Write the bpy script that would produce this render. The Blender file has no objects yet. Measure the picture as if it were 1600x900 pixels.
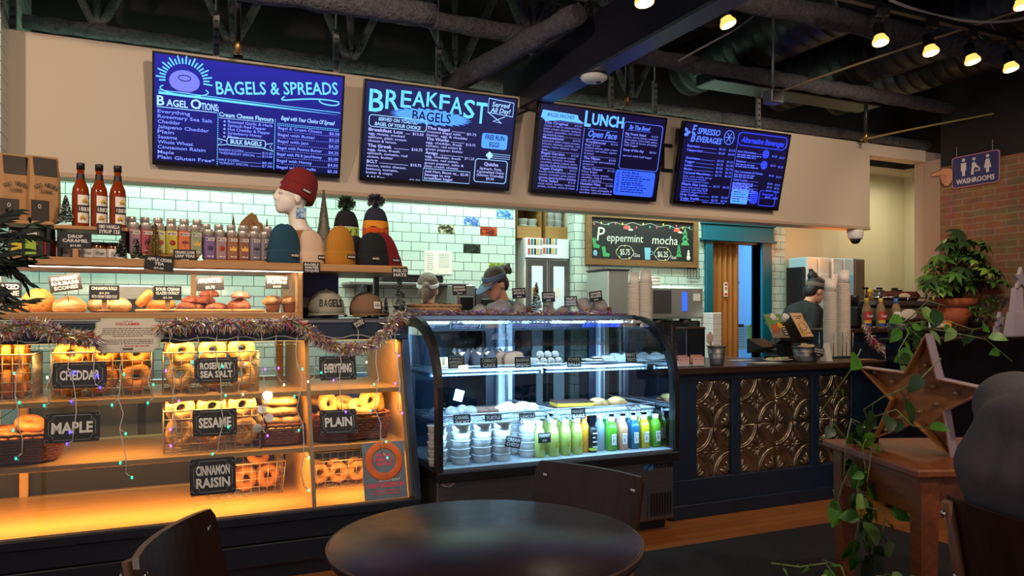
import bpy, math, random
from math import sin, cos, pi, radians as R
from mathutils import Matrix, Vector as V

S = bpy.context.scene
COL = S.collection
rnd = random.Random(7)

# ------------------------------------------------------------------ camera
CAMZ, YAW, F = 1.32, R(25.1), 1200.0
cam = bpy.data.objects.new('camera', bpy.data.cameras.new('camera'))
COL.objects.link(cam)
cam.location = (0, 0, CAMZ)
cam.rotation_euler = (R(90), 0, -YAW)
cam.data.sensor_width = 36
cam.data.lens = F / 1600 * 36
cam.data.shift_y = 0.025
cam.data.clip_start = 0.05
S.camera = cam

def at(px, py, Y=None, X=None, Z=None, D=None):
    """the point of the room seen at a pixel of the 1600x900 photograph, on the plane given"""
    t, s = (px - 800) / F, (490 - py) / F
    d = V((sin(YAW) + t * cos(YAW), cos(YAW) - t * sin(YAW), s))
    k = D if D is not None else Y / d.y if Y is not None else X / d.x if X is not None else (Z - CAMZ) / d.z
    return V((d.x * k, d.y * k, CAMZ + d.z * k))

# ------------------------------------------------------------------ view, world, lights
S.view_settings.view_transform = 'Standard'
S.view_settings.look = 'None'
S.view_settings.gamma = 1
S.view_settings.use_curve_mapping = False
S.view_settings.exposure = 0.75
cy = S.cycles
cy.max_bounces = 6; cy.diffuse_bounces = 3; cy.glossy_bounces = 3; cy.transmission_bounces = 4
cy.transparent_max_bounces = 16
cy.caustics_reflective = False; cy.caustics_refractive = False
cy.sample_clamp_indirect = 3.0
cy.use_denoising = True

def lin(c):
    c = c / 255.0
    return c / 12.92 if c <= 0.04045 else ((c + 0.055) / 1.055) ** 2.4
def rgb(c): return tuple(lin(x) for x in c) + (1.0,)

world = bpy.data.worlds.new('world'); S.world = world
world.use_nodes = True
world.node_tree.nodes['Background'].inputs[0].default_value = rgb((200, 198, 215))
world.node_tree.nodes['Background'].inputs[1].default_value = 0.3

def lamp(kind, loc, power, color=(255, 255, 255), aim=None, size=0.1, size_y=None, spot=100, blend=0.6):
    d = bpy.data.lights.new('lamp', kind)
    o = bpy.data.objects.new('lamp', d); COL.objects.link(o)
    o.location = loc; d.energy = power; d.color = rgb(color)[:3]
    if kind == 'AREA':
        d.size = size
        if size_y: d.shape = 'RECTANGLE'; d.size_y = size_y
    else:
        d.shadow_soft_size = size
    if kind == 'SPOT': d.spot_size = R(spot); d.spot_blend = blend
    if aim is not None:
        o.rotation_euler = (V(aim) - V(loc)).to_track_quat('-Z', 'Y').to_euler()
    return o

WARM = (255, 226, 196)
# the dining room's track lamps over and behind the viewer
for x, y, p, a in [(-1.6, 2.6, 75, (-.6, 5, 2.2)), (0.6, 2.4, 62, (1.0, 5, 2.3)), (2.6, 2.3, 50, (3.2, 5, 2.2)), (4.9, 3.4, 34, (5.3, 5, 2.0)),
                   (-2.2, 0.2, 22, (-1, 2, 0)), (1.2, -0.6, 40, (1.4, 2.2, 0)), (3.0, 0.6, 48, (3.1, 3.2, .3))]:
    lamp('SPOT', (x, y, 3.0), p, WARM, a, .05, spot=110)
# kitchen fluorescents above the tiled wall, behind the sign fascia
for x in (0.3, 2.4, 4.4):
    lamp('AREA', (x, 5.46, 2.86), 21, (222, 255, 238), (x, 5.75, 1.2), 1.5, .2)
lamp('SPOT', (5.2, 3.05, 3.0), 34, WARM, (6.8, 4.55, 1.7), .05, spot=80)  # added spot with no fixture, brightens the brick wall and plant
# LED tape inside the bagel case (warm), under each shelf edge
for (x0, x1) in ((-1.5, 0.72), (0.78, 1.24)):
    w = x1 - x0
    for z, p, y in ((1.168, 2.9, 4.165), (0.878, 2.8, 4.115), (0.598, 5.6, 4.06)):
        lamp('AREA', ((x0 + x1) / 2, y, z), p * w, (255, 188, 100), ((x0 + x1) / 2, y + .20, z - .36), w * .97, .035)
# LED tape of the doughnut cabinet
lamp('AREA', (-.45, 4.2, 1.535), 9, (255, 222, 180), (-.45, 4.4, 1.3), 2.2, .015)
# cold LED tape of the curved chiller; the lowest lamp is added fill
for z, y, p in ((1.235, 4.07, 14), (0.965, 3.96, 8), (0.70, 3.90, 2.6), (.66, 3.86, 1.8)):
    lamp('AREA', (2.12, y, z), p, (170, 215, 255), (2.12, y + .22, z - .25), 1.42, .03)
# office behind the sliding door, and the alcove by the cold drinks
lamp('POINT', (5.15, 6.7, 2.45), 30, (170, 215, 255), None, .15)
lamp('POINT', (6.02, 5.5, 1.95), 4.5, (255, 140, 55), None, .2)
lamp('AREA', (7.1, 5.35, 2.75), 6, (245, 248, 215), (7.1, 5.6, 0), .4, .4)

# ------------------------------------------------------------------ materials
MATS = {}
def mat(name, c, rough=.5, metal=0.0, emit=None, es=0.0, noise=None, bump=None, coat=0.0, spec=.5, sss=0):
    """noise = (scale, amount, second colour); bump = (scale, strength)"""
    if name in MATS: return MATS[name]
    m = bpy.data.materials.new(name); m.use_nodes = True
    nt = m.node_tree; b = nt.nodes['Principled BSDF']
    b.inputs['Base Color'].default_value = rgb(c)
    b.inputs['Roughness'].default_value = rough
    b.inputs['Metallic'].default_value = metal
    b.inputs['Specular IOR Level'].default_value = spec
    b.inputs['Coat Weight'].default_value = coat
    b.inputs['Coat Roughness'].default_value = .08
    if emit:
        b.inputs['Emission Color'].default_value = rgb(emit); b.inputs['Emission Strength'].default_value = es
    if noise or bump:
        tc = nt.nodes.new('ShaderNodeTexCoord')
    if noise:
        n = nt.nodes.new('ShaderNodeTexNoise'); n.inputs['Scale'].default_value = noise[0]; n.inputs['Detail'].default_value = 4
        sc = noise[3] if len(noise) > 3 else (1, 1, 1)
        mp = nt.nodes.new('ShaderNodeMapping'); mp.inputs['Scale'].default_value = sc
        nt.links.new(tc.outputs['Object'], mp.inputs[0]); nt.links.new(mp.outputs[0], n.inputs['Vector'])
        r = nt.nodes.new('ShaderNodeValToRGB')
        r.color_ramp.elements[0].position = .5 - noise[1]; r.color_ramp.elements[1].position = .5 + noise[1]
        r.color_ramp.elements[0].color = rgb(c); r.color_ramp.elements[1].color = rgb(noise[2])
        nt.links.new(n.outputs['Fac'], r.inputs[0]); nt.links.new(r.outputs[0], b.inputs['Base Color'])
    if bump:
        n = nt.nodes.new('ShaderNodeTexNoise'); n.inputs['Scale'].default_value = bump[0]; n.inputs['Detail'].default_value = 5
        nt.links.new(tc.outputs['Object'], n.inputs['Vector'])
        u = nt.nodes.new('ShaderNodeBump'); u.inputs['Strength'].default_value = bump[1]; u.inputs['Distance'].default_value = .02
        nt.links.new(n.outputs['Fac'], u.inputs['Height']); nt.links.new(u.outputs[0], b.inputs['Normal'])
    MATS[name] = m
    return m

def mat_brick(name, axes, w, h, mortar, c1, c2, cm, rough, bumps, off=.5, msmooth=.1, noise=0):
    m = bpy.data.materials.new(name); m.use_nodes = True
    nt = m.node_tree; b = nt.nodes['Principled BSDF']; b.inputs['Roughness'].default_value = rough
    tc = nt.nodes.new('ShaderNodeTexCoord'); sp = nt.nodes.new('ShaderNodeSeparateXYZ'); cb = nt.nodes.new('ShaderNodeCombineXYZ')
    nt.links.new(tc.outputs['Object'], sp.inputs[0])
    nt.links.new(sp.outputs[axes[0]], cb.inputs[0]); nt.links.new(sp.outputs[axes[1]], cb.inputs[1])
    t = nt.nodes.new('ShaderNodeTexBrick'); t.offset = off
    t.inputs['Scale'].default_value = 1; t.inputs['Brick Width'].default_value = w; t.inputs['Row Height'].default_value = h
    t.inputs['Mortar Size'].default_value = mortar; t.inputs['Mortar Smooth'].default_value = msmooth; t.inputs['Bias'].default_value = 0
    t.inputs['Color1'].default_value = rgb(c1); t.inputs['Color2'].default_value = rgb(c2); t.inputs['Mortar'].default_value = rgb(cm)
    src = cb.outputs[0]
    if noise:
        n0 = nt.nodes.new('ShaderNodeTexNoise'); n0.inputs['Scale'].default_value = 9
        a = nt.nodes.new('ShaderNodeVectorMath'); a.operation = 'MULTIPLY_ADD'; a.inputs[1].default_value = (.02, .02, 0)
        nt.links.new(tc.outputs['Object'], n0.inputs['Vector']); nt.links.new(n0.outputs['Color'], a.inputs[0]); nt.links.new(src, a.inputs[2])
        src = a.outputs[0]
    nt.links.new(src, t.inputs['Vector'])
    out = t.outputs['Color']
    if noise:
        n = nt.nodes.new('ShaderNodeTexNoise'); n.inputs['Scale'].default_value = 7; n.inputs['Detail'].default_value = 6
        nt.links.new(tc.outputs['Object'], n.inputs['Vector'])
        mx = nt.nodes.new('ShaderNodeMix'); mx.data_type = 'RGBA'; mx.blend_type = 'MULTIPLY'; mx.inputs[0].default_value = noise
        nt.links.new(out, mx.inputs[6]); nt.links.new(n.outputs['Color'], mx.inputs[7]); out = mx.outputs[2]
    nt.links.new(out, b.inputs['Base Color'])
    u = nt.nodes.new('ShaderNodeBump'); u.invert = True; u.inputs['Strength'].default_value = bumps; u.inputs['Distance'].default_value = .004
    nt.links.new(t.outputs['Fac'], u.inputs['Height']); nt.links.new(u.outputs[0], b.inputs['Normal'])
    return m

def mat_glass(name, tint=(245, 250, 250), gloss=.16, rough=.01):
    m = bpy.data.materials.new(name); m.use_nodes = True
    nt = m.node_tree; nt.nodes.remove(nt.nodes['Principled BSDF'])
    out = nt.nodes['Material Output']
    tr = nt.nodes.new('ShaderNodeBsdfTransparent'); tr.inputs[0].default_value = rgb(tint)
    g = nt.nodes.new('ShaderNodeBsdfGlossy'); g.inputs['Roughness'].default_value = rough
    fr = nt.nodes.new('ShaderNodeFresnel'); fr.inputs[0].default_value = 1.45
    mu = nt.nodes.new('ShaderNodeMath'); mu.operation = 'MULTIPLY'; mu.inputs[1].default_value = gloss * 6; mu.use_clamp = True
    mx = nt.nodes.new('ShaderNodeMixShader')
    nt.links.new(fr.outputs[0], mu.inputs[0]); nt.links.new(mu.outputs[0], mx.inputs[0])
    nt.links.new(tr.outputs[0], mx.inputs[1]); nt.links.new(g.outputs[0], mx.inputs[2]); nt.links.new(mx.outputs[0], out.inputs[0])
    return m

def mat_liquid(name, c, dens=.35):
    """coloured clear liquid or plastic: part transparent, part coloured gloss"""
    m = bpy.data.materials.new(name); m.use_nodes = True
    nt = m.node_tree; b = nt.nodes['Principled BSDF']
    b.inputs['Base Color'].default_value = rgb(c); b.inputs['Roughness'].default_value = .12
    tr = nt.nodes.new('ShaderNodeBsdfTransparent'); tr.inputs[0].default_value = rgb(c)
    mx = nt.nodes.new('ShaderNodeMixShader'); mx.inputs[0].default_value = 1 - dens
    nt.links.new(tr.outputs[0], mx.inputs[1]); nt.links.new(b.outputs[0], mx.inputs[2])
    nt.links.new(mx.outputs[0], nt.nodes['Material Output'].inputs[0])
    return m

def emis(name, c, s=1.0):
    if name in MATS: return MATS[name]
    m = bpy.data.materials.new(name); m.use_nodes = True
    b = m.node_tree.nodes['Principled BSDF']
    b.inputs['Base Color'].default_value = (0.004, 0.004, 0.004, 1); b.inputs['Roughness'].default_value = .25
    b.inputs['Emission Color'].default_value = rgb(c); b.inputs['Emission Strength'].default_value = s
    MATS[name] = m
    return m

BLACK = mat('black_paint', (16, 16, 18), .45)
CHALK = mat('chalkboard_black', (20, 20, 24), .6)
CHALKW = mat('chalk_white', (215, 212, 205), .8)
WHITE = mat('white_paint', (225, 224, 220), .5)
NAVY = mat('navy_paint', (24, 42, 62), .42, noise=(3, .3, (20, 36, 54)))
NAVYD = mat('dark_navy_paint', (18, 25, 38), .45)
MAPLE = mat('maple_board', (214, 170, 112), .38, noise=(5, .3, (196, 150, 92), (.6, 6, 6)))
OAK = mat('oak_board', (188, 142, 92), .45, noise=(6, .3, (160, 114, 68), (.5, 8, 8)))
STEEL = mat('brushed_steel', (150, 148, 146), .32, .9, noise=(8, .3, (118, 116, 116), (1, 1, 30)))
STEELD = mat('dull_steel', (105, 105, 106), .4, .8)
CHROME = mat('chrome', (205, 205, 205), .15, 1)
CARDW = mat('white_card', (228, 224, 216), .7)
WIRE = mat('wire_steel', (200, 190, 175), .35, .7)
GLASS = mat_glass('window_glass')
CORD = mat('white_cord', (196, 190, 180), .6)
PAPERB = mat('kraft_paper', (176, 134, 88), .75, noise=(8, .3, (158, 116, 72)), bump=(14, .25))
PLASTW = mat('clear_plastic_white', (222, 222, 216), .3)
FROST = mat_liquid('frosted_plastic', (216, 218, 214), .3)
CLEAR = mat_liquid('clear_plastic', (225, 228, 228), .72)

# ------------------------------------------------------------------ mesh builder
class MB:
    def __init__(s): s.v = []; s.f = []; s.mi = []; s.sm = []; s.cur = 0
    def add(s, vs, fs, M=None, smooth=False):
        k = len(s.v)
        s.v.extend([tuple(M @ V(v)) for v in vs] if M is not None else [tuple(v) for v in vs])
        s.f.extend([tuple(i + k for i in f) for f in fs]); s.mi.extend([s.cur] * len(fs)); s.sm.extend([smooth] * len(fs))
        return s
    def box(s, lo, hi, M=None):
        a, b = lo, hi
        vs = [(x, y, z) for x in (a[0], b[0]) for y in (a[1], b[1]) for z in (a[2], b[2])]
        return s.add(vs, [(0, 1, 3, 2), (4, 6, 7, 5), (0, 4, 5, 1), (2, 3, 7, 6), (0, 2, 6, 4), (1, 5, 7, 3)], M)
    def rbox(s, lo, hi, b=.004, M=None):
        """box with chamfered edges"""
        c = [(l + h) / 2 for l, h in zip(lo, hi)]; h = [abs(q - l) / 2 for l, q in zip(lo, hi)]
        b = min(b, min(h) * .9)
        vs = []; idx = {}
        for sx in (-1, 1):
            for sy in (-1, 1):
                for sz in (-1, 1):
                    sg = (sx, sy, sz)
                    for ax in range(3):
                        p = [c[i] + sg[i] * (h[i] - (0 if i == ax else b)) for i in range(3)]
                        idx[sg, ax] = len(vs); vs.append(p)
        fs = []
        for ax in range(3):
            o = [i for i in range(3) if i != ax]
            for q in (-1, 1):
                cyc = []
                for (u, w) in ((-1, -1), (1, -1), (1, 1), (-1, 1)):
                    g = [0, 0, 0]; g[ax] = q; g[o[0]] = u; g[o[1]] = w; cyc.append(idx[tuple(g), ax])
                fs.append(cyc)
            for u in (-1, 1):
                for w in (-1, 1):
                    g0 = [0] * 3; g1 = [0] * 3; g0[ax] = -1; g1[ax] = 1
                    g0[o[0]] = g1[o[0]] = u; g0[o[1]] = g1[o[1]] = w
                    fs.append((idx[tuple(g0), o[0]], idx[tuple(g1), o[0]], idx[tuple(g1), o[1]], idx[tuple(g0), o[1]]))
        for sx in (-1, 1):
            for sy in (-1, 1):
                for sz in (-1, 1): fs.append([idx[(sx, sy, sz), a] for a in range(3)])
        return s.add(vs, fs, M)
    def loft(s, rings, caps=True, closed=False, smooth=True, M=None):
        n = len(rings[0]); vs = [p for r in rings for p in r]; fs = []
        m = len(rings)
        for i in range(m if closed else m - 1):
            a, b = i * n, ((i + 1) % m) * n
            for j in range(n): fs.append((a + j, a + (j + 1) % n, b + (j + 1) % n, b + j))
        s.add(vs, fs, M, smooth)
        if caps and not closed:
            k = len(s.v) - len(vs)
            s.f.append(tuple(k + j for j in reversed(range(n)))); s.f.append(tuple(k + (m - 1) * n + j for j in range(n)))
            s.mi += [s.cur] * 2; s.sm += [False] * 2
        return s
    def lathe(s, prof, n=20, M=None, smooth=True, caps=True):
        return s.loft([[(r * cos(2 * pi * j / n), r * sin(2 * pi * j / n), z) for j in range(n)] for r, z in prof], caps, False, smooth, M)
    def tube(s, pts, r, n=6, closed=False, caps=True, flat=1.0, up=None):
        pts = [V(p) for p in pts]; m = len(pts)
        rs = r if isinstance(r, (list, tuple)) else [r] * m
        rings = []; prev = None
        for i, p in enumerate(pts):
            if closed: d = pts[(i + 1) % m] - pts[i - 1]
            else: d = pts[min(i + 1, m - 1)] - pts[max(i - 1, 0)]
            if d.length < 1e-9: d = V((0, 0, 1))
            d.normalize()
            if prev is None:
                u = V(up) if up else (V((0, 0, 1)) if abs(d.z) < .9 else V((1, 0, 0)))
            else: u = prev
            u = u - d * u.dot(d)
            if u.length < 1e-6: u = d.orthogonal()
            u.normalize(); prev = u; w = d.cross(u)
            rings.append([p + u * (rs[i] * cos(2 * pi * j / n)) + w * (rs[i] * flat * sin(2 * pi * j / n)) for j in range(n)])
        return s.loft(rings, caps, closed)
    def cyl(s, p0, p1, r0, r1=None, n=14): return s.tube([p0, p1], [r0, r0 if r1 is None else r1], n)
    def prism(s, poly, z0, z1, M=None, smooth=False):
        """polygon (x, y) extruded from z0 to z1"""
        n = len(poly); vs = [(x, y, z0) for x, y in poly] + [(x, y, z1) for x, y in poly]
        fs = [tuple(reversed(range(n))), tuple(range(n, 2 * n))] + [(j, (j + 1) % n, n + (j + 1) % n, n + j) for j in range(n)]
        return s.add(vs, fs, M, smooth)
    def ell(s, c, r, n=14, m=9, M=None, jit=0, rn=None):
        r = (r, r, r) if not isinstance(r, (list, tuple)) else r
        rings = []
        for i in range(m + 1):
            a = pi * i / m; q = max(sin(a), .02)
            rings.append([(c[0] + r[0] * q * cos(2 * pi * j / n) * (1 + (rn.uniform(-jit, jit) if jit else 0)),
                           c[1] + r[1] * q * sin(2 * pi * j / n) * (1 + (rn.uniform(-jit, jit) if jit else 0)),
                           c[2] - r[2] * cos(a)) for j in range(n)])
        return s.loft(rings, True, False, True, M)
    def torus(s, Rr, r, n=24, m=10, M=None, h=1.0, jit=0, rn=None, arc=None):
        rings = []
        cnt = n if arc is None else n + 1
        for i in range(cnt):
            a = 2 * pi * i / n if arc is None else arc[0] + (arc[1] - arc[0]) * i / n
            k = 1 + (rn.uniform(-jit, jit) if jit else 0)
            rings.append([((Rr + r * k * cos(2 * pi * j / m)) * cos(a), (Rr + r * k * cos(2 * pi * j / m)) * sin(a), r * k * h * sin(2 * pi * j / m)) for j in range(m)])
        return s.loft(rings, arc is not None, arc is None, True, M)
    def quad(s, a, b, c, d, M=None): return s.add([a, b, c, d], [(0, 1, 2, 3)], M)
    def use(s, i): s.cur = i; return s
    def build(s, name, mats, parent=None, world=False):
        me = bpy.data.meshes.new(name); me.from_pydata(s.v, [], s.f)
        ms = mats if isinstance(mats, (list, tuple)) else [mats]
        for m in ms: me.materials.append(m)
        if len(ms) > 1: me.polygons.foreach_set('material_index', s.mi)
        me.polygons.foreach_set('use_smooth', s.sm)
        me.update()
        o = bpy.data.objects.new(name, me); COL.objects.link(o)
        if parent is not None: adopt(o, parent, world)
        return o

KIDS = {}
def adopt(o, parent, world=False):
    o.parent = parent; KIDS.setdefault(parent.name, []).append(o)
    if world: o.matrix_parent_inverse = MW(parent).inverted()
def MW(o):
    return MW(o.parent) @ o.matrix_parent_inverse @ o.matrix_basis if o.parent else o.matrix_basis.copy()

def tag(o, label, cat, group=None):
    o['label'] = label; o['category'] = cat
    if group: o['group'] = group
    return o
def thing(name, label, cat, loc=(0, 0, 0), rz=0, group=None, rot=None):
    o = bpy.data.objects.new(name, None); COL.objects.link(o)
    o.empty_display_size = .05
    o.location = loc; o.rotation_euler = rot if rot else (0, 0, rz)
    return tag(o, label, cat, group)
def struct(name, mb, m):
    o = mb.build(name, m); o['kind'] = 'structure'; return o
def dup(root, loc, rz=0, label=None, group=None, rot=None, scale=None):
    """copy a thing, its parts and their sub-parts"""
    c = root.copy(); COL.objects.link(c)
    c.location = loc; c.rotation_euler = rot if rot else (0, 0, rz)
    if scale: c.scale = (scale,) * 3 if not isinstance(scale, (tuple, list)) else scale
    if label: c['label'] = label
    if group: c['group'] = group
    def kids(a, b):
        for ch in KIDS.get(a.name, []):
            k = ch.copy(); COL.objects.link(k); k.parent = b; KIDS.setdefault(b.name, []).append(k)
            kids(ch, k)
    kids(root, c)
    return c
def T(x, y=0, z=0): return Matrix.Translation((x, y, z) if not isinstance(x, (tuple, list, V)) else x)
def RX(a): return Matrix.Rotation(a, 4, 'X')
def RY(a): return Matrix.Rotation(a, 4, 'Y')
def RZ(a): return Matrix.Rotation(a, 4, 'Z')
def SC(x, y, z): return Matrix.Diagonal((x, y, z, 1))

# lettering: built-in font turned into a mesh, cached
_tc = bpy.data.curves.new('lettering', 'FONT'); _to = bpy.data.objects.new('lettering', _tc)
_cache = {}
def glyphs(s, bold=0.0, ext=.02, shear=0.0, sp=1.0, small_caps=False):
    key = (s, bold, ext, shear, sp)
    if key not in _cache:
        _tc.body = s; _tc.size = 1; _tc.offset = bold; _tc.extrude = ext; _tc.shear = shear; _tc.resolution_u = 2; _tc.space_character = sp
        _to.data = _tc
        me = _to.to_mesh()
        vs = [tuple(v.co) for v in me.vertices]; fs = [tuple(p.vertices) for p in me.polygons]
        _to.to_mesh_clear()
        _cache[key] = (vs, fs)
    return _cache[key]
def put(mb, s, x, y, h, M, w=None, align='L', bold=0.0, shear=0.0, ext=.03, sp=1.0, rot=0):
    """write s with its baseline at (x, y) of M's XY plane, capital height h, squeezed to width w"""
    vs, fs = glyphs(s, bold, ext, shear, sp)
    if not vs: return
    x0 = min(v[0] for v in vs); x1 = max(v[0] for v in vs)
    k = h / .70; kx = k
    if w: kx = w / (x1 - x0)
    ww = (x1 - x0) * kx
    ox = {'L': 0, 'C': -ww / 2, 'R': -ww}[align]
    m = M @ T(x, y, 0) @ RZ(rot) @ T(ox, 0, 0) @ SC(kx, k, min(h, .05) * .5) @ T(-x0, 0, 0)
    mb.add(vs, fs, m)
def dashes(mb, x0, x1, y, h, M, rn, z=.001):
    """an unreadable line of small print, word by word"""
    x = x0
    while x < x1 - h * .5:
        w = min(h * rn.uniform(1.2, 3.8), x1 - x)
        mb.box((x, y, 0), (x + w, y + h * .62, z), M); x += w + h * .7
def bez(p0, p1, p2, p3, n=12):
    p0, p1, p2, p3 = V(p0), V(p1), V(p2), V(p3)
    return [p0 * (1 - t) ** 3 + p1 * 3 * t * (1 - t) ** 2 + p2 * 3 * t * t * (1 - t) + p3 * t ** 3 for t in [i / n for i in range(n + 1)]]

# ------------------------------------------------------------------ room shell
WY, FY = 6.0, 5.08          # tiled back wall; fascia plane
LX, RX_ = -0.73, 6.84       # pier at the case's end; brick wall
TILE = mat_brick('subway_tile', (0, 2), .1524, .0762, .0024, (196, 214, 206), (188, 208, 200), (58, 66, 66), .12, .35)
TILE2 = mat_brick('subway_tile_side', (1, 2), .1524, .0762, .0024, (196, 214, 206), (188, 208, 200), (58, 66, 66), .12, .35)
BRICK = mat_brick('old_brick', (1, 2), .205, .060, .006, (176, 116, 82), (150, 122, 96), (172, 150, 122), .85, .8, noise=.75)
BEIGE = mat('beige_paint', (206, 190, 170), .6)
CREAM = mat('alcove_paint', (200, 188, 158), .6)
DARKC = mat('ceiling_black', (24, 24, 28), .75)
FLOORW = mat_brick('plank_floor', (0, 1), 1.4, .085, .0015, (186, 118, 58), (164, 98, 44), (70, 40, 20), .28, .2, noise=.35)

struct('floor', MB().box((-3, -2.2, -.1), (9.5, 9, 0)), FLOORW)
mb = MB().box((-3, -2.2, 4.12), (9.5, 9, 4.2))
for i in range(26): mb.box((-3 + i * .5, -2.2, 4.06), (-2.82 + i * .5, 9, 4.12))
struct('ceiling', mb, DARKC)
# tiled wall with the doorway opening and a recess for the freezer
DX0, DX1, DZ = 4.975, 5.60, 2.045
NX0, NX1 = at(805, 400, WY).x, at(897, 400, WY).x
mb = MB().box((LX - .1, WY, 0), (NX0, WY + .12, 2.95)).box((NX1, WY, 0), (DX0, WY + .12, 2.95)).box((DX1, WY, 0), (5.93, WY + .12, 2.95))
mb.box((DX0, WY, DZ), (DX1, WY + .12, 2.95)).box((NX0, WY, 2.4), (NX1, WY + .12, 2.95))
struct('wall_back', mb, TILE)
mb = MB().box((NX0 - .12, WY + .12, 0), (NX0, WY + 1.0, 2.6)).box((NX1, WY + .12, 0), (NX1 + .12, WY + 1.0, 2.6)).box((NX0 - .12, WY + 1.0, 0), (NX1 + .12, WY + 1.1, 2.6)).box((NX0 - .12, WY + .12, 2.55), (NX1 + .12, WY + 1.1, 2.65))
struct('wall_recess', mb, BEIGE)
struct('wall_left', MB().box((LX - .35, 4.86, 0), (LX, WY, 4.06)), TILE2)
# painted alcove beside the tiles
mb = MB().box((5.93, WY, 0), (7.85, WY + .12, 2.95)).box((7.72, 5.2, 0), (7.85, WY, 2.95))
struct('wall_alcove', mb, CREAM)
struct('wall_alcove_upper', MB().box((5.93, WY, 2.95), (7.85, WY + .12, 4.06)).box((7.72, 5.2, 2.95), (7.85, WY, 4.06)), DARKC)
mb = MB().box((RX_, FY, 0), (RX_ + .9, FY + .12, 2.9))
struct('wall_return', mb, mat('taupe_paint', (160, 138, 122), .6))
mb = MB().box((RX_, -2.2, 0), (RX_ + .25, FY, 2.72)); struct('wall_right', mb, BRICK)
mb = MB().box((RX_ - .01, -2.2, 2.72), (RX_ + .25, FY - .17, 4.06)); struct('wall_right_upper', mb, DARKC)
mb = MB().box((LX - .35, WY + .12, 2.95), (7.85, WY + .2, 4.06)).box((LX - .35, WY, 2.95), (5.93, WY + .12, 4.06)); struct('wall_back_upper', mb, DARKC)
# office seen through the doorway
OFF = mat('office_paint', (170, 205, 228), .6)
mb = MB().box((4.5, 7.35, 0), (6.6, 7.45, 2.7)).box((4.4, WY + .12, 0), (4.5, 7.45, 2.7)).box((6.5, WY + .12, 0), (6.6, 7.45, 2.7)).box((4.4, WY + .12, 2.66), (6.6, 7.45, 2.74))
struct('wall_office', mb, OFF)
# fascia carrying the screens
fr = at(1359, 300, FY).x
mb = MB().box((LX, FY, 2.125), (fr, FY + .14, 2.91)).box((fr, FY, 2.80), (RX_, FY + .14, 2.91))
struct('wall_fascia', mb, BEIGE)
# boxed beam over the counter
mb = MB().rbox((2.44, -2.2, 2.82), (2.60, FY + .3, 3.16), .012)
struct('ceiling_beam', mb, mat('beam_paint', (34, 34, 44), .35))
# teal door frame
TEAL = mat('teal_paint', (0, 92, 112), .4)
mb = MB()
for x0, x1 in ((DX0 - .09, DX0), (DX1, DX1 + .13)): mb.rbox((x0, WY - .03, 0), (x1, WY + .14, DZ), .006)
mb.rbox((DX0 - .125, WY - .035, DZ), (DX1 + .15, WY + .14, DZ + .15), .006).rbox((DX0 - .15, WY - .055, DZ - .012), (DX1 + .175, WY, DZ + .012), .004).rbox((DX0 - .14, WY - .05, DZ + .15), (DX1 + .165, WY + .1, DZ + .172), .004)
struct('door_1', mb, TEAL)
# folding accordion door
t = thing('accordion_door', 'orange brown folding accordion door half drawn across the teal doorway', 'door', (DX0, WY + .06, 0))
mb = MB(); pts = []
n = 10
for i in range(n + 1): pts.append((.01 + i * .033, (.035 if i % 2 else -.035)))
poly = pts + [(x, y + .008) for x, y in reversed(pts)]
mb.prism(poly, .01, DZ - .03)
mb.build('folding_panel', mat('folding_door_vinyl', (176, 112, 56), .42), t)
MB().rbox((.336, -.035, .01), (.366, .045, DZ - .03), .005).build('lead_post', mat('folding_door_post', (150, 92, 44), .4), t)
MB().rbox((0, -.04, DZ - .03), (DX1 - DX0, .04, DZ), .004).build('track', STEELD, t)
mb = MB().use(0).box((.17, -.046, 1.49), (.215, -.036, 1.63)); mb.use(1).torus(.012, .004, 16, 6, T(.192, -.048, 1.57) @ RX(pi / 2)); mb.box((.175, -.048, 1.60), (.21, -.046, 1.62)).box((.175, -.048, 1.50), (.21, -.046, 1.525))
mb.build('sticker', [CARDW, mat('sticker_red', (190, 60, 50), .6)], t)
# painted pilaster strip
struct('trim_1', MB().box((RX_ - .012, FY - .16, 0), (RX_ + .0, FY, 2.80)), MATS['taupe_paint'])
struct('trim_2', MB().rbox((LX, FY - .012, 2.10), (fr, FY + .15, 2.128), .004), mat('fascia_edge', (188, 162, 138), .55))

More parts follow.
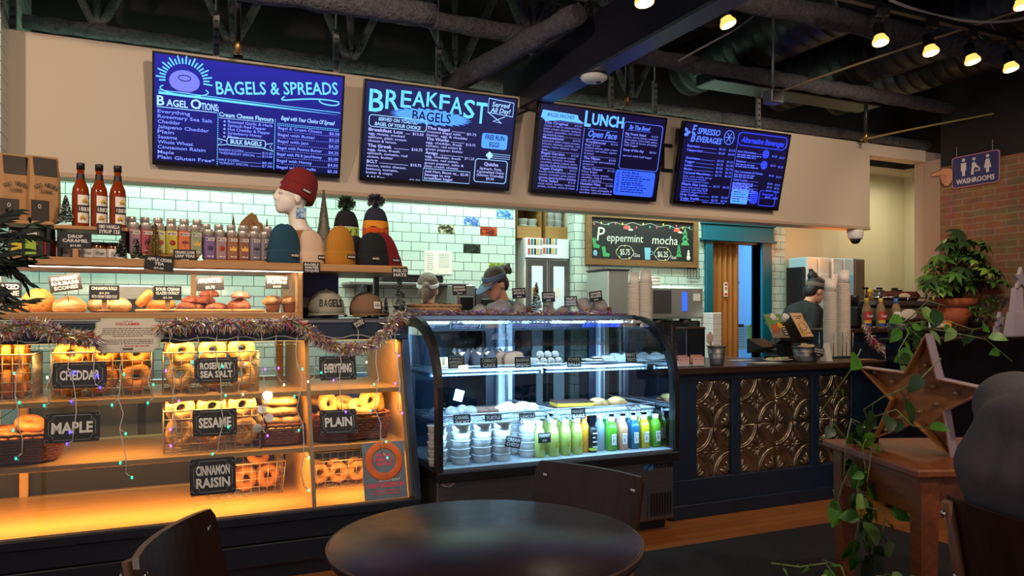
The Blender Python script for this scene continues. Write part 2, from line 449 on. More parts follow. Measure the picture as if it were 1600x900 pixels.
# ------------------------------------------------------------------ overhead: joists, ducts, lamps
FIRE = mat('sprayed_fireproofing', (52, 52, 58), .9, noise=(30, .25, (86, 86, 94)), bump=(60, 1.0))
DUCT = mat('duct_paint', (38, 38, 44), .42)
def rough_tube(mb, p0, p1, r, n=7, step=.09, jit=.14):
    p0, p1 = V(p0), V(p1); k = max(2, int((p1 - p0).length / step))
    mb.tube([p0.lerp(p1, i / k) for i in range(k + 1)], [r * (1 + rnd.uniform(-jit, jit)) for _ in range(k + 1)], n)
def joist(y, x0, x1, z, r, label, ph=0.0, pitch=.82):
    t = thing('steel_joist', label, 'roof joist', (x0, y, z), 0, 'sprayed steel joists under the ceiling')
    L = x1 - x0
    mb = MB(); rough_tube(mb, (0, 0, 0), (L, 0, 0), r, 8); mb.build('bottom_chord', FIRE, t)
    mb = MB(); rough_tube(mb, (0, 0, 4.0 - z), (L, 0, 4.0 - z), r * 1.1, 6, .3); mb.build('top_chord', FIRE, t)
    k = int(L / pitch)
    for i in range(k):
        a, b = i * pitch + ph, (i + .5) * pitch + ph
        if b > L: break
        if x0 + a + pitch > 4.1 and any(x0 + a < d + .32 and x0 + a + pitch > d - .32 for d in (4.55, 5.72, 6.42)): continue
        mb = MB(); rough_tube(mb, (a, 0, 4.0 - z), (b, 0, 0), r * .6, 6, .15); rough_tube(mb, (b, 0, 0), (b, 0, 4.0 - z), r * .55, 6, .15)
        rough_tube(mb, (b, 0, 0), (min(a + pitch, L), 0, 4.0 - z), r * .6, 6, .15)
        mb.build('web_brace', FIRE, t)
joist(5.62, LX, 7.6, 3.14, .05, 'sprayed black steel joist deepest behind the sign fascia')
joist(4.72, -.7, 6.7, 3.22, .062, 'sprayed black steel joist just before the sign fascia', .2)
joist(3.64, -1.6, 6.7, 3.24, .078, 'sprayed black steel joist nearest the hanging track lamps', .1)
joist(2.75, -1.4, 2.40, 3.24, .07, 'sprayed black steel joist nearest to the dining table', .3)
# brace running diagonally up from the fascia
t = thing('diagonal_brace', 'rough black diagonal brace rising from the fascia above the bagel screens', 'brace', at(700, 135, Y=5.2))
p1 = at(905, 20, Y=3.9)
mb = MB(); rough_tube(mb, (0, 0, 0), p1 - t.location, .07); mb.build('brace_tube', FIRE, t)
p = at(560, 78, Y=4.2); q = at(0, 25, Y=4.2)
t = thing('insulated_pipe', 'thick black insulated pipe above the blank end of the fascia', 'pipe', (q.x - .5, 4.2, 3.0))
mb = MB(); rough_tube(mb, (0, 0, 0), (2.6, 0, .04), .075); mb.build('pipe_run', FIRE, t)
mb = MB(); rough_tube(mb, (1.52, 0, .02), (1.52, 0, 1.0), .05); mb.build('pipe_riser', FIRE, t)
# round spiral ducts
def duct(x, z, r, y0, y1, label):
    t = thing('spiral_duct', label, 'duct', (x, y0, z), 0, 'black spiral ducts')
    mb = MB(); L = y1 - y0; pts = [];rs = []
    k = int(L / .12)
    for i in range(k):
        for dy, dr in ((0, 0), (.05, 0), (.1, 0), (.103, .003), (.112, .003), (.116, 0)):
            pts.append((0, i * .12 + dy, 0)); rs.append(r + dr)
    mb.tube(pts, rs, 24, up=(0, 0, 1)); mb.build('duct_barrel', DUCT, t)
duct(4.55, 3.60, .24, 3.9, 5.9, 'black spiral duct nearest the boxed ceiling beam')
duct(5.72, 3.60, .24, 3.0, 5.9, 'black spiral duct in the middle above the track lamps')
duct(6.42, 3.60, .22, 2.2, 5.9, 'black spiral duct along the top of the brick wall')
t = thing('flat_duct', 'long flat black duct hung above the end of the fascia', 'duct', (5.2, 5.05, 3.2))
MB().rbox((-1.1, -.16, 0), (.8, .1, .1), .01).build('duct_box', DUCT, t); MB().rbox((-1.12, -.17, .095), (.82, .11, .11), .004).build('duct_flange', DUCT, t)
# fascia hangers and sprinkler heads
STRUT = mat('galvanised_strut', (150, 150, 150), .45, .7)
for k, px in enumerate((20, 338, 525, 685, 955, 1023, 1185)):
    c = at(px, 60, Y=FY + .07)
    t = thing('hanger_strut', 'perforated metal strut holding the fascia, ' + ('at the bare end by the tiled pier', 'above the sunrise bagel screen', 'over the end of the bagel screen', 'above the breakfast screen', 'first over the lunch screen', 'second over the lunch screen', 'over the espresso screen')[k], 'strut', (c.x, c.y, 2.908), 0, None)
    mb = MB().box((-.018, -.01, 0), (-.012, .02, .3)).box((.012, -.01, 0), (.018, .02, .3)).box((-.018, .016, 0), (.018, .02, .3))
    for i in range(6): mb.box((-.012, -.01, i * .05), (.012, -.006, i * .05 + .03))
    mb.build('channel', STRUT, t); MB().cyl((0, 0, .3), (0, 0, .55 if k == 6 else 1.12), .006, n=8).build('threaded_rod', STRUT, t)
BRASS = mat('brass', (196, 150, 84), .3, .9)
for px, py, Yy, lab in ((372, 88, 4.85, 'sprinkler head over the sunrise bagel screen'), (980, 168, 4.95, 'sprinkler head over the lunch screen'), (1353, 224, 4.95, 'dark sprinkler head over the bare end of the fascia')):
    p = at(px, py, Y=Yy)
    t = thing('sprinkler_head', 'small brass ' + lab, 'sprinkler', p)
    MB().lathe([(.012, .1), (.02, .08), (.02, .05), (.012, .04), (.01, .015)], 12).build('fitting', BRASS, t)
    MB().lathe([(.03, .0), (.03, .003)], 14).build('deflector', CHROME, t)
    MB().tube([(.01, 0, .04), (.022, 0, .02), (.006, 0, .002)], .003, 6).tube([(-.01, 0, .04), (-.022, 0, .02), (-.006, 0, .002)], .003, 6).build('yoke', BRASS, t)
    MB().cyl((0, 0, .1), (0, 0, .45 if px > 1000 else 4.06 - p.z), .017).build('drop_pipe', DUCT, t)
# ceiling puck
p = at(928, 107, X=2.52)
t = thing('ceiling_sensor', 'round white sensor puck under the boxed ceiling beam', 'sensor', (2.52, p.y, 2.815))
MB().lathe([(.082, .002), (.086, -.006), (.08, -.022), (.06, -.034), (.03, -.04), (0.0, -.041)], 28).build('puck_shell', WHITE, t)
MB().lathe([(.016, -.037), (.014, -.046), (0, -.048)], 14, T(.02, -.02, 0)).build('sensor_eye', BLACK, t)
# lamp track with spot heads
BULB = emis('lamp_glow', (255, 226, 168), 9)
TY = 3.15
t = thing('lamp_track', 'black lamp track crossing above the espresso bar', 'lighting track', (at(1290, 0, Y=TY).x, TY, 3.10))
MB().box((0, -.018, 0), (2.7, .018, .03)).build('track_rail', BLACK, t)
for x in (.3, 1.85, 2.55): MB().cyl((x, 0, .03), (x, 0, .96), .008).build('track_hanger', BLACK, t)
def track_head(pos, top, tilt, rz, label, power=6.0):
    t = thing('track_lamp', label, 'lamp', pos, rz, None)
    M = RX(tilt)
    MB().lathe([(.028, .115), (.03, .11), (.032, .045), (.034, .04)], 18, M).build('lamp_can', BLACK, t)
    MB().lathe([(.026, .055), (.034, .03), (.045, .012), (.047, .0), (.044, -.006)], 20, M).build('bulb_shell', emis('bulb_shell_glow', (255, 190, 96), 1.0), t)
    MB().lathe([(.0, -.012), (.03, -.010), (.044, -.005), (.044, -.003)], 20, M).build('bulb_lens', BULB, t)
    b = M @ V((0, 0, .12))
    MB().tube([b, b + V((.03, .0, .02)), (0.02, 0, top - pos[2] - .02)], .007, 6).build('swivel_arm', BLACK, t)
    MB().box((-.03, -.016, top - pos[2] - .04), (.05, .016, top - pos[2])).build('track_adapter', BLACK, t)
    e = M @ V((0, 0, -.03)); e = RZ(rz) @ e + V(pos)
    a = RZ(rz) @ (M @ V((0, 0, -1)))
    lamp('SPOT', e, power, WARM, e + a, .04, spot=95, blend=.5)
for px, py, lab in ((1376, 66, 'first lit spot lamp along the track from the boxed beam'), (1455, 82, 'second lit spot lamp along the track'), (1520, 96, 'third lit spot lamp along the track'), (1580, 108, 'fourth lit spot lamp on the track, nearest the brick wall')):
    p = at(px, py, Y=TY); track_head(p, 3.10, R(-14), R(rnd.uniform(-25, 25)), 'warm white ' + lab, 9)
p = at(1138, 38, Y=3.4); track_head(p, 3.45, R(-20), R(40), 'single lit spot lamp hanging beside the boxed ceiling beam', 6)
p = at(1007, 4, Y=3.0); track_head(p, 3.4, R(-10), R(10), 'lit lamp at the very top between beam and dining table', 4)
p = at(1598, 10, Y=2.75); track_head(p, 3.45, R(-10), R(10), 'lit spot lamp highest by the brick wall', 4)
# loose cables under the deck
def cable(pts, label, r=.009, c=(170, 150, 110)):
    o = MB().tube(pts, r, 6).build('ceiling_cable', mat('cable_%d' % c[0], c, .6))
    return tag(o, label, 'cable')
cable(bez(at(1212, 146, Y=4.45), at(1300, 112, Y=3.8), at(1440, 66, Y=3.4), at(1620, 8, Y=3.3), 16), 'pale cable looping up past the track lamps')
cable(bez(at(1390, 0, Y=3.3), at(1450, 25, Y=3.3), at(1540, 50, Y=3.3), at(1620, 22, Y=3.3), 16), 'white cable sagging over the lamp track', .01, (190, 186, 180))
cable(bez(at(1345, 219, Y=5.0), at(1450, 195, Y=4.9), at(1520, 185, Y=4.6), at(1640, 160, Y=4.0), 12), 'yellow conduit running from the fascia end over the brick wall', .009, (160, 140, 80))
cable(bez(at(1060, 95, Y=4.2), at(1120, 60, Y=4.2), at(1150, 50, Y=4.0), at(1180, 22, Y=3.8), 12), 'blue tinted cable behind the single spot lamp', .007, (120, 120, 130))
t = thing('junction_box', 'small metal junction box under the joists between the screens and lamps', 'junction box', at(1208, 152, Y=4.45))
MB().rbox((-.06, -.05, -.05), (.06, .05, .05), .006).build('box_body', STRUT, t)
MB().cyl((0, 0, .05), (0, 0, 3.9 - t.location.z), .01).build('conduit', STRUT, t)
MB().box((-.05, -.052, -.035), (.05, -.05, .035)).build('cover_plate', STEELD, t)
cable(bez(at(770, 184, Y=5.07), at(800, 190, Y=5.07), at(820, 170, Y=5.06), at(855, 160, Y=5.06), 10), 'thin black cable between the breakfast and lunch screens', .006, (30, 30, 32))
# dome camera under the fascia
p = at(1336, 356, Y=FY + .05)
t = thing('dome_camera', 'white dome security camera under the fascia end', 'camera', (p.x, p.y, 2.098))
MB().lathe([(.072, 0), (.074, -.03), (.068, -.07), (.06, -.085)], 24).build('camera_shell', WHITE, t)
MB().lathe([(.05, -.08), (.046, -.105), (.03, -.125), (0, -.13)], 20).build('dome', mat('smoked_dome', (18, 18, 20), .1), t)

# ------------------------------------------------------------------ menu screens
BEZEL = mat('screen_bezel', (12, 12, 14), .18)
TVW, TVH = 1.11, .645
tvtop, tvbot = (4.872, 2.832), (5.025, 2.205)
tilt = math.atan2(tvbot[0] - tvtop[0], tvtop[1] - tvbot[1])
def screen(x, label, bgc, w=TVW):
    t = thing('menu_screen', label, 'screen', (x, tvbot[0], tvbot[1]), 0, None, rot=(R(90) + tilt, 0, 0))
    # local X along the fascia, Y up the screen, Z out of the screen
    mb = MB()
    b = .012
    mb.rbox((0, 0, -.045), (w, TVH, -.004), .004)
    mb.box((0, 0, -.004), (w, .024, .004)).box((0, TVH - b, -.004), (w, TVH, .004)).box((0, .024, -.004), (b, TVH - b, .004)).box((w - b, .024, -.004), (w, TVH - b, .004))
    mb.build('bezel', BEZEL, t)
    o = MB().box((b, .024, -.003), (w - b, TVH - b, 0)).build('display_panel', bgc, t)
    # wall bracket
    for xx in (w * .36, w * .64): MB().box((xx - .02, .22, -.055), (xx + .02, TVH - .12, -.044)).box((xx - .015, TVH * .76, -.125), (xx + .015, TVH * .76 + .02, -.05)).build('wall_bracket', BLACK, t)
    return t
I = Matrix.Identity(4)
Z0 = T(0, 0, .0006)
def art(t, name, mb, m):
    return mb.build(name, m, t)
def U(x, w=TVW): return x * w
# frame shorthand: draws with fractions of the screen
class Page:
    def __init__(s, w=TVW): s.w = w; s.h = TVH; s.mb = MB()
    def text(s, txt, x, y, h, w=None, **k): put(s.mb, txt, x * s.w, y * s.h, h * s.h, Z0, w * s.w if w else None, **k)
    def rect(s, x0, y0, x1, y1): s.mb.box((x0 * s.w, y0 * s.h, .0004), (x1 * s.w, y1 * s.h, .001))
    def line(s, pts, r=.003, closed=False): s.mb.tube([(x * s.w, y * s.h, .0012) for x, y in pts], r, 6, closed, flat=1)
    def dash(s, x0, x1, y, h): dashes(s.mb, x0 * s.w, x1 * s.w, y * s.h, h * s.h, Z0, rnd)
    def poly(s, pts): s.mb.prism([(x * s.w, y * s.h) for x, y in pts], .0004, .001)
def rounded(x0, y0, x1, y1, r, n=5, asp=TVW / TVH):
    o = []
    for cx, cy, a in ((x1 - r / asp, y1 - r, 0), (x0 + r / asp, y1 - r, 90), (x0 + r / asp, y0 + r, 180), (x1 - r / asp, y0 + r, 270)):
        for i in range(n + 1):
            g = R(a + 90 * i / n); o.append((cx + r / asp * cos(g), cy + r * sin(g)))
    return o
CY = emis('screen_cyan', (92, 190, 255), 1.0); LB = emis('screen_pale_blue', (118, 140, 255), .95); VI = emis('screen_violet', (110, 118, 250), .8)
PB = emis('screen_ice', (150, 200, 255), .95); MBL = emis('screen_mid_blue', (80, 116, 250), .95); SB = emis('screen_sky', (72, 140, 250), 1.0); DB = emis('screen_deep_blue', (40, 60, 235), 1.0)
INK = mat('screen_ink', (8, 8, 30), .4)
def bgmat(name, c0, c1):
    """the picture shown: darker at one edge, as the menu artwork is"""
    m = emis(name, c0, 1.0)
    nt = m.node_tree; b = nt.nodes['Principled BSDF']
    tc = nt.nodes.new('ShaderNodeTexCoord'); sp = nt.nodes.new('ShaderNodeSeparateXYZ'); r = nt.nodes.new('ShaderNodeValToRGB')
    r.color_ramp.elements[0].color = rgb(c1); r.color_ramp.elements[1].color = rgb(c0)
    nt.links.new(tc.outputs['Generated'], sp.inputs[0]); nt.links.new(sp.outputs[1], r.inputs[0]); nt.links.new(r.outputs[0], b.inputs['Emission Color'])
    b.inputs['Roughness'].default_value = .12
    return m
# --- bagels and spreads
t = screen(0.0, 'wide menu screen with glowing sunrise bagel and headline for bagels and spreads', bgmat('screen_navy', (22, 22, 130), (4, 4, 52)))
p = Page(); p.text('BAGELS & SPREADS', .315, .685, .115, .655, bold=.012, rot=R(6.6)); art(t, 'headline', p.mb, CY)
p = Page()
for i in range(22):
    a = R(-4 + 190 * i / 21); L = .08 if i % 2 else .12
    cx, cy, asp = .155, .775, TVH / TVW
    p.line([(cx + .145 * asp * cos(a) * 1.1, cy + .145 * sin(a)), (cx + (.145 + L * .6) * asp * cos(a) * 1.1, cy + (.145 + L * .6) * sin(a))], .0045)
p.line([(.155 + .118 * cos(R(a)), .69 + .045 * sin(R(a))) for a in range(150, 400, 14)], .0035)
art(t, 'sun_rays', p.mb, CY)
p = Page(); p.poly([(.155 + .075 * cos(R(a)), .765 + .10 * sin(R(a))) for a in range(0, 360, 15)]); art(t, 'bagel_picture', p.mb, VI)
p = Page(); p.mb.tube([((.155 + .03 * cos(R(a))) * TVW, (.795 + .025 * sin(R(a))) * TVH, .0015) for a in range(0, 360, 20)], .003, 6, True)
p.line([(.155 + .072 * cos(R(a)), .735 + .06 * sin(R(a))) for a in range(190, 355, 15)], .002); art(t, 'bagel_outline', p.mb, INK)
p = Page(); p.poly([(.03, .655), (.5, .64), (.985, .618), (.5, .622), (.03, .634)]); p.line([(.03, .668), (.5, .652), (.985, .64)], .0022)
pts = bez((.67, .59, 0), (.6, .50, 0), (.78, .62, 0), (.97, .56, 0), 14) + bez((.97, .56, 0), (1.0, .50, 0), (.85, .52, 0), (.86, .575, 0), 8)[1:]
p.line([(q[0], q[1] + .14 + (q[0] - .6) * .12) for q in pts], .0045)
for yy in range(28): p.rect(.322, .03 + yy * .019, .326, .04 + yy * .019); p.rect(.622, .03 + yy * .0176, .626, .04 + yy * .0176)
for xx in range(34): p.rect(.637 + xx * .0102, .476, .643 + xx * .0102, .482); p.rect(.637 + xx * .0102, .46, .643 + xx * .0102, .466)
art(t, 'flourishes', p.mb, CY)
p = Page(); p.text('B', .022, .535, .085, None, bold=.02); p.text('AGEL', .068, .535, .06, .105, bold=.02); p.text('O', .185, .535, .085, None, bold=.02); p.text('PTIONS:', .226, .535, .06, .1, bold=.02); p.rect(.022, .517, .318, .523)
p.text('Cream Cheese Flavours', .33, .49, .04, .285, bold=.015); p.rect(.33, .475, .615, .479)
p.text('Bagel with Your Choice Of Spread', .655, .515, .04, .30, shear=.3, bold=.01)
pl = rounded(.372, .235, .575, .305, .02); p.line(pl, .0022, True); p.text('BULK BAGELS', .39, .25, .04, .165, bold=.02)
p.line([(.372, .27), (.325, .285), (.345, .255), (.325, .225), (.372, .235)], .0022); p.line([(.575, .27), (.615, .285), (.6, .25), (.618, .21), (.56, .235)], .0022)
art(t, 'section_headings', p.mb, PB)
p = Page()
for i, s in enumerate(('Everything', 'Rosemary Sea Salt', 'Cheddar', 'Jalapeno Cheddar', 'Plain', 'Sesame', 'Whole Wheat', 'Cinnamon Raisin', 'Maple', 'Plain Gluten Free*')):
    p.text(s, .026, .468 - i * .0455, .031, len(s) * .0158, bold=.008)
for i, s in enumerate(('Roasted Garlic & Herb', 'Spinach Red Pepper', 'Hot Cheddar & Pepper', 'Strawberry Honey', 'Plain')):
    p.text(s, .375, .438 - i * .035, .026, len(s) * .0112, bold=.008); p.poly([(.358 + .006 * cos(R(a)), .448 - i * .035 + .01 * sin(R(a))) for a in range(0, 360, 45)])
for i, (s, q) in enumerate((('BAKERS DOZEN', '$15.00'), ('*WEDNESDAY SPECIAL', '$14.00'), ('', ''), ('HALF DOZEN', '$8.00'), ('*SUNDAY SPECIAL', '$7.00'))):
    if s: p.text(s, .332, .175 - i * .031, .022, len(s) * .0105); p.text(q, .615, .175 - i * .031, .022, .055, align='R'); p.rect(.335 + len(s) * .0108, .177 - i * .031, .555, .18 - i * .031)
for i, (s, q) in enumerate((('Bagel & Cream Cheese', '$6.50'), ('Bagel with Butter', '$3.25'), ('Bagel with Jam', '$4.25'), ('Bagel with Peanut Butter', '$4.25'), ('Bagel with PB & Jam/Honey', '$5.00'), ('Bagel with Honey', '$4.50'), ('Bagel with Nutella', '$5.25'))):
    y = .425 - i * .062
    p.text(s, .64, y, .027, min(len(s) * .0122, .25), bold=.008); p.text(q, .985, y - .006, .027, .058, align='R', bold=.008)
    for xx in range(28): p.rect(.64 + xx * .0125, y - .02, .647 + xx * .0125, y - .0165)
p.dash(.2, .3, .018, .02)
art(t, 'menu_lettering', p.mb, LB)
# --- breakfast
t = screen(1.238, 'menu screen headed breakfast, with spiky badge reading bagels', bgmat('screen_midnight', (20, 22, 74), (5, 6, 30)), 1.09)
p = Page(1.09); x = .03
for i, (c, w) in enumerate(zip('BREAKFAST', (.1, .095, .075, .09, .085, .075, .09, .085, .085))):
    y = .79 - abs(4 - i) ** 1.6 * .012 + .015; h = .145 + abs(4 - i) ** 1.8 * .006
    if i in (4, 5, 6): y += .0
    p.text(c, x + .004, y, h, w * .88, bold=.012)
    x += w * 1.0 * .985
art(t, 'headline', p.mb, CY)
p = Page(1.09); x = .03
for i, w in enumerate((.1, .095, .075, .09, .085, .075, .09, .085, .085)):
    p.mb.box(((x + w * .2) * 1.09, (.79) * TVH, .0125), ((x + w * .23) * 1.09, (.93) * TVH, .0128)) if i in (0, 1, 2, 4, 5) else None
    x += w * .985
art(t, 'headline_shading', p.mb, INK)
p = Page(1.09)
star = []
for i in range(56):
    a = 2 * pi * i / 56; k = 1.0 if i % 2 else .80
    star.append((.43 + .27 * k * cos(a), .70 + .085 * k * sin(a)))
p.poly(star); pl = rounded(.775, .44, .955, .60, .03); p.poly(pl); art(t, 'badges', p.mb, SB)
p = Page(1.09); p.mb.cur = 0; put(p.mb, 'BAGELS', .43 * 1.09, .655 * TVH, .095 * TVH, T(0, 0, .0012), .25 * 1.09, 'C', .01); put(p.mb, 'FREE RUN', .865 * 1.09, .535 * TVH, .05 * TVH, T(0, 0, .0012), .135 * 1.09, 'C', .02); put(p.mb, 'EGGS', .865 * 1.09, .46 * TVH, .05 * TVH, T(0, 0, .0012), .07 * 1.09, 'C', .02)
art(t, 'badge_lettering', p.mb, INK)
p = Page(1.09); p.line(rounded(.04, .545, .40, .66, .03), .0022, True)
p.text('SERVED ON TOASTED', .22, .61, .034, .25, align='C', bold=.015, shear=.2); p.text('BAGEL OF YOUR CHOICE', .22, .56, .034, .29, align='C', bold=.015, shear=.2)
p.line([(.80, .965), (.975, .945), (.975, .80), (.80, .82)], .0025, True); p.line([(.80, .82), (.90, .72), (.84, .73), (.92, .79)], .0025)
p.text('Served', .887, .885, .05, .125, align='C', shear=.2, bold=.008); p.text('All Day!', .887, .825, .05, .14, align='C', shear=.2, bold=.008)
for k in range(3): p.rect(.85, .385 - k * .022, .985, .389 - k * .022)
for dx, dy in ((0, .02), (-.012, 0), (.0, -.02), (.012, 0)): p.poly([(.838 + dx + .012 * cos(R(a)), .367 + dy + .02 * sin(R(a))) for a in range(0, 360, 45)])
p.line(rounded(.745, .075, .97, .32, .03), .0022, True); p.line([(.40, .17), (.715, .17), (.715, .045), (.40, .045)], .0018, True)
art(t, 'frames_and_captions', p.mb, PB)
p = Page(1.09)
yy = .50
for s, q, ls in (('Breakfast Lox', '$13.50', ('egg, mozza, smoked', 'salmon, plain cream', 'cheese & lemon')), ('The Greek', '$10.75', ('egg, feta, fresh', 'spinach, tomato, red', 'onion, butter')), ('BCLT', '$10.75', ('bacon, swiss cheese,', 'lettuce, tomato,', 'butter & mayo')), ('Add Egg', '$2.00', ())):
    p.text(s, .04, yy, .032, len(s) * .0165, bold=.02); p.text(q, .385, yy, .028, .07, align='R', bold=.01); p.rect(.05 + len(s) * .017, yy + .004, .30, yy + .008)
    for l in ls: yy -= .036; p.text(l, .04, yy, .025, len(l) * .0125, bold=.006)
    yy -= .052
yy = .575
for s, q, ls in (('The Bagel', '$9.75', ('toasted bagel with', 'butter, egg, & cheddar')), ('The Works', '$10.75', ('egg, cheddar, fresh', 'tomato, red onion &', 'green pepper, butter')), ('Amigo', '$11.25', ('egg, cheddar, fresh', 'tomato, red onion,', 'green pepper, salsa &', 'plain cream cheese'))):
    p.text(s, .405, yy, .03, len(s) * .0165, bold=.02); p.text(q, .735, yy - .02, .026, .065, align='R'); p.rect(.415 + len(s) * .017, yy, .66, yy + .004)
    for l in ls: yy -= .034; p.text(l, .405, yy, .024, len(l) * .0125, bold=.006)
    yy -= .042
for i, l in enumerate(('Add Ham, Bacon or', 'Sausage to any', 'breakfast bagel')): p.text(l, .41, .13 - i * .035, .025, len(l) * .0125, bold=.015)
p.text('$2.00', .705, .125, .026, .055, align='R', bold=.01); p.rect(.61, .125, .64, .129)
p.text('Quiche', .857, .255, .036, .1, align='C', bold=.02)
for i, l in enumerate(('Spinach, Feta,', 'Caramelized Onion', '(Gluten Friendly)', '$9.50')): p.text(l, .857, .21 - i * .036, .026, len(l) * .0112, align='C', bold=.008)
art(t, 'menu_lettering', p.mb, emis('screen_lilac_white', (170, 180, 255), .8))
# --- lunch
t = screen(2.50, 'menu screen headed lunch, with bright blue panel about wraps', bgmat('screen_plum', (16, 12, 46), (6, 5, 26)))
p = Page(); p.text('L', .345, .80, .165, .05, bold=.03); p.text('UNCH', .40, .825, .12, .25, bold=.03); p.poly([(.03, .92), (.29, .905), (.30, .86), (.345, .82), (.03, .83), (.06, .80), (.07, .835), (.02, .835)]); art(t, 'headline', p.mb, CY if False else emis('screen_bright_sky', (90, 165, 255), 1.0))
p = Page(); put(p.mb, 'BAGELWICHES', .165 * TVW, .855 * TVH, .04 * TVH, T(0, 0, .0012), .20 * TVW, 'C', .005, .2); art(t, 'banner_lettering', p.mb, INK)
p = Page(); p.text('Open Face', .385, .685, .075, .225, bold=.02, shear=.35); p.text('By The Bowl', .70, .825, .048, .17, bold=.02, shear=.3)
for yy in range(36): p.rect(.347, .06 + yy * .02, .353, .072 + yy * .02)
p.rect(.375, .77, .61, .774); p.rect(.375, .655, .60, .659)
p.line(rounded(.655, .36, .975, .90, .035), .002, True); p.rect(.69, .81, .88, .814)
art(t, 'section_headings', p.mb, MBL)
p = Page()
def block(x, w, y, name, price, ls, hh=.028):
    p.text(name, x, y, hh, min(len(name) * .0145, w * .62), bold=.02); p.text(price, x + w, y, hh * .8, .055, align='R')
    for l in ls: y -= .032; p.text(l, x, y, .022, min(len(l) * .0108, w), bold=.006)
    return y
for y, n, q, ls in ((.775, 'The Original', '$12.50', ('Choice of ham or smoked turkey,', 'plain cream cheese, lettuce,', 'tomato, cucumber, red onion,', 'mustard & mayo')), (.61, 'Mountaineer', '$13.50', ('pastrami, plain cream cheese,', 'lettuce, tomato, pickles, red', 'onion, swiss cheese, mayo', 'mayo')), (.44, 'Bagel Garden', '$10.50', ('spinach red pepper cream', 'cheese, lettuce, tomato,', 'cucumber, green pepper, beets,', 'carrots, onion & lemon dressing')), (.27, 'Vegan Delight', '$10.25', ('house made hummus, lettuce,', 'tomato, cucumber, green pepper,', 'carrots, beets & lemon dressing')), (.135, 'Tuna Salad', '$12.50', ('tuna salad, butter, lettuce,', 'pickles, tomato, onion & mayo'))):
    block(.05, .28, y, n, q, ls); p.rect(.05, y + .036, .335, y + .039)
for y, n, q, ls in ((.615, 'Traditional', '$13.75', ('Bagel & Lox', 'smoked salmon, plain cream', 'cheese, red onion, capers', '& lemon')), (.43, 'The PBJam', '$9.00', ('peanut butter and strawberry', 'preserve')), (.31, 'Three Cheese', '$11.25', ('Pizza Bagel', 'tomato sauce, mozza,', 'cheddar, feta & parsley,', 'side of pickles')), (.135, 'Hawaiian Pizza', '$14.00', ('tomato sauce, mozza,', 'cheddar, ham, pineapple &', 'parsley, side of pickles'))):
    block(.37, .255, y, n, q, ls); p.rect(.37, y + .036, .625, y + .039)
block(.675, .27, .755, 'Big Fresh Salad', '$14.25', ('lettuce, carrots, tomato, cucumber,', 'green pepper, onion, beets, quinoa,', 'feta, nuts & lemon dressing,', 'half bagel'))
block(.675, .27, .57, 'Soup of the day', '$8.50', ('', 'served with half bagel'))
art(t, 'menu_lettering', p.mb, emis('screen_soft_blue', (120, 128, 240), .8))
p = Page(); p.poly(rounded(.635, .05, .965, .345, .035)); art(t, 'wrap_panel', p.mb, emis('screen_panel_blue', (46, 84, 250), 1.0))
p = Page(); put(p.mb, 'WRAPS', .672 * TVW, .08 * TVH, .04 * TVH, T(0, 0, .0012), .235 * TVH, 'L', 0, 0, rot=R(90)); M12 = T(0, 0, .0012)
for i, s in enumerate(('Early Bird', '', '', '', '', 'Garden Goddess', '', '', '')):
    if s: put(p.mb, s, .69 * TVW, (.305 - i * .027) * TVH, .028 * TVH, M12, len(s) * .0135 * TVW, 'L', .02)
    else: dashes(p.mb, .69 * TVW, rnd.uniform(.84, .95) * TVW, (.305 - i * .027) * TVH, .018 * TVH, M12, rnd)
art(t, 'wrap_lettering', p.mb, INK)
# --- espresso
t = screen(3.775, 'menu screen listing espresso beverages, nearest the washroom sign', bgmat('screen_black_violet', (18, 14, 52), (8, 6, 30)))
p = Page()
for s, x, y in (('E', .075, .865), ('B', .075, .765)): p.text(s, x, y, .10, .04, bold=.02, shear=.25)
p.text('SPRESSO', .125, .868, .07, .205, bold=.02, shear=.2); p.text('EVERAGES', .125, .77, .07, .23, bold=.02, shear=.2)
p.mb.tube([((.415 + .045 * cos(R(a))) * TVW, (.865 + .085 * sin(R(a))) * TVH, .0012) for a in range(0, 360, 15)], .003, 6, True)
for a in range(0, 360, 60): p.line([(.415, .865), (.415 + .035 * cos(R(a)), .865 + .06 * sin(R(a)))], .003)
for dx, dy, a in ((.02, .90, .5), (.045, .87, 1.2), (.03, .84, .2)): p.poly([(dx + .02 * cos(R(g)), dy + .02 * sin(R(g))) for g in range(0, 360, 40)])
art(t, 'headline', p.mb, MBL)
p = Page(); p.line([(.50, .92), (.53, .95), (.95, .95), (.97, .92), (.97, .83), (.94, .79), (.53, .79), (.50, .82)], .004, True); p.text('Alternative Beverages', .53, .83, .07, .42, shear=.3, bold=.02)
p.poly([(.785 + .032 * cos(R(a)), .715 + .055 * sin(R(a))) for a in range(0, 360, 20)]); p.poly([(.785 + .032 * cos(R(a)), .575 + .055 * sin(R(a))) for a in range(0, 360, 20)])
p.line(rounded(.79, .055, .95, .25, .03), .003, True); p.text('Seasonal', .87, .19, .03, .11, align='C', bold=.02); p.rect(.80, .15, .94, .155)
p.poly(rounded(.70, .07, .775, .235, .04)); art(t, 'deep_blue_art', p.mb, DB)
p = Page(); p.poly(rounded(.52, .055, .68, .24, .015)); art(t, 'allergy_panel', p.mb, SB)
p = Page()
for k in range(5): dashes(p.mb, (.54) * TVW, rnd.uniform(.6, .66) * TVW, (.2 - k * .03) * TVH, .016 * TVH, M12, rnd); dashes(p.mb, .715 * TVW, .76 * TVW, (.19 - k * .026) * TVH, .014 * TVH, M12, rnd)
art(t, 'panel_lettering', p.mb, INK)
p = Page()
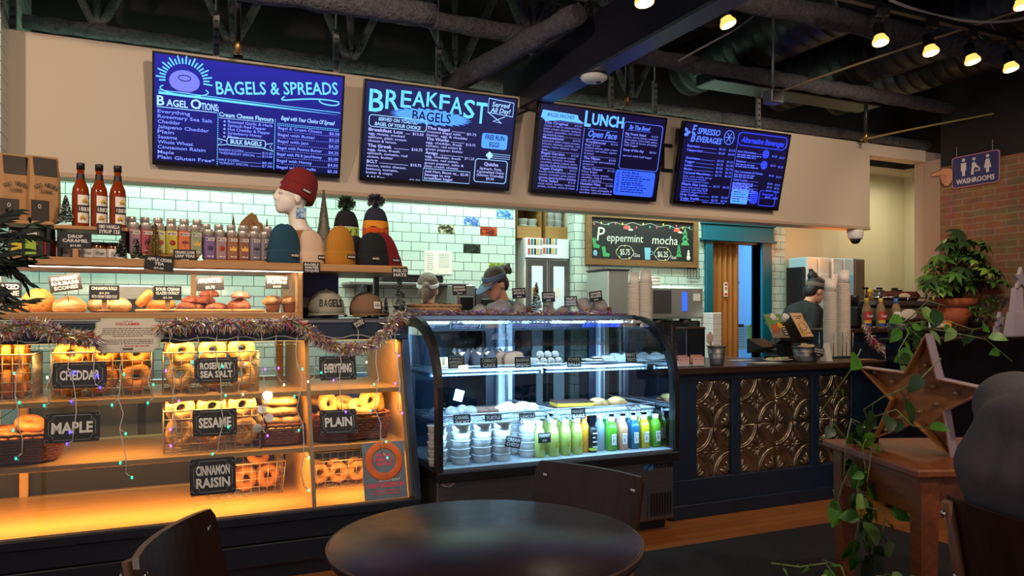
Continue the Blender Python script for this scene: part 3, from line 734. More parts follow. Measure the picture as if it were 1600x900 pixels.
for y, n, a, b in ((.70, 'Espresso', '$3.25', '$3.50'), (.65, 'Cappuccino', '$5.00', '$6.00'), (.555, 'Americano', '$3.50', '$4.25'), (.51, 'Fogger', '$5.25', '$6.00'), (.465, 'Latte', '$5.00', '$5.75'), (.42, 'Mocha', '$5.50', '$6.25'), (.375, 'Caramel Macchiato', '$5.75', '$6.50'), (.235, 'Maple Slap Latte', '$5.75', '$6.25'), (.105, 'Drip Coffee', '$3.00', '$3.50'), (.06, 'Tulip Refill', '$2.25', '$2.50')):
    w = len(n) * .0142
    p.text(n, .055, y, .028, w, bold=.02); p.rect(.062 + w, y + .003, .32, y + .007); p.text(a, .40, y, .026, .06, align='R'); p.text(b, .49, y, .026, .06, align='R')
for y, l in ((.335, 'latte with vanilla syrup'), (.305, 'and caramel drizzle'), (.275, 'optional whipped cream'), (.2, 'latte with maple syrup'), (.172, 'topped with slap fluff'), (.144, 'optional whipped cream')): p.text(l, .055, y, .022, len(l) * .0108)
for y, n in ((.70, 'Hot Chocolate'), (.58, 'Steamer'), (.45, 'Hot Lemonade & Honey'), (.345, 'Chai Latte'), (.30, 'London Fog'), (.255, 'Steeped Tea'), (.17, 'Iced Coffee')):
    w = len(n) * .0135
    p.text(n, .515, y, .026, w, bold=.02); p.rect(.52 + w, y + .003, .76, y + .006); p.text('$4.50', .90, y - .012, .024, .05, align='R'); p.text('$5.25', .975, y - .02, .024, .05, align='R')
    for k in range(2): p.dash(.515, rnd.uniform(.68, .75), y - .034 - k * .027, .022)
p.rect(.498, .12, .5, .80); p.text('Follow us', .06, .027, .03, .13, shear=.3, bold=.01); p.dash(.26, .47, .028, .026)
art(t, 'menu_lettering', p.mb, emis('screen_blue_text', (84, 104, 255), .95))
# bracket edge showing beside the last screen
t = thing('wall_mount', 'small black wall mount frame beside the espresso screen', 'bracket', (3.70, FY, 2.46))
mb = MB().box((0, -.02, 0), (.10, 0, .025)).box((0, -.02, .2), (.10, 0, .225)).box((0, -.018, 0), (.02, -.002, .225)); mb.build('bracket_plate', BLACK, t)
MB().box((.005, -.03, .03), (.015, -.018, .195)).build('bracket_arm', BLACK, t)

# ------------------------------------------------------------------ builders shared by the counters
def face_rot(rz=0.0, lean=0.0, roll=0.0):
    """stand something drawn in XY upright, facing the customers"""
    return (RZ(rz) @ RX(R(90) - lean) @ RZ(roll)).to_euler()
CARDK = mat('card_black', (24, 22, 24), .55)
CARDBR = mat('card_brown', (52, 42, 38), .55)
def card(px, py, wp, hp, Y, lines, label, rz=0, lean=0, roll=0, bg=None, peg=0.0, foot=False, fit=.84):
    """a small price card whose middle shows at (px, py); peg = length of the pick it stands on"""
    c = at(px, py, Y=Y); D = Y / (cos(YAW) - (px - 800) / F * sin(YAW))
    w, h = wp * D / F / (cos(YAW) ** 1), hp * D / F
    t = thing('price_card', label, 'price card', c, rot=face_rot(rz, lean, roll), group=None)
    MB().rbox((-w / 2, -h / 2, -.003), (w / 2, h / 2, 0), .001).build('card_board', bg or CARDK, t)
    mb = MB(); n = len(lines); lh = h * .84 / n
    for i, s in enumerate(lines):
        k = .62 if s[:1] == '$' else 1
        hh = min(lh * .72, .03) * (k if k < 1 else 1)
        put(mb, s, 0, h * .42 - lh * (i + .86), hh, T(0, 0, .0006), min(w * fit * (.4 if k < 1 else 1), hh * 1.05 * len(s)), 'C', .03)
    mb.build('lettering', CHALKW, t)
    if peg:
        if foot: MB().rbox((-.012, -h / 2 - peg, -.012), (.012, -h * .2, -.003), .002).rbox((-.03, -h / 2 - peg, -.02), (.03, -h / 2 - peg + .006, .02), .002).build('card_stand', OAK, t)
        else: MB().cyl((0, -h / 2 - peg, -.005), (0, -h * .1, -.005), .0022, n=6).build('card_pick', OAK, t)
    return t
BREAD = {}
def bread_mat(name, c, c2, top=None):
    m = mat(name, c, .5, noise=(16, .22, c2), bump=(45, .7 if 'scone' in name or 'fritter' in name or 'muffin' in name else .3)); return m
BG_GOLD = bread_mat('bagel_golden', (214, 146, 66), (186, 108, 38)); BG_PALE = bread_mat('bagel_pale', (224, 186, 128), (206, 156, 92))
BG_TAN = bread_mat('bagel_tan', (214, 166, 108), (190, 138, 80)); BG_BROWN = bread_mat('bagel_brown', (196, 128, 70), (160, 92, 44))
def bagel_proto(m, label, group, Rr=.042, r=.0245, seed=1, h=.86):
    q = random.Random(seed); mb = MB()
    rings = []
    n, k = 22, 12; ph = [q.uniform(0, 6.28) for _ in range(4)]
    for i in range(n):
        a = 2 * pi * i / n
        rr = r * (1 + .07 * sin(2 * a + ph[0]) + .05 * sin(3 * a + ph[1])); R2 = Rr * (1 + .04 * sin(2 * a + ph[2]))
        rings.append([((R2 + rr * cos(2 * pi * j / k)) * cos(a), (R2 + rr * cos(2 * pi * j / k)) * sin(a), rr * h * sin(2 * pi * j / k) * (1.05 if j < k / 2 else .92)) for j in range(k)])
    mb.loft(rings, False, True)
    o = mb.build('bagel', m); return tag(o, label, 'bagel', group)
def scatter(proto, spots):
    for i, (loc, rot) in enumerate(spots):
        o = proto if i == 0 else dup(proto, loc)
        o.location = loc; o.rotation_euler = rot
def wire_basket(c, w, d, h, label, rz=0, cell=.042, flare=.0, hb=None):
    """c = middle of the bottom front edge"""
    t = thing('wire_basket', label, 'wire basket', c, rz, None)
    mb = MB(); r = .0022; hb = hb or h
    nx = max(3, round(w / cell)); nz = max(3, round(h / cell)); ny = max(2, round(d / cell))
    def fr(x, z): return (x * (1 + flare * z / h), -flare * w * .4 * z / h, z)
    for i in range(nx + 1):
        x = -w / 2 + w * i / nx
        mb.tube([fr(x, 0), fr(x, h)], r, 4); mb.tube([(x, d, 0), (x * (1 + flare), d + flare * w * .4, hb)], r, 4); mb.tube([(x, 0, 0), (x, d, 0)], r, 4)
    for k in range(nz):
        z = h * k / nz; s = 1 + flare * z / h; e = flare * w * .4 * z / h
        mb.tube([(-w / 2 * s, -e, z), (w / 2 * s, -e, z), (w / 2 * s, d + e, z), (-w / 2 * s, d + e, z)], r, 4, True)
    for j in range(1, ny):
        y = d * j / ny
        mb.tube([(-w / 2, y, 0), (-w / 2 * (1 + flare), y, h)], r, 4); mb.tube([(w / 2, y, 0), (w / 2 * (1 + flare), y, h)], r, 4); mb.tube([(-w / 2, y, 0), (w / 2, y, 0)], r, 4)
    mb.build('wire_mesh', WIRE, t)
    s = 1 + flare; e = flare * w * .4
    MB().tube([(-w / 2 * s, -e, h), (w / 2 * s, -e, h), (w / 2 * s, d + e, hb), (-w / 2 * s, d + e, hb)], .004, 6, True).build('rim', WIRE, t)
    return t
CANE = mat('cane', (150, 84, 46), .55, noise=(18, .25, (108, 58, 30)))
def wicker(c, w, d, h, label, rz=0, flare=.12, mt=None, rows=None, step=.02):
    """c = middle of the bottom"""
    t = thing('wicker_basket', label, 'basket', c, rz, None)
    mt = mt or CANE; rows = rows or max(4, round(h / .016))
    def per(s, n):
        W, Dp = w / 2 * s, d / 2 * s; q = min(W, Dp) * .35; P = []
        L = [(W, -Dp + q), (W, Dp - q), (W - q, Dp), (-W + q, Dp), (-W, Dp - q), (-W, -Dp + q), (-W + q, -Dp), (W - q, -Dp)]
        for i in range(8):
            a, b = V(L[i] + (0,)), V(L[(i + 1) % 8] + (0,)); k = max(1, round((b - a).length / step))
            P += [a.lerp(b, j / k) for j in range(k)]
        return P
    mb = MB()
    for k in range(rows):
        f = k / rows; s = 1 + flare * f; P = per(s, 0); z = .012 + (h - .02) * f; pts = []
        for i, p in enumerate(P):
            o = .0055 if (i + k) % 2 else -.0035
            n = V((p.x / (w * w), p.y / (d * d), 0)).normalized(); pts.append((p.x + n.x * o, p.y + n.y * o, z + rnd.uniform(-.0015, .0015)))
        mb.tube(pts, h / rows * .56, 5, True)
    for i, p in enumerate(per(1, 0)):
        if i % 2 == 0: mb.tube([(p.x, p.y, .004), (p.x * (1 + flare), p.y * (1 + flare), h)], .0035, 5)
    mb.build('weave', mt, t)
    pts = [(p.x * (1 + flare), p.y * (1 + flare), h + (.004 if i % 2 else 0)) for i, p in enumerate(per(1, 0))]
    MB().tube(pts, .009, 6, True).build('rim', mt, t)
    MB().prism([(p.x, p.y) for p in per(.98, 0)], .002, .010).build('basket_bottom', mt, t)
    return t

# ------------------------------------------------------------------ the bagel display case
CX0, CX1 = -1.6, 1.27
def gy(z): return 3.92 + .268 * (z - .333)
t = thing('bagel_display_case', 'long navy bagel display case with glowing maple shelves behind slanted glass', 'display case', (0, 4.3, 0))
W = dict(parent=t, world=True)
mb = MB().box((CX0, 3.97, 0), (CX1, 4.86, .09)).rbox((CX0, 3.925, .08), (CX1, 4.86, .19), .006).rbox((CX0, 3.925, .194), (CX1, 4.86, .312), .006)
mb.build('base', NAVYD, **W)
MB().rbox((CX0, 3.91, .29), (CX1 + .03, 3.96, .335), .005).build('bottom_rail', NAVYD, **W)
def shelf_board(z0, z1, nm):
    MB().rbox((CX0, gy(z1) + .035, z0), (CX1 - .025, 4.84, z1), .003).build(nm, MAPLE, **W)
MB().box((CX0, 3.95, .312), (CX1 - .025, 4.84, .34)).build('deck', MAPLE, **W)
shelf_board(.605, .632, 'shelf'); shelf_board(.888, .915, 'shelf')
def ywall(x0, x1, front, z0=.34, z1=1.18, nm='divider', m=MAPLE):
    poly = [(gy(z0) + front, z0), (4.84, z0), (4.84, z1), (gy(z1) + front, z1)]
    MB().prism(poly, x0, x1, Matrix(((0, 0, 1, 0), (1, 0, 0, 0), (0, 1, 0, 0), (0, 0, 0, 1)))).build(nm, m, **W)
ywall(.735, .755, .03)
ywall(CX1 - .028, CX1 - .008, .03, nm='end_panel')
ywall(CX1 - .006, CX1 + .03, -.004, .33, 1.19, 'corner_post', NAVY)
MB().rbox((CX0, gy(1.18) - .012, 1.178), (CX1 + .03, 4.2, 1.268), .005).build('top_rail', NAVY, **W)
MB().rbox((CX0, gy(1.26) - .03, 1.268), (CX1 + .03, 4.86, 1.291), .004).build('counter_top', STEEL, **W)
poly = [(gy(.335) + .002, .335), (gy(.335) + .010, .335), (gy(1.18) + .010, 1.18), (gy(1.18) + .002, 1.18)]
YZX = Matrix(((0, 0, 1, 0), (1, 0, 0, 0), (0, 1, 0, 0), (0, 0, 0, 1)))
MB().prism(poly, CX0, CX1 - .008, YZX).build('front_glass', GLASS, **W)
LEDW = emis('warm_led', (255, 196, 110), 6)
for z in (1.172, .882, .600): MB().box((CX0, gy(z) + .16, z), (CX1 - .03, gy(z) + .168, z + .005)).build('led_strip', LEDW, **W)
for x in (-.62, .7): MB().rbox((x - .02, 4.8, .34), (x + .02, 4.84, 1.178), .003).build('back_post', MAPLE, **W)
MB().box((CX0, 4.845, .34), (CX1 - .03, 4.852, .50)).build('back_kick', NAVYD, **W)

# chalk signs on the glass
def chalk_sign(px, py, wp, hp, z, lines, label, roll=0.0, hh=None):
    y = gy(z) - .006
    c = at(px, py, Y=y); D = y / (cos(YAW) - (px - 800) / F * sin(YAW))
    k = 1 / (cos(YAW) + 0)
    w, h = wp * D / F * 1.06, hp * D / F
    t = thing('chalkboard_sign', label, 'sign', (c.x, c.y, c.z), rot=face_rot(0, R(15), roll))
    q = [(u * w / 2, v * h / 2) for u, v in rounded(-1, -1, 1, 1, .16, 4, w / h)]
    MB().prism(q, -.004, 0).build('board', CHALK, t)
    mb = MB(); e = .84; g = .26; asp = h / w
    pts = [(-e + g * asp * 1.2, e), (e - g * asp * 1.2, e), (e - g * asp * .9, e - g), (e, e - g * 1.5), (e, -e + g * 1.5), (e - g * asp * .9, -e + g), (e - g * asp * 1.2, -e), (-e + g * asp * 1.2, -e), (-e + g * asp * .9, -e + g), (-e, -e + g * 1.5), (-e, e - g * 1.5), (-e + g * asp * .9, e - g)]
    mb.tube([(x * w / 2, y_ * h / 2, .0006) for x, y_ in pts], .0014, 4, True)
    for sx in (-1, 1):
        for sy in (-1, 1):
            mb.tube([((sx * (.9 - (.05 + .012 * i) * asp * cos(i * .7) * 1.4)) * w / 2, (sy * (.86 - (.05 + .012 * i) * sin(i * .7) * 1.4)) * h / 2, .0006) for i in range(9)], .0011, 4)
    mb.build('border', mat('chalk_grey', (150, 150, 150), .8), t)
    mb = MB(); n = len(lines); lh = h * (.36 if n == 1 else .25)
    for i, s in enumerate(lines):
        y_ = -lh / 2 + ((n - 1) / 2 - i) * lh * 1.35
        put(mb, s, 0, y_, lh, T(0, 0, .0008), min(w * .74, lh * .82 * len(s)), 'C', .035)
    mb.build('lettering', CHALKW, t)
chalk_sign(125, 586, 70, 40, .98, ['CHEDDAR'], 'black chalk sign reading cheddar on the case glass')
chalk_sign(338, 578, 60, 39, 1.02, ['ROSEMARY', 'SEA SALT'], 'black chalk sign reading rosemary sea salt')
chalk_sign(528, 575, 54, 37, 1.02, ['EVERYTHING'], 'black chalk sign reading everything before an empty shelf')
chalk_sign(113, 668, 72, 46, .72, ['MAPLE'], 'black chalk sign reading maple beside a wicker basket')
chalk_sign(336, 660, 61, 41, .76, ['SESAME'], 'black chalk sign reading sesame on a wire basket')
chalk_sign(529, 659, 54, 38, .77, ['PLAIN'], 'black chalk sign reading plain on a wicker basket')
chalk_sign(333, 744, 63, 56, .46, ['CINNAMON', 'RAISIN'], 'black chalk sign reading cinnamon raisin on the lowest level')

def grid(c, w, nx, nz, ny, jit, dia=.132, face=True, q=random.Random(3), tilt=.25):
    """spots for bagels filed in rows in a basket whose bottom front middle is c"""
    o = []
    for k in range(ny):
        for j in range(nz):
            for i in range(nx):
                x = c[0] - w / 2 + w * (i + .5) / nx + q.uniform(-jit, jit); z = c[2] + .014 + dia / 2 + j * dia * .93
                y = c[1] + .045 + k * .085
                o.append(((x, y + q.uniform(-.006, .006), z + q.uniform(0, .012)), (R(90) + q.uniform(-tilt, tilt) * .6, q.uniform(-tilt, tilt), q.uniform(-tilt, tilt))))
    return o
Z1, Z2, Z0_ = .920, .637, .345
c = (-.215, 4.16, Z1); wire_basket(c, .425, .34, .215, 'wire basket of cheddar bagels on the top shelf')
sp = grid(c, .41, 3, 2, 2, .008, .132, tilt=.35)
scatter(bagel_proto(BG_GOLD, 'golden cheddar bagel in the wire basket behind the cheddar sign', 'cheddar bagels', .0445, .026, 2), sp)
c = (.275, 4.16, Z1); wire_basket(c, .45, .34, .205, 'wire basket of pale seasoned bagels behind the rosemary sign')
sp = grid(c, .435, 3, 2, 2, .006, .136)
scatter(bagel_proto(BG_PALE, 'pale bagel in the wire basket behind the rosemary sea salt sign', 'rosemary sea salt bagels', .0455, .0262, 5), sp)
c = (-.70, 4.16, Z1); wire_basket(c, .40, .34, .21, 'wire basket of upright golden bagels at the hanging plant end')
sp = []
for j in range(2):
    for i in range(6): sp.append(((-.82 + i * .052, 4.235, Z1 + .08 + j * .13), (0, R(90), 0)))
    for i in range(6): sp.append(((-.82 + i * .052, 4.385, Z1 + .08 + j * .13), (0, R(90), 0)))
scatter(bagel_proto(BG_GOLD, 'golden bagel filed on edge in the wire basket at the plant end', 'golden bagels on edge', .042, .0235, 8), sp)
c = (.275, 4.10, Z2); wire_basket(c, .45, .34, .205, 'wire basket of bagels behind the sesame sign')
sp = grid(c, .435, 3, 2, 2, .006, .136)
scatter(bagel_proto(BG_TAN, 'tan bagel in the wire basket behind the sesame sign', 'sesame bagels', .0455, .0262, 11), sp)
wicker((.61, 4.27, Z2), .215, .30, .10, 'wicker basket of flat stacked bagels beside the divider', flare=.06)
sp = [((.61 + (.045 if i % 2 else -.045) * (1 if j < 2 else .6), 4.20 + (i // 2) * .12, Z2 + .075 + j * .048), (rnd.uniform(-.2, .2), rnd.uniform(-.15, .15), i)) for j in range(4) for i in range(4)]
scatter(bagel_proto(BG_PALE, 'pale bagel stacked flat in the narrow wicker basket by the divider', 'flat stacked pale bagels', .040, .024, 13), sp)
wicker((.985, 4.25, Z2), .38, .28, .135, 'wide wicker basket heaped with plain bagels in the end bay', flare=.08)
sp = [((.87, 4.23, Z2 + .12), (.2, .1, 0)), ((1.0, 4.20, Z2 + .12), (.3, 0, 1)), ((1.1, 4.28, Z2 + .12), (.1, .2, 0)), ((.92, 4.33, Z2 + .13), (.2, .3, 0)),
      ((.87, 4.23, Z2 + .19), (R(70), .2, .5)), ((.97, 4.27, Z2 + .185), (.5, .2, 0)), ((1.03, 4.18, Z2 + .17), (.6, .1, .3)), ((1.1, 4.22, Z2 + .20), (R(80), .1, .25)), ((1.16, 4.27, Z2 + .19), (R(75), .5, .9)), ((.83, 4.35, Z2 + .2), (.2, .1, 0))]
scatter(bagel_proto(BG_PALE, 'cream coloured plain bagel heaped in the wide wicker basket', 'plain bagels', .041, .026, 17), sp)
wicker((-.62, 4.26, Z2), .42, .32, .13, 'wicker basket of maple bagels beside the maple sign', flare=.16)
sp = [((-.75 + i * .13, 4.2 + j * .12, Z2 + .11 + .02 * j), (rnd.uniform(-.2, .3), rnd.uniform(-.2, .2), i)) for i in range(3) for j in range(2)] + [((-.52, 4.24, Z2 + .165), (.35, .15, 0))]
scatter(bagel_proto(BG_BROWN, 'brown maple bagel in the wicker basket beside the maple sign', 'maple bagels', .043, .025, 19), sp)
c = (.46, 4.33, Z0_); wire_basket(c, .37, .26, .17, 'low wire basket on the deck behind the cinnamon raisin sign', rz=.05, flare=.08)
sp = grid(c, .35, 3, 1, 2, .004, .124, tilt=.2) + [((.53, 4.44, Z0_ + .19), (.7, .2, 0))]
scatter(bagel_proto(BG_BROWN, 'dark cinnamon raisin bagel in the low wire basket', 'cinnamon raisin bagels', .041, .022, 23), sp)
c = (.96, 4.33, Z0_); wire_basket(c, .34, .26, .15, 'low wire basket on the deck behind the picture card', flare=.08)
sp = grid(c, .33, 3, 1, 2, .004, .116, tilt=.25)
scatter(bagel_proto(BG_TAN, 'tan bagel in the low wire basket behind the picture card', 'bagels behind the picture card', .039, .0205, 29), sp)
# picture card in the corner of the glass
z = .49; c = at(601, 735, Y=gy(z) - .006); D = c.y / (cos(YAW) - (601 - 800) / F * sin(YAW))
t = thing('poster', 'small poster with a big orange bagel ring in the bottom corner of the case glass', 'poster', c, rot=face_rot(0, R(15)))
w, h = 65 * D / F * 1.05, 85 * D / F * 1.03
MB().rbox((-w / 2, -h / 2, -.004), (w / 2, h / 2, 0), .001).build('poster_sheet', mat('poster_slate', (120, 136, 148), .6, noise=(20, .25, (92, 106, 116))), t)
MB().torus(w * .36, w * .085, 40, 10, T(0, h * .17, .001) @ SC(1, 1, .12)).build('bagel_picture', mat('poster_orange', (244, 120, 50), .6, noise=(14, .3, (206, 84, 30))), t)
mb = MB()
for s, y, ww in (('FRESH', .245, .34), ('MISFIT', .165, .44), ('SAMPLES', .09, .36)): put(mb, s, 0, h * y, h * .055, T(0, 0, .001), w * ww, 'C', .03)
put(mb, 'HALF DOZEN $9', 0, -h * .29, h * .075, T(0, 0, .001), w * .86, 'C', .03)
mb.build('poster_title', mat('poster_red', (246, 70, 96), .6), t)
mb = MB(); put(mb, 'assorted', w * .1, -h * .19, h * .06, T(0, 0, .0012), w * .5, 'C', .0, .3); mb.build('script_lettering', CARDW, t)
mb = MB()
for k in range(2): dashes(mb, -w * .3, w * .3, -h * (.36 + .05 * k), h * .025, T(0, 0, .0006), rnd)
mb.build('small_print', MATS['poster_red'], t)
# wired spot lights at the divider
t = thing('clip_lamp', 'cluster of three small white spot lamps clipped beside the sesame basket', 'lamp', (.50, 4.08, .80))
for i, (x, z) in enumerate(((0, .02), (.035, -.012), (-.02, -.05))):
    MB().lathe([(.012, 0), (.022, .03), (.022, .036)], 14, T(x, -.01, z) @ RX(R(60 + 20 * i))).build('lamp_cup', WHITE, t)
    MB().lathe([(.0, .034), (.019, .034)], 14, T(x, -.01, z) @ RX(R(60 + 20 * i))).build('lamp_face', emis('clip_glow', (255, 240, 210), 5), t)
MB().tube([(0, 0, .02), (.03, .02, -.05), (.01, .01, -.13), (0, 0, -.165)], .005, 6).build('flex', BLACK, t)

# ------------------------------------------------------------------ tinsel garlands
TINS = [mat('tinsel_silver', (240, 236, 228), .25, .45), mat('tinsel_purple', (150, 70, 180), .3, .2), mat('tinsel_gold', (226, 190, 110), .3, .3), mat('tinsel_red', (210, 60, 80), .3, .2), mat('tinsel_blue', (90, 100, 200), .3, .2), mat('tinsel_green', (130, 160, 110), .3, .2)]
def tinsel(pts, n, L, label, wts=(8, 1, 4, 2, 1, 2), seed=5):
    q = random.Random(seed); pts = [V(p) for p in pts]
    ln = [0]
    for a, b in zip(pts, pts[1:]): ln.append(ln[-1] + (b - a).length)
    mb = MB(); bag = [i for i, k in enumerate(wts) for _ in range(k)]
    cur = 0
    for s in range(n):
        if s % 6 == 0: cur = q.choice(bag)
        d = q.uniform(0, ln[-1]); i = max(j for j in range(len(ln)) if ln[j] <= d); i = min(i, len(pts) - 2)
        p = pts[i].lerp(pts[i + 1], (d - ln[i]) / max(1e-6, ln[i + 1] - ln[i]))
        v = V((q.gauss(0, 1), q.gauss(0, 1), q.gauss(0, 1) - .25)).normalized(); u = v.orthogonal().normalized(); u = Matrix.Rotation(q.uniform(0, 6.28), 3, v) @ u
        l = L * q.uniform(.55, 1.1); w = .0029
        b = p + v * l * .5 + V((q.uniform(-.01, .01), q.uniform(-.01, .01), -.004)); e = p + v * l + V((q.uniform(-.015, .015), q.uniform(-.015, .015), -.012))
        mb.use(cur if q.random() < .7 else q.choice(bag))
        mb.add([p - u * w, p + u * w, b + u * w, b - u * w, e], [(0, 1, 2, 3), (3, 2, 4)])
    t = thing('tinsel_garland', label, 'garland', pts[0])
    mb.build('tinsel_strands', TINS, t, True)
    MB().use(0).tube(pts, .004, 5).build('garland_core', TINS[0], t, True)
ty = gy(1.22) - .045
tinsel([at(-60, 520, Y=ty), at(0, 515, Y=ty), at(50, 505, Y=ty), at(100, 522, Y=ty), at(150, 530, Y=ty)], 3600, .06, 'multicoloured tinsel garland along the bagel case, on the plant side of the oval notice', seed=1)
tinsel([at(250, 510, Y=ty), at(330, 503, Y=ty), at(400, 508, Y=ty), at(455, 500, Y=ty), at(478, 512, Y=ty), at(500, 532, Y=ty), at(535, 543, Y=ty), at(575, 540, Y=ty), at(600, 523, Y=ty), at(615, 500, Y=ty), at(632, 490, Y=ty)], 5600, .055, 'multicoloured tinsel garland swagging down to the end of the bagel case', seed=2)

# notice plaque
c = at(200, 524, Y=gy(1.2) - .03); D = 3.72
t = thing('notice_plaque', 'cream notice plaque with notched green border in the middle of the tinsel', 'sign', c, rot=face_rot(0, R(6)))
w, h = 102 * D / F * 1.02, 54 * D / F
def plq(k): 
    pts = [(-.36, .5), (.36, .5), (.37, .42), (.43, .38), (.43, .22)] + [(.5, 0.0)] + [(.43, -.22), (.43, -.38), (.37, -.42), (.36, -.5)]
    pts = pts + [(-x, y) for x, y in reversed(pts)][:-1] if False else pts + [(-x, -y) for x, y in pts]
    return [(x * w * k, y * h * k) for x, y in pts]
MB().prism(plq(1), -.006, 0).build('plaque_rim', mat('plaque_green', (150, 172, 130), .6), t)
MB().prism(plq(.95), 0, .0012).build('plaque_face', mat('plaque_cream', (206, 198, 180), .65), t)
mb = MB(); put(mb, 'DISCLAIMER', 0, h * .29, h * .075, T(0, 0, .0016), w * .32, 'C', .03); dashes(mb, w * -.05, w * .3, -h * .32, h * .035, T(0, 0, .0014), rnd); mb.build('plaque_title', mat('plaque_red', (190, 50, 50), .6), t)
mb = MB()
for k in range(9):
    if k == 5: continue
    dashes(mb, -w * (.34 if k < 4 or k > 5 else .2), w * (.34 if k < 4 or k > 5 else .2), h * (.19 - .055 * k), h * .03, T(0, 0, .0014), rnd)
mb.box((-w * .07, -h * .43, .001), (w * .07, -h * .36, .0016)); dashes(mb, -w * .06, w * .06, h * .40, h * .025, T(0, 0, .0014), rnd)
mb.build('small_print', mat('plaque_ink', (96, 90, 84), .7), t)

# icicle string lights down the front of the glass
t = thing('string_lights', 'white icicle string lights hanging over the bagel case glass', 'string lights', at(0, 532, Y=gy(1.17) - .02))
GL = [emis('bulb_green', (40, 220, 150), 2.6), emis('bulb_blue', (60, 50, 255), 4.5), emis('bulb_violet', (140, 80, 255), 3), emis('bulb_warm', (255, 230, 180), 2)]
q = random.Random(12)
def gpt(px, py):
    p = at(px, py, Y=4.05)
    for _ in range(3): p = at(px, py, Y=gy(p.z) - .03)
    return p
for ci, (px, y0, y1, pal) in enumerate(((27, 532, 708, (0, 0)), (75, 532, 630, (3, 0)), (110, 530, 690, (1, 1)), (150, 545, 600, (1, 1)), (186, 530, 740, (0, 0)), (232, 545, 622, (3, 0)), (266, 525, 690, (2, 2)), (308, 523, 560, (0, 0)), (340, 520, 705, (0, 0)), (372, 520, 610, (3, 3)), (408, 520, 672, (2, 2)), (432, 520, 592, (3, 2)), (465, 520, 760, (0, 3)), (490, 540, 590, (3, 0)), (530, 540, 640, (2, 2)), (557, 500, 560, (3, 3)), (588, 545, 708, (0, 0)), (618, 505, 640, (3, 2)))):
    n = max(3, int((y1 - y0) / 22)); pts = []
    for i in range(n + 1):
        pts.append((px + q.uniform(-6, 6) * (i > 0) + (y1 - y0) * .03 * i / n, y0 + (y1 - y0) * i / n))
    cord = MB().tube([gpt(*p) for p in pts], .0024, 5).build('cord_drop', CORD, t, True)
    for i in range(1, n + 1):
        if i % 2 and i < n: continue
        a = pts[i]; dx = q.choice((-1, 1)) * q.uniform(5, 9); b = (a[0] + dx * .7, a[1] + q.uniform(2, 6)); e = (a[0] + dx, a[1] + q.uniform(4, 8))
        A, B = gpt(*a), gpt(*b); Ee = B + (B - A) * .6
        MB().tube([A, B], .003, 5).build('bulb_holder', CORD, cord, True)
        MB().ell(Ee, (.0048, .0048, .007), 8, 6).build('bulb', GL[q.choice(pal)], cord, True)
pts = [gpt(px, 532 - px * .015 + (4 if (px // 30) % 2 else 0)) for px in range(-20, 640, 15)]
MB().tube(pts, .0022, 5).build('main_cord', CORD, t, True)
# cup doodle on the rail by the swag
c = at(576, 519, Y=gy(1.22) - .018); t = thing('chalk_decal', 'white line drawing of a coffee cup with sleeve on the case rail', 'decal', c, rot=face_rot(0, R(4)))
mb = MB(); s = .045
for a in (((-.5, .55), (.5, .55), (.38, -.6), (-.38, -.6)), ((-.55, .55), (-.45, .75), (.45, .75), (.55, .55)), ((-.46, .3), (.46, .3), (.42, -.2), (-.42, -.2)), ((-.3, .15), (.3, .15), (.28, -.05), (-.28, -.05))): mb.tube([(x * s, y * s, .0008) for x, y in a], .0016, 5, True)
mb.build('cup_drawing', CHALKW, t)
c = at(561, 505, Y=gy(1.24) - .045); card(561, 505, 17, 11, c.y, ['BAGELS', 'HATS'], 'tiny tilted card hanging in the tinsel below the caps', roll=R(28))

# ------------------------------------------------------------------ plank, doughnut cabinet
PZ = 1.585
t = thing('doughnut_cabinet', 'low glass fronted doughnut cabinet with wooden ends on top of the bagel case', 'cabinet', (-.45, 4.4, 1.2915))
W = dict(parent=t, world=True)
MB().rbox((-1.6, 4.165, 1.2915), (.725, 4.80, 1.325), .003).build('base_board', OAK, **W)
MB().rbox((.70, 4.165, 1.325), (.725, 4.78, 1.545), .003).build('end_board', OAK, **W)
MB().box((-1.6, 4.172, 1.326), (.70, 4.178, 1.544)).build('front_glass', GLASS, **W)
MB().rbox((-1.6, 4.13, 1.545), (1.29, 4.80, PZ), .003).build('top_plank', OAK, **W)
MB().box((-1.6, 4.145, 1.5385), (.725, 4.157, 1.5445)).build('led_strip', emis('white_led', (255, 236, 210), 7), **W)
MB().box((-1.6, 4.142, 1.541), (.725, 4.1445, 1.5449)).build('led_lip', OAK, **W)
for x in (-1.0, .2): MB().box((x, 4.76, 1.325), (x + .03, 4.78, 1.545)).build('back_post', OAK, **W)
MB().box((.735, 4.56, 1.2915), (1.0, 4.58, 1.545)).build('backing_panel', mat('backing_violet', (96, 92, 130), .5), **W)
MB().rbox((1.255, 4.70, 1.2915), (1.285, 4.74, 1.545), .003).build('end_post', BLACK, **W)

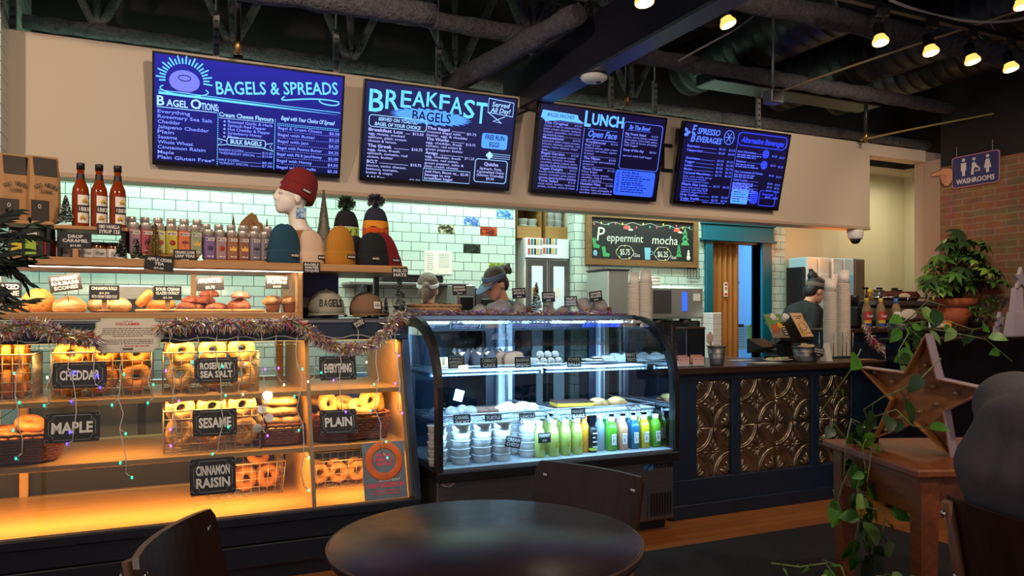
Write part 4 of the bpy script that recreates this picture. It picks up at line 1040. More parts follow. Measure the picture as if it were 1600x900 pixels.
# bakes behind the glass
PLATE = mat('tray_plate', (206, 170, 120), .5)
def tray(px, Y, w, d, label):
    c = at(px, 480, Y=Y); t = thing('bakery_tray', label, 'tray', (c.x, Y, 1.3265))
    MB().rbox((-w / 2, -d / 2, 0), (w / 2, d / 2, .008), .003).build('tray_base', PLATE, t)
    mb = MB()
    for a, b in (((-w / 2, -d / 2), (w / 2, -d / 2)), ((-w / 2, d / 2), (w / 2, d / 2)), ((-w / 2, -d / 2), (-w / 2, d / 2)), ((w / 2, -d / 2), (w / 2, d / 2))): mb.cyl((a[0], a[1], .01), (b[0], b[1], .01), .006, n=6)
    mb.build('tray_rim', PLATE, t)
tray(245, 4.36, .19, .24, 'pale tray under the glazed dutchies'); tray(318, 4.36, .26, .24, 'pale tray under the apple fritters'); tray(385, 4.36, .16, .24, 'pale tray under the thick fritters')
def lump(rx, ry, rz, seed, jit=.1, n=16, m=9, squash=.35):
    """an uneven baked lump sitting on its base"""
    q = random.Random(seed); mb = MB(); rings = []
    ph = [q.uniform(0, 6.28) for _ in range(6)]
    for i in range(m + 1):
        a = pi * i / m; z = -cos(a); z = max(z, -squash)
        rings.append([(rx * max(sin(a), .03) * cos(2 * pi * j / n) * (1 + jit * sin(3 * 2 * pi * j / n + ph[0]) + q.uniform(-jit, jit) * .5), ry * max(sin(a), .03) * sin(2 * pi * j / n) * (1 + jit * sin(2 * 2 * pi * j / n + ph[1])), rz * (z + squash) / (1 + squash) * (1 + jit * .6 * sin(4 * 2 * pi * j / n + ph[2]))) for j in range(n)])
    return mb.loft(rings, True, False, True)
def loose(name, mb, m, label, cat, loc, rz=0, group=None):
    o = mb.build(name, m); o.location = loc; o.rotation_euler = (0, 0, rz); return tag(o, label, cat, group)
SCON = bread_mat('scone_gold', (236, 178, 90), (206, 130, 46)); SCON2 = bread_mat('scone_pale', (232, 196, 138), (200, 140, 78)); GLAZE = bread_mat('glazed_dough', (222, 150, 66), (190, 108, 40))
FRIT = bread_mat('fritter_brown', (190, 104, 66), (128, 58, 34)); FRITP = bread_mat('fritter_glaze', (212, 150, 130), (160, 84, 66)); MUFF = bread_mat('muffin_top', (208, 150, 90), (70, 38, 24)); ROLL = bread_mat('cinnamon_roll', (226, 190, 138), (196, 146, 92))
def on_base(px, Y, dz=0): c = at(px, 480, Y=Y); return (c.x, Y, 1.3262 + dz)
for i, (px, Y, lab, m, r) in enumerate(((24, 4.30, 'orange golden scone closest to the hanging fern leaves', SCON, .055), (60, 4.34, 'tall golden cheese scone with green herb flecks', SCON, .075), (110, 4.30, 'flat pale scone with seeds behind the tilted card', SCON2, .075))):
    loose('scone', lump(r, r * .9, r * (1.5 if i == 1 else 1.0), i + 40, .09), m, lab, 'scone', on_base(px, Y))
def spiral_roll(seed):
    mb = lump(.056, .056, .072, seed, .03, 22, 9, .8)
    mb.use(1).tube([((.006 + .0022 * i) * cos(i * .55), (.006 + .0022 * i) * sin(i * .55), .072 - .00003 * i * i * 1.6) for i in range(20)], .003, 5)
    return mb
for i, (px, lab) in enumerate(((155, 'cinnamon roll half hidden by its card'), (187, 'cinnamon roll standing clear of its card'))):
    loose('cinnamon_roll', spiral_roll(60 + i), [ROLL, GLAZE], lab, 'cinnamon roll', on_base(px, 4.33))
for i, (px, dz, rx, lab) in enumerate(((232, .02, R(50), 'glazed oblong doughnut leaning up on its neighbour'), (243, .010, 0, 'glazed oblong doughnut lying flat on the tray'), (258, .010, 0, 'glazed oblong doughnut hidden behind the sour cream card'))):
    mb = MB().tube([(-.05, 0, .024), (-.043, 0, .024), (-.02, 0, .024), (.02, 0, .024), (.043, 0, .024), (.05, 0, .024)], [.008, .020, .024, .024, .020, .008], 12)
    c = on_base(px, 4.30 + i * .03, dz + (.006 if i else .035)); o = loose('glazed_doughnut', mb, GLAZE, lab, 'doughnut', c, .3); o.rotation_euler = (0, -rx, .15 * i)
for i, (px, Y, k) in enumerate(((290, 4.30, 0), (312, 4.34, 0), (334, 4.30, 0), (300, 4.35, 1), (322, 4.32, 1), (342, 4.38, 0), (318, 4.40, 1), (328, 4.36, 2))):
    loose('apple_fritter', lump(.052, .05, .036, 80 + i, .14), FRIT, 'craggy brown apple fritter in the low heap behind its card', 'fritter', on_base(px, Y, .014 + k * .034), i, 'heaped apple fritters')
for i, k in enumerate((0, 1)):
    loose('thick_fritter', lump(.062 - .012 * k, .06, .058 - .02 * k, 95 + i, .1), FRITP if k else FRIT, ('large glazed fritter at the bottom of the thick stack', 'smaller pink glazed fritter on top of the thick stack')[k], 'fritter', on_base(375, 4.32, .014 + .06 * k))
def muffin(m, h=.07):
    mb = MB().lathe([(.030, 0), (.040, .042), (.043, .046)], 18)
    mb.use(1).lathe([(.043, .044), (.050, .052), (.046, .068), (.028, .082), (0, .087)], 18)
    return mb
CUPP = mat('muffin_paper', (150, 100, 60), .7)
for i, (px, lab) in enumerate(((426, 'speckled chocolate chip muffin in paper, beside the fritters'), (453, 'speckled chocolate chip muffin in paper, against the cabinet end'))):
    t = thing('muffin', lab, 'muffin', on_base(px, 4.30)); t.scale = (1.05,) * 3
    MB().lathe([(.030, 0), (.038, .038), (.043, .046)], 18).build('paper_case', CUPP, t)
    lump(.052, .052, .045, 100 + i, .04, 18, 9, .3).build('muffin_top', MUFF, t).location = (0, 0, .042)
# price cards in and around the cabinet
cY = 4.24
card(8, 453, 40, 24, cY, ['GLAZED', 'SCONE'], 'dark card half behind the fern over the orange scone', peg=.07)
card(102, 442, 40, 26, cY, ['STRAWBERRY', 'RHUBARB', 'SCONES'], 'tilted brown card on a pick for strawberry rhubarb scones', roll=R(9), bg=CARDBR, peg=.06)
card(163, 457, 38, 23, cY - .01, ['CINNAMON ROLLS', '$4.50', 'WITH CREAM CHEESE ICING'], 'black card for cinnamon rolls on a wooden foot', peg=.055, foot=True)
card(262, 458, 36, 22, cY - .01, ['SOUR CREAM', 'GLAZED DONUT', '$3.50'], 'black card for sour cream glazed donuts on a wooden foot', peg=.055, foot=True)
card(328, 443, 37, 22, cY, ['APPLE FRITTER', '$3.75'], 'brown card for apple fritter standing behind the heap', roll=R(4), bg=CARDBR, peg=.06)
card(433, 441, 32, 21, cY, ['BLACK BOTTOM', 'MUFFINS', '$4.00'], 'brown card for black bottom muffins inside the glass', bg=CARDBR, peg=.05)
card(249, 412, 38, 22, 4.12, ['APPLE CIDER', 'TEA', '$9.50'], 'dark tilted card for apple cider tea hung on the plank edge', roll=R(-6))

# ------------------------------------------------------------------ goods on the plank
def riser(x0, x1, y0, y1, z1, label, th=.018, leg=BLACK):
    t = thing('riser_shelf', label, 'riser', ((x0 + x1) / 2, (y0 + y1) / 2, PZ))
    W = dict(parent=t, world=True)
    MB().rbox((x0, y0, z1 - th), (x1, y1, z1), .003).build('riser_board', OAK, **W)
    for x in (x0 + .012, x1 - .03): MB().rbox((x, y0 + .01, PZ), (x + .02, y1 - .01, z1 - th), .003).build('riser_leg', leg, **W)
X = lambda px, Y: at(px, 490, Y=Y).x
riser(X(84, 4.25), X(200, 4.25), 4.25, 4.50, 1.745, 'wooden riser on black legs under the syrup bottles')
riser(X(-70, 4.3), X(83, 4.3), 4.30, 4.52, 1.765, 'wooden riser under the coffee bags')
riser(X(203, 4.28), X(312, 4.28), 4.28, 4.52, 1.622, 'low wooden riser under the first tea tins', .012)
riser(X(205, 4.42), X(310, 4.42), 4.41, 4.515, 1.665, 'short back step behind the first tea tins', .012)
riser(X(318, 4.28), X(422, 4.28), 4.28, 4.52, 1.602, 'low wooden riser under the darker tea tins', .010)
riser(X(320, 4.42), X(420, 4.42), 4.41, 4.515, 1.645, 'short back step behind the darker tea tins', .012)
# syrup bottles
AMB = mat_liquid('amber_syrup', (150, 58, 16), .3); LABW = mat('label_white', (226, 222, 212), .55); LABK = mat('label_black', (18, 16, 16), .5); YEL = mat('label_yellow', (226, 182, 40), .55)
def syrup(loc, label, red=False):
    t = thing('syrup_bottle', label, 'bottle', loc, .42)
    MB().lathe([(.036, 0), (.0385, .006), (.0385, .165), (.034, .195), (.020, .228), (.0165, .245), (.0155, .285)], 24).build('bottle_body', AMB, t)
    MB().lathe([(.0185, .283), (.0185, .312), (.017, .315), (0, .315)], 18).build('cap', BLACK, t)
    mb = MB().lathe([(.0190, .236), (.0172, .262)], 18, caps=False)
    mb.build('neck_label', LABK, t)
    def arc(z0, z1, m, nm, rr=.0391, a0=-128, a1=-52):
        k = 10; MB().add([(rr * cos(R(a0 + (a1 - a0) * i / k)), rr * sin(R(a0 + (a1 - a0) * i / k)), z) for z in (z0, z1) for i in range(k + 1)], [(i, i + 1, k + 2 + i, k + 1 + i) for i in range(k)], None, True).build(nm, m, t)
    arc(.018, .155, LABW, 'front_label'); arc(.068, .105, LABK, 'label_band', .0395)
    mb = MB(); put(mb, '1883', 0, .076, .020, T(0, -.0401, 0) @ RX(R(90)), .044, 'C', .02); mb.build('lettering', LABW, t)
    mb = MB()
    for sx, z in ((.006, .128), (-.004, .045)):
        for i in range(4): mb.tube([(sx, -.0398, z + .012), (sx - .012 + i * .007, -.0402, z - .004 * i), (sx - .008 + i * .008, -.0398, z - .012 + .005 * i)], .0028, 5)
    mb.build('flower_print', YEL, t)
    return t
for i, (px, lab) in enumerate(((126, 'amber syrup bottle at the coffee bag end of three'), (155, 'amber syrup bottle in the middle of three'), (184, 'amber syrup bottle nearest the tea tins'))):
    c = at(px, 350, Y=4.33); b = syrup((c.x, 4.33, 1.746), lab)
# coffee bags
def coffee_bag(loc, rz, label):
    t = thing('coffee_bag', label, 'bag', loc, rz)
    w, d, h = .135, .075, .325; mb = MB(); rings = []
    for i, (z, ww, dd) in enumerate(((0, .9, 1), (.01, 1, 1.05), (.12, 1.02, 1.05), (.22, 1, .85), (.28, .96, .45), (.315, .97, .14), (.325, .97, .10))):
        W2, D2 = w / 2 * ww, d / 2 * dd; k = .25
        P = [(W2, -D2 + k * D2), (W2, D2 - k * D2), (W2 - k * W2, D2), (-W2 + k * W2, D2), (-W2, D2 - k * D2), (-W2, -D2 + k * D2), (-W2 + k * W2, -D2), (W2 - k * W2, -D2)]
        rings.append([(x + .002 * sin(i * 3 + j), y, z + (.004 * sin(j * 2.1) if i == 6 else 0)) for j, (x, y) in enumerate(P)])
    mb.loft(rings, True, False, False); mb.build('bag_body', PAPERB, t)
    K = mat('bag_label_dark', (44, 34, 30), .5)
    MB().add([(-.05, -.035, .228), (.052, -.035, .228), (.055, -.010, .318), (-.05, -.010, .318)], [(0, 1, 2, 3)]).build('top_label', K, t)
    MB().prism([(-.066, 0), (.012, 0), (.012, .10), (-.066, .10)], 0, .001, T(0, -.0405, .005) @ RX(R(90))).build('corner_label', K, t)
    mb = MB()
    for i, ch in enumerate('OSO NEGRO'):
        a = R(40 - 80 * i / 8)
        if ch != ' ': put(mb, ch, -.066 * sin(a), .135 + .058 * cos(a) - .02, .019, T(0, -.0435, 0) @ RX(R(90)), .0115, 'C', .02, rot=a * .8)
    put(mb, 'COFFEE', 0, .143, .011, T(0, -.0425, 0) @ RX(R(90)), .05, 'C', .02); mb.box((-.03, -.0418, .158), (.03, -.0412, .159)).box((-.03, -.0418, .139), (.03, -.0412, .140))
    mb.build('lettering', K, t)
    MB().torus(.006, .0015, 14, 5, T(-.03, -.042, .075) @ RX(R(90)) @ SC(1, 1.3, 1)).build('bear_mark', LABW, t)
c = at(22, 345, Y=4.40); coffee_bag((c.x, 4.40, 1.766), .35, 'kraft coffee bag with dark labels nearest the fern')
c = at(66, 345, Y=4.40); coffee_bag((c.x + .005, 4.40, 1.766), .42, 'kraft coffee bag with dark labels nearest the bottles')
# snack pouches under the coffee riser
for i, (px, c1, c2, lab) in enumerate(((28, (40, 36, 30), (220, 190, 40), 'black snack pouch with yellow stripe'), (50, (60, 90, 40), (150, 190, 60), 'green snack pouch with leaf print'), (72, (36, 34, 36), (216, 60, 40), 'black snack pouch with red and white side'))):
    c = at(px, 380, Y=4.36); t = thing('snack_pouch', lab + ' under the coffee riser', 'pouch', (c.x, 4.36, PZ + .001), .4)
    mb = MB(); rings = []
    for z, ww, dd in ((0, .036, .02), (.02, .038, .022), (.1, .038, .014), (.145, .037, .004), (.15, .037, .003)): rings.append([(ww, -dd, z), (ww, dd, z), (-ww, dd, z), (-ww, -dd, z)])
    mb.loft(rings, smooth=False).build('pouch_body', mat('pouch_%d' % i, c1, .3), t)
    MB().box((-.034 + .02 * (i == 2), -.0225, .02), (.01 + .02 * (i == 2), -.0215, .095)).build('pouch_print', mat('pouch_print_%d' % i, c2, .5), t)
    MB().box((-.03, -.0165, .10), (.03, -.0145, .13)).build('pouch_header', LABK if i != 1 else LABW, t)
# jars of caramel under the bottle riser
for i, (px, lab) in enumerate(((100, 'white labelled caramel jar beside the riser leg'), (135, 'white labelled caramel jar behind the drop caramel card'), (155, 'white labelled caramel jar in front under the bottles'), (178, 'white labelled caramel jar by the small snowy tree'))):
    Y = 4.34; c = at(px, 395, Y=Y); t = thing('caramel_jar', lab, 'jar', (c.x, Y, PZ + .001))
    MB().lathe([(.036, 0), (.038, .004), (.038, .062), (.034, .070), (.034, .074)], 20).build('jar_glass', mat_liquid('caramel_jar_glass', (110, 66, 34), .15) if i == 0 else bpy.data.materials['caramel_jar_glass'], t)
    MB().lathe([(.036, .073), (.036, .088), (0, .088)], 20).build('jar_lid', BLACK, t)
    k = 8; MB().add([(.0386 * cos(R(-140 + 110 * j / k)), .0386 * sin(R(-140 + 110 * j / k)), z) for z in (.012, .055) for j in range(k + 1)], [(j, j + 1, k + 2 + j, k + 1 + j) for j in range(k)], None, True).build('jar_label', LABW, t)
    mb = MB(); put(mb, 'Drops', 0, .026, .016, T(.006, -.0393, 0) @ RZ(.1) @ RX(R(90)), .036, 'C', 0, .35); mb.build('lettering', LABK, t)
# tea tins
LID = mat('tin_lid', (206, 198, 186), .3, .45)
def tin_proto(c, label, group=None, art=0):
    t = thing('tea_tin', label, 'tea tin', (0, 0, 0), 0, group)
    k = '_%d_%d_%d' % c
    b = .0265; MB().rbox((-b, -b, 0), (b, b, .122), .006).build('tin_body', mat('tin' + k, c, .4), t)
    MB().lathe([(.022, .122), (.022, .132), (.0235, .133), (.0235, .156), (.022, .158), (0, .158)], 18).build('tin_lid', LID, t)
    mb = MB().box((-b * .82, -b - .0008, .098), (b * .82, -b, .114)); mb.build('name_patch', LABW, t)
    mb = MB(); put(mb, 'TEAS', .004, .1015, .009, T(0, -b - .0009, 0) @ RX(R(90)), .026, 'C', .03); mb.torus(.0035, .0018, 10, 4, T(-b * .62, -b - .0012, .106) @ RX(R(90))); mb.build('lettering', LABK, t)
    mb = MB(); M = T(0, -b - .0008, .06) @ RX(R(90))
    if art == 0: mb.ell((0, 0, 0), (.015, .014, .001), 14, 5, M)
    elif art == 1: mb.prism([(-.017, -.012), (.017, -.012), (.02, .012), (.009, .0), (0, .016), (-.009, 0), (-.02, .012)], 0, .001, M)
    elif art == 2: mb.prism([(.018 * cos(R(a)), .012 * max(sin(R(a)), -.15)) for a in range(0, 360, 20)], 0, .001, M).prism([(-.001, -.02), (.001, -.02), (.001, 0), (-.001, 0)], 0, .001, M)
    else:
        for i in range(5): mb.ell(((i - 2) * .006, -.006 + (i % 2) * .012, 0), (.004, .012, .001), 8, 5, M)
    d = tuple(max(0, int(v * .55)) for v in c) if art != 1 else (236, 186, 80)
    mb.build('tin_picture', mat('tin_art' + k + str(art), d if art != 0 or sum(c) < 380 else (176, 40, 40), .5), t)
    mb = MB(); dashes(mb, -.016, .016, .014, .009, T(0, -b - .0009, 0) @ RX(R(90)), random.Random(3)); mb.build('small_print', LABW, t)
    return t
def tins(specs, x0, x1, Y, z, note):
    for i, (c, a, nm) in enumerate(specs):
        x = x0 + (x1 - x0) * i / (len(specs) - 1)
        t = tin_proto(c, nm + ' tea tin ' + note, art=a); t.location = (x, Y, z); t.rotation_euler = (0, 0, .32 + rnd.uniform(-.06, .06))
tins([((176, 138, 146), 3, 'dusky pink'), ((176, 80, 92), 3, 'raspberry red'), ((188, 190, 130), 0, 'pale green'), ((204, 190, 70), 0, 'yellow apple'), ((216, 120, 76), 2, 'orange'), ((150, 160, 128), 1, 'sage green')], X(209, 4.33), X(305, 4.33), 4.33, 1.623, 'in the front row by the bottles')
tins([((122, 96, 146), 0, 'purple'), ((160, 132, 136), 0, 'mauve'), ((150, 100, 66), 1, 'brown crown'), ((140, 92, 66), 1, 'darker brown crown'), ((124, 118, 138), 2, 'grey violet'), ((134, 126, 132), 2, 'grey')], X(326, 4.33), X(414, 4.33), 4.33, 1.603, 'in the front row near the teal beanie')
for (xa, xb, zz, lab, grp) in ((205, 308, 1.666, 'tea tin in the back row by the bottles, only its upper part showing', 'back tea tins by the bottles'), (322, 418, 1.646, 'tea tin in the back row near the hats, only its upper part showing', 'back tea tins near the hats')):
    pr = tin_proto((150, 130, 120) if xa == 205 else (128, 104, 104), lab, grp)
    for j in range(6):
        x = X(xa, 4.46) + (X(xb, 4.46) - X(xa, 4.46)) * j / 5
        if j == 0: pr.location = (x, 4.463, zz); pr.rotation_euler = (0, 0, .3)
        else: dup(pr, (x, 4.463, zz), .3 + .02 * j)
# cards on the plank
card(118, 376, 40, 24, 4.22, ['DROP', 'CARAMEL', '$14.00'], 'black card for caramel on a wooden peg stand', peg=.075, foot=True)
card(171, 358, 31, 18, 4.235, ['1883 VANILLA', 'SYRUP 12$'], 'black card for vanilla syrup on the bottle riser edge')
card(289, 400, 30, 20, 4.20, ['ORGANIC LOOSE', 'LEAF TEAS', '$18.00'], 'black card for organic loose leaf teas')
card(487, 418, 24, 17, 4.125, ['BAGELS', 'WINTER', 'TOQUES'], 'black card for winter toques on the plank edge')
card(625, 426, 23, 16, 4.125, ['BAGEL CO', 'HATS'], 'black card for hats at the plank end')
# bottle brush trees
def brush_tree(loc, h, r, c, label, snow=True, n=420, seed=1):
    t = thing('bottle_brush_tree', label, 'decoration', loc); q = random.Random(seed)
    MB().lathe([(r * .7, 0), (r * .62, h * .05), (r * .2, h * .09), (0, h * .10)], 14).build('tree_base', WHITE if snow else OAK, t)
    MB().cyl((0, 0, h * .08), (0, 0, h), .0025, n=5).build('wire_trunk', STEELD, t)
    mb = MB()
    for i in range(n):
        z = h * (.12 + .86 * (i / n)); rr = r * (1 - (z / h - .12) / .9) ** .85 * q.uniform(.75, 1.08) + .003; a = q.uniform(0, 6.28)
        e = V((rr * cos(a), rr * sin(a), z + q.uniform(-.004, .012))); s = V((-sin(a), cos(a), 0)) * .0022
        mb.use(1 if snow and q.random() < .22 else 0).add([(0, 0, z), e + s, e - s], [(0, 1, 2)]); mb.add([(0, 0, z), e + V((0, 0, .0022)), e - V((0, 0, .0022))], [(0, 1, 2)])
    mb.build('needles', [mat('needle_%d_%d_%d' % c, c, .7), mat('needle_snow', (210, 214, 206), .8)], t)
GRN = (38, 56, 40)
def tree_at(px, py0, py1, wp, Y, c, label, snow=True, z=None, seed=1):
    a, b = at(px, py1, Y=Y), at(px, py0, Y=Y); D = Y / (cos(YAW) - (px - 800) / F * sin(YAW))
    z = a.z if z is None else z; brush_tree((a.x, Y, z), b.z - z, wp / 2 * D / F, c, label, snow, seed=seed)
tree_at(103, 307, 352, 22, 4.30, GRN, 'snowy bottle brush tree beside the first syrup bottle', z=1.747)
tree_at(189, 374, 408, 18, 4.20, GRN, 'small snowy bottle brush tree before the riser leg', z=PZ + .001, seed=2)
tree_at(214, 375, 408, 16, 4.20, GRN, 'small dark bottle brush tree before the pink tin', z=PZ + .001, seed=3)
tree_at(243, 350, 395, 22, 4.23, (150, 124, 60), 'golden brush tree before the pale green tin', False, z=PZ + .001, seed=4)
tree_at(625, 430, 491, 22, 4.24, GRN, 'tall snowy bottle brush tree at the case end under the hat card', z=1.293, seed=5)
tree_at(603, 464, 491, 10, 4.22, GRN, 'tiny bottle brush tree beside the brown cap', z=1.293, seed=6)
# cardboard crown ornament behind the tins
c = at(393, 348, Y=4.62); t = thing('cardboard_ornament', 'brown cardboard mountain ornament behind the darker tins', 'ornament', (c.x, 4.64, PZ + .001), .2)
KR = mat('corrugated_card', (150, 108, 66), .8)
mt = [(-.085, 0), (.085, 0), (.075, .21), (.062, .255), (.04, .265), (.028, .30), (.0, .315), (-.03, .29), (-.055, .262), (-.075, .22)]
MB().prism(mt, 0, .012, RX(R(90))).build('front_peak', KR, t)
MB().prism([(-.01, 0), (.01, 0), (.01, .2), (0, .3), (-.01, .2)], 0, .01, T(-.095, .02, 0) @ RX(R(90))).prism([(-.01, 0), (.01, 0), (.01, .2), (0, .29), (-.01, .2)], 0, .01, T(.097, .02, 0) @ RX(R(90))).build('side_spikes', mat('corrugated_dark', (104, 70, 46), .8), t)
mb = MB()
for k in range(3): mb.tube([(-.06 + .012 * i, -.0125, .225 + .012 * sin(i * 1.3 + k) + .02 * k * (1 - abs(i - 5) / 5)) for i in range(11)], .0012, 4)
mb.build('wave_lines', MATS['corrugated_dark'], t)
# tall grey cone tree
c = at(507, 410, Y=4.50); t = thing('metal_cone_tree', 'tall grey metal cone tree studded with small lights behind the beanies', 'decoration', (c.x, 4.52, PZ + .001))
MB().lathe([(.072, 0), (.070, .01), (.03, .26), (.004, .455), (0, .46)], 24).build('cone', mat('cone_grey', (104, 96, 84), .5, noise=(10, .3, (86, 78, 66))), t)
q = random.Random(4)
for k in range(14):
    z = .03 + .027 * k; a = -1.57 + q.uniform(-1.2, 1.2); rr = .071 * (1 - z / .455) ** 1.05 + .002
    MB().ell((rr * cos(a), rr * sin(a), z), .006, 8, 6).build('bulb', CHROME, t)

# ------------------------------------------------------------------ hats
def knit(nm, c, sc=1.0):
    m = mat(nm, c, .9); nt = m.node_tree; b = nt.nodes['Principled BSDF']
    tc = nt.nodes.new('ShaderNodeTexCoord'); w = nt.nodes.new('ShaderNodeTexWave'); w.bands_direction = 'X'; w.inputs['Scale'].default_value = 42 * sc; w.inputs['Distortion'].default_value = .6
    u = nt.nodes.new('ShaderNodeBump'); u.inputs['Strength'].default_value = .35; u.inputs['Distance'].default_value = .004
    nt.links.new(tc.outputs['Object'], w.inputs[0]); nt.links.new(w.outputs['Fac'], u.inputs['Height']); nt.links.new(u.outputs[0], b.inputs['Normal'])
    return m
PATCH = mat('hat_patch', (34, 34, 38), .7)
def beanie(loc, rz, c, label, w=.17, h=.205, lean=0.0, patch=(.03, 0), seed=1, dp=.62, patch_m=None, rot=None, slouch=.0):
    t = thing('beanie', label, 'knit hat', loc, rz, rot=rot)
    q = random.Random(seed); m = knit('knit_%d_%d_%d' % c, c); a = w / 2
    def ring(r, z, wob=0): 
        return [(r * cos(2 * pi * j / 28) * (1 + wob * sin(3 * 2 * pi * j / 28 + seed)) + lean * z + slouch * max(0, z - h * .5), dp * r * sin(2 * pi * j / 28), z + wob * .03 * sin(2 * 2 * pi * j / 28 + seed)) for j in range(28)]
    MB().loft([ring(a * k, z * h, wb) for k, z, wb in ((.95, .02, 0), (.97, .30, .0), (.985, .42, .01), (.95, .58, .02), (.86, .74, .03), (.70, .87, .05), (.46, .965, .08), (.2, 1.0, .1), (.02, .985, 0))]).build('crown', m, t)
    MB().loft([ring(a * k, z * h) for k, z in ((.96, 0.0), (1.02, .02), (1.05, .1), (1.05, .30), (1.02, .36), (.965, .345))], False).build('cuff', m, t)
    ang = -1.45; M = T(patch[0] + lean * h * .2, -dp * a * 1.05 - .002, h * .21) @ RX(R(90))
    MB().rbox((-.026, -.012, -.002), (.026, .012, .001), .002, M).build('patch', patch_m or PATCH, t)
    mb = MB(); put(mb, 'BAGELS', 0, -.0045, .010, M @ T(0, 0, .0014), .042, 'C', .03); mb.build('lettering', LABW, t)
    return t
def hat_at(px, py, Y): c = at(px, py, Y=Y); return (c.x, Y, PZ + .001)
ry = .30
beanie(hat_at(336 + 108, 414, 4.26), ry, (22, 66, 88), 'deep teal beanie by the tea tins', .178, .215, patch=(.034, 0))
beanie(hat_at(489, 414, 4.27), ry, (206, 178, 154), 'cream beanie between teal and mustard ones', .150, .190, patch=(.03, 0), seed=3, slouch=-.25)
beanie(hat_at(532, 414, 4.23), ry, (176, 118, 34), 'mustard yellow beanie on the plank', .17, .215, patch=(.036, 0), seed=5)
beanie(hat_at(556, 412, 4.37), ry, (20, 20, 24), 'black beanie tucked behind the mustard one', .14, .18, seed=6)
beanie(hat_at(583, 414, 4.25), ry, (18, 22, 26), 'charcoal black beanie in front of the red one', .185, .19, patch=(-.02, 0), seed=7)
beanie((at(612, 414, Y=4.33).x, 4.37, PZ + .001), ry, (130, 22, 26), 'dark red beanie slumped at the plank end', .165, .205, patch=(.02, 0), seed=8, lean=-.30)
# two pompom toques on a stand
def toque(loc, bands, label, pom, text=None, tcol=None, h=.22, w=.155, rz=.3):
    t = thing('pompom_toque', label, 'knit hat', loc, rz); a = w / 2
    MB().lathe([(a * .55, -.12), (a * .5, -.03), (a * .7, .0)], 20, SC(1, .7, 1)).build('display_stand', KR, t)
    prof = [(1.0, 0), (1.02, .10), (1.02, .3), (1.0, .45), (.95, .6), (.84, .76), (.66, .89), (.4, .98), (.05, 1.0)]
    def R_(f):
        for (r0, f0), (r1, f1) in zip(prof, prof[1:]):
            if f <= f1: return r0 + (r1 - r0) * (f - f0) / (f1 - f0)
        return .05
    for f0, f1, c, nm in bands:
        k = 6; wav = .03 if nm.startswith('wave') else 0
        rings = []
        for i in range(k + 1):
            f = f0 + (f1 - f0) * i / k
            rings.append([(a * R_(f) * cos(2 * pi * j / 28) * (1 + .012 * (f0 * 7 % 1)), .72 * a * R_(f) * sin(2 * pi * j / 28) * (1 + .012 * (f0 * 7 % 1)), h * (f + wav * (i == 0) * sin(5 * 2 * pi * j / 28))) for j in range(28)])
        MB().loft(rings, f1 > .98 or f0 < .01).build(nm, knit('knit_%d_%d_%d' % c, c), t)
    q = random.Random(9); mb = MB()
    for i in range(420):
        v = V((q.gauss(0, 1), q.gauss(0, 1), q.gauss(0, 1))).normalized(); u = v.orthogonal().normalized() * .0028
        e = v * .054 * q.uniform(.8, 1.08)
        mb.use(i % 2).add([V((0, 0, h + .03)) + v * .01 - u, V((0, 0, h + .03)) + v * .01 + u, V((0, 0, h + .03)) + e + u * 1.3, V((0, 0, h + .03)) + e - u * 1.3], [(0, 1, 2, 3)])
    mb.ell((0, 0, h + .03), .03, 12, 8); mb.build('pompom', pom, t)
    if text:
        mb = MB()
        for i, ch in enumerate(text[0]):
            an = R(-118 + 66 * i / (len(text[0]) - 1)); r = a * 1.04
            put(mb, ch, 0, 0, text[2], T(r * cos(an), .72 * r * sin(an) - .002, h * text[1]) @ RZ(an + R(90)) @ RX(R(90)), text[2] * .72, 'C', .05)
        mb.build('lettering', tcol, t)
    return t
c = at(541, 405, Y=4.50)
toque((c.x, 4.50, PZ + .15), ((0, .12, (22, 24, 24), 'hem_band'), (.12, .16, (200, 214, 200), 'pale_stripe'), (.16, .42, (26, 74, 36), 'lettered_band'), (.42, .46, (200, 214, 200), 'white_stripe'), (.46, 1.0, (24, 24, 26), 'crown')), 'black and green toque with a green pompom', [knit('pom_green', (52, 84, 44)), knit('pom_dark', (30, 40, 30))], ('BAGELS', .20, .046), mat('toque_lime', (178, 214, 90), .9), h=.20)
c = at(587, 405, Y=4.50)
toque((c.x, 4.50, PZ + .15), ((0, .18, (66, 26, 36), 'lettered_band'), (.18, .42, (206, 84, 26), 'wave_orange'), (.42, .60, (228, 148, 40), 'wave_yellow'), (.60, 1.0, (40, 40, 62), 'crown')), 'navy, yellow and orange striped toque with a grey pompom', [knit('pom_grey', (96, 92, 104)), knit('pom_grey_dark', (52, 50, 66))], ('BAGELS', .02, .036), mat('toque_orange', (220, 90, 36), .9), h=.225, w=.165)
# mannequin head in a red beanie on a wood block
def blob(name, pieces, m, parent=None, voxel=.008, smooth=6, world=False, mats=None):
    """one continuous skin over overlapping pieces, returned as plain mesh"""
    mb = MB()
    for pc in pieces: pc(mb)
    me = bpy.data.meshes.new(name); me.from_pydata(mb.v, [], mb.f)
    o = bpy.data.objects.new(name, me); COL.objects.link(o)
    r = o.modifiers.new('r', 'REMESH'); r.mode = 'VOXEL'; r.voxel_size = voxel; r.use_smooth_shade = True
    s = o.modifiers.new('s', 'SMOOTH'); s.iterations = smooth; s.factor = .5
    dg = bpy.context.evaluated_depsgraph_get(); me2 = bpy.data.meshes.new_from_object(o.evaluated_get(dg))
    o.modifiers.clear(); o.data = me2; bpy.data.meshes.remove(me); me2.name = name
    me2.materials.clear(); me2.materials.append(m)
    me2.polygons.foreach_set('use_smooth', [True] * len(me2.polygons))
    if parent is not None: adopt(o, parent, world)
    return o
def E(c, r, M=None): return lambda mb: mb.ell(c, r, 18, 12, M)
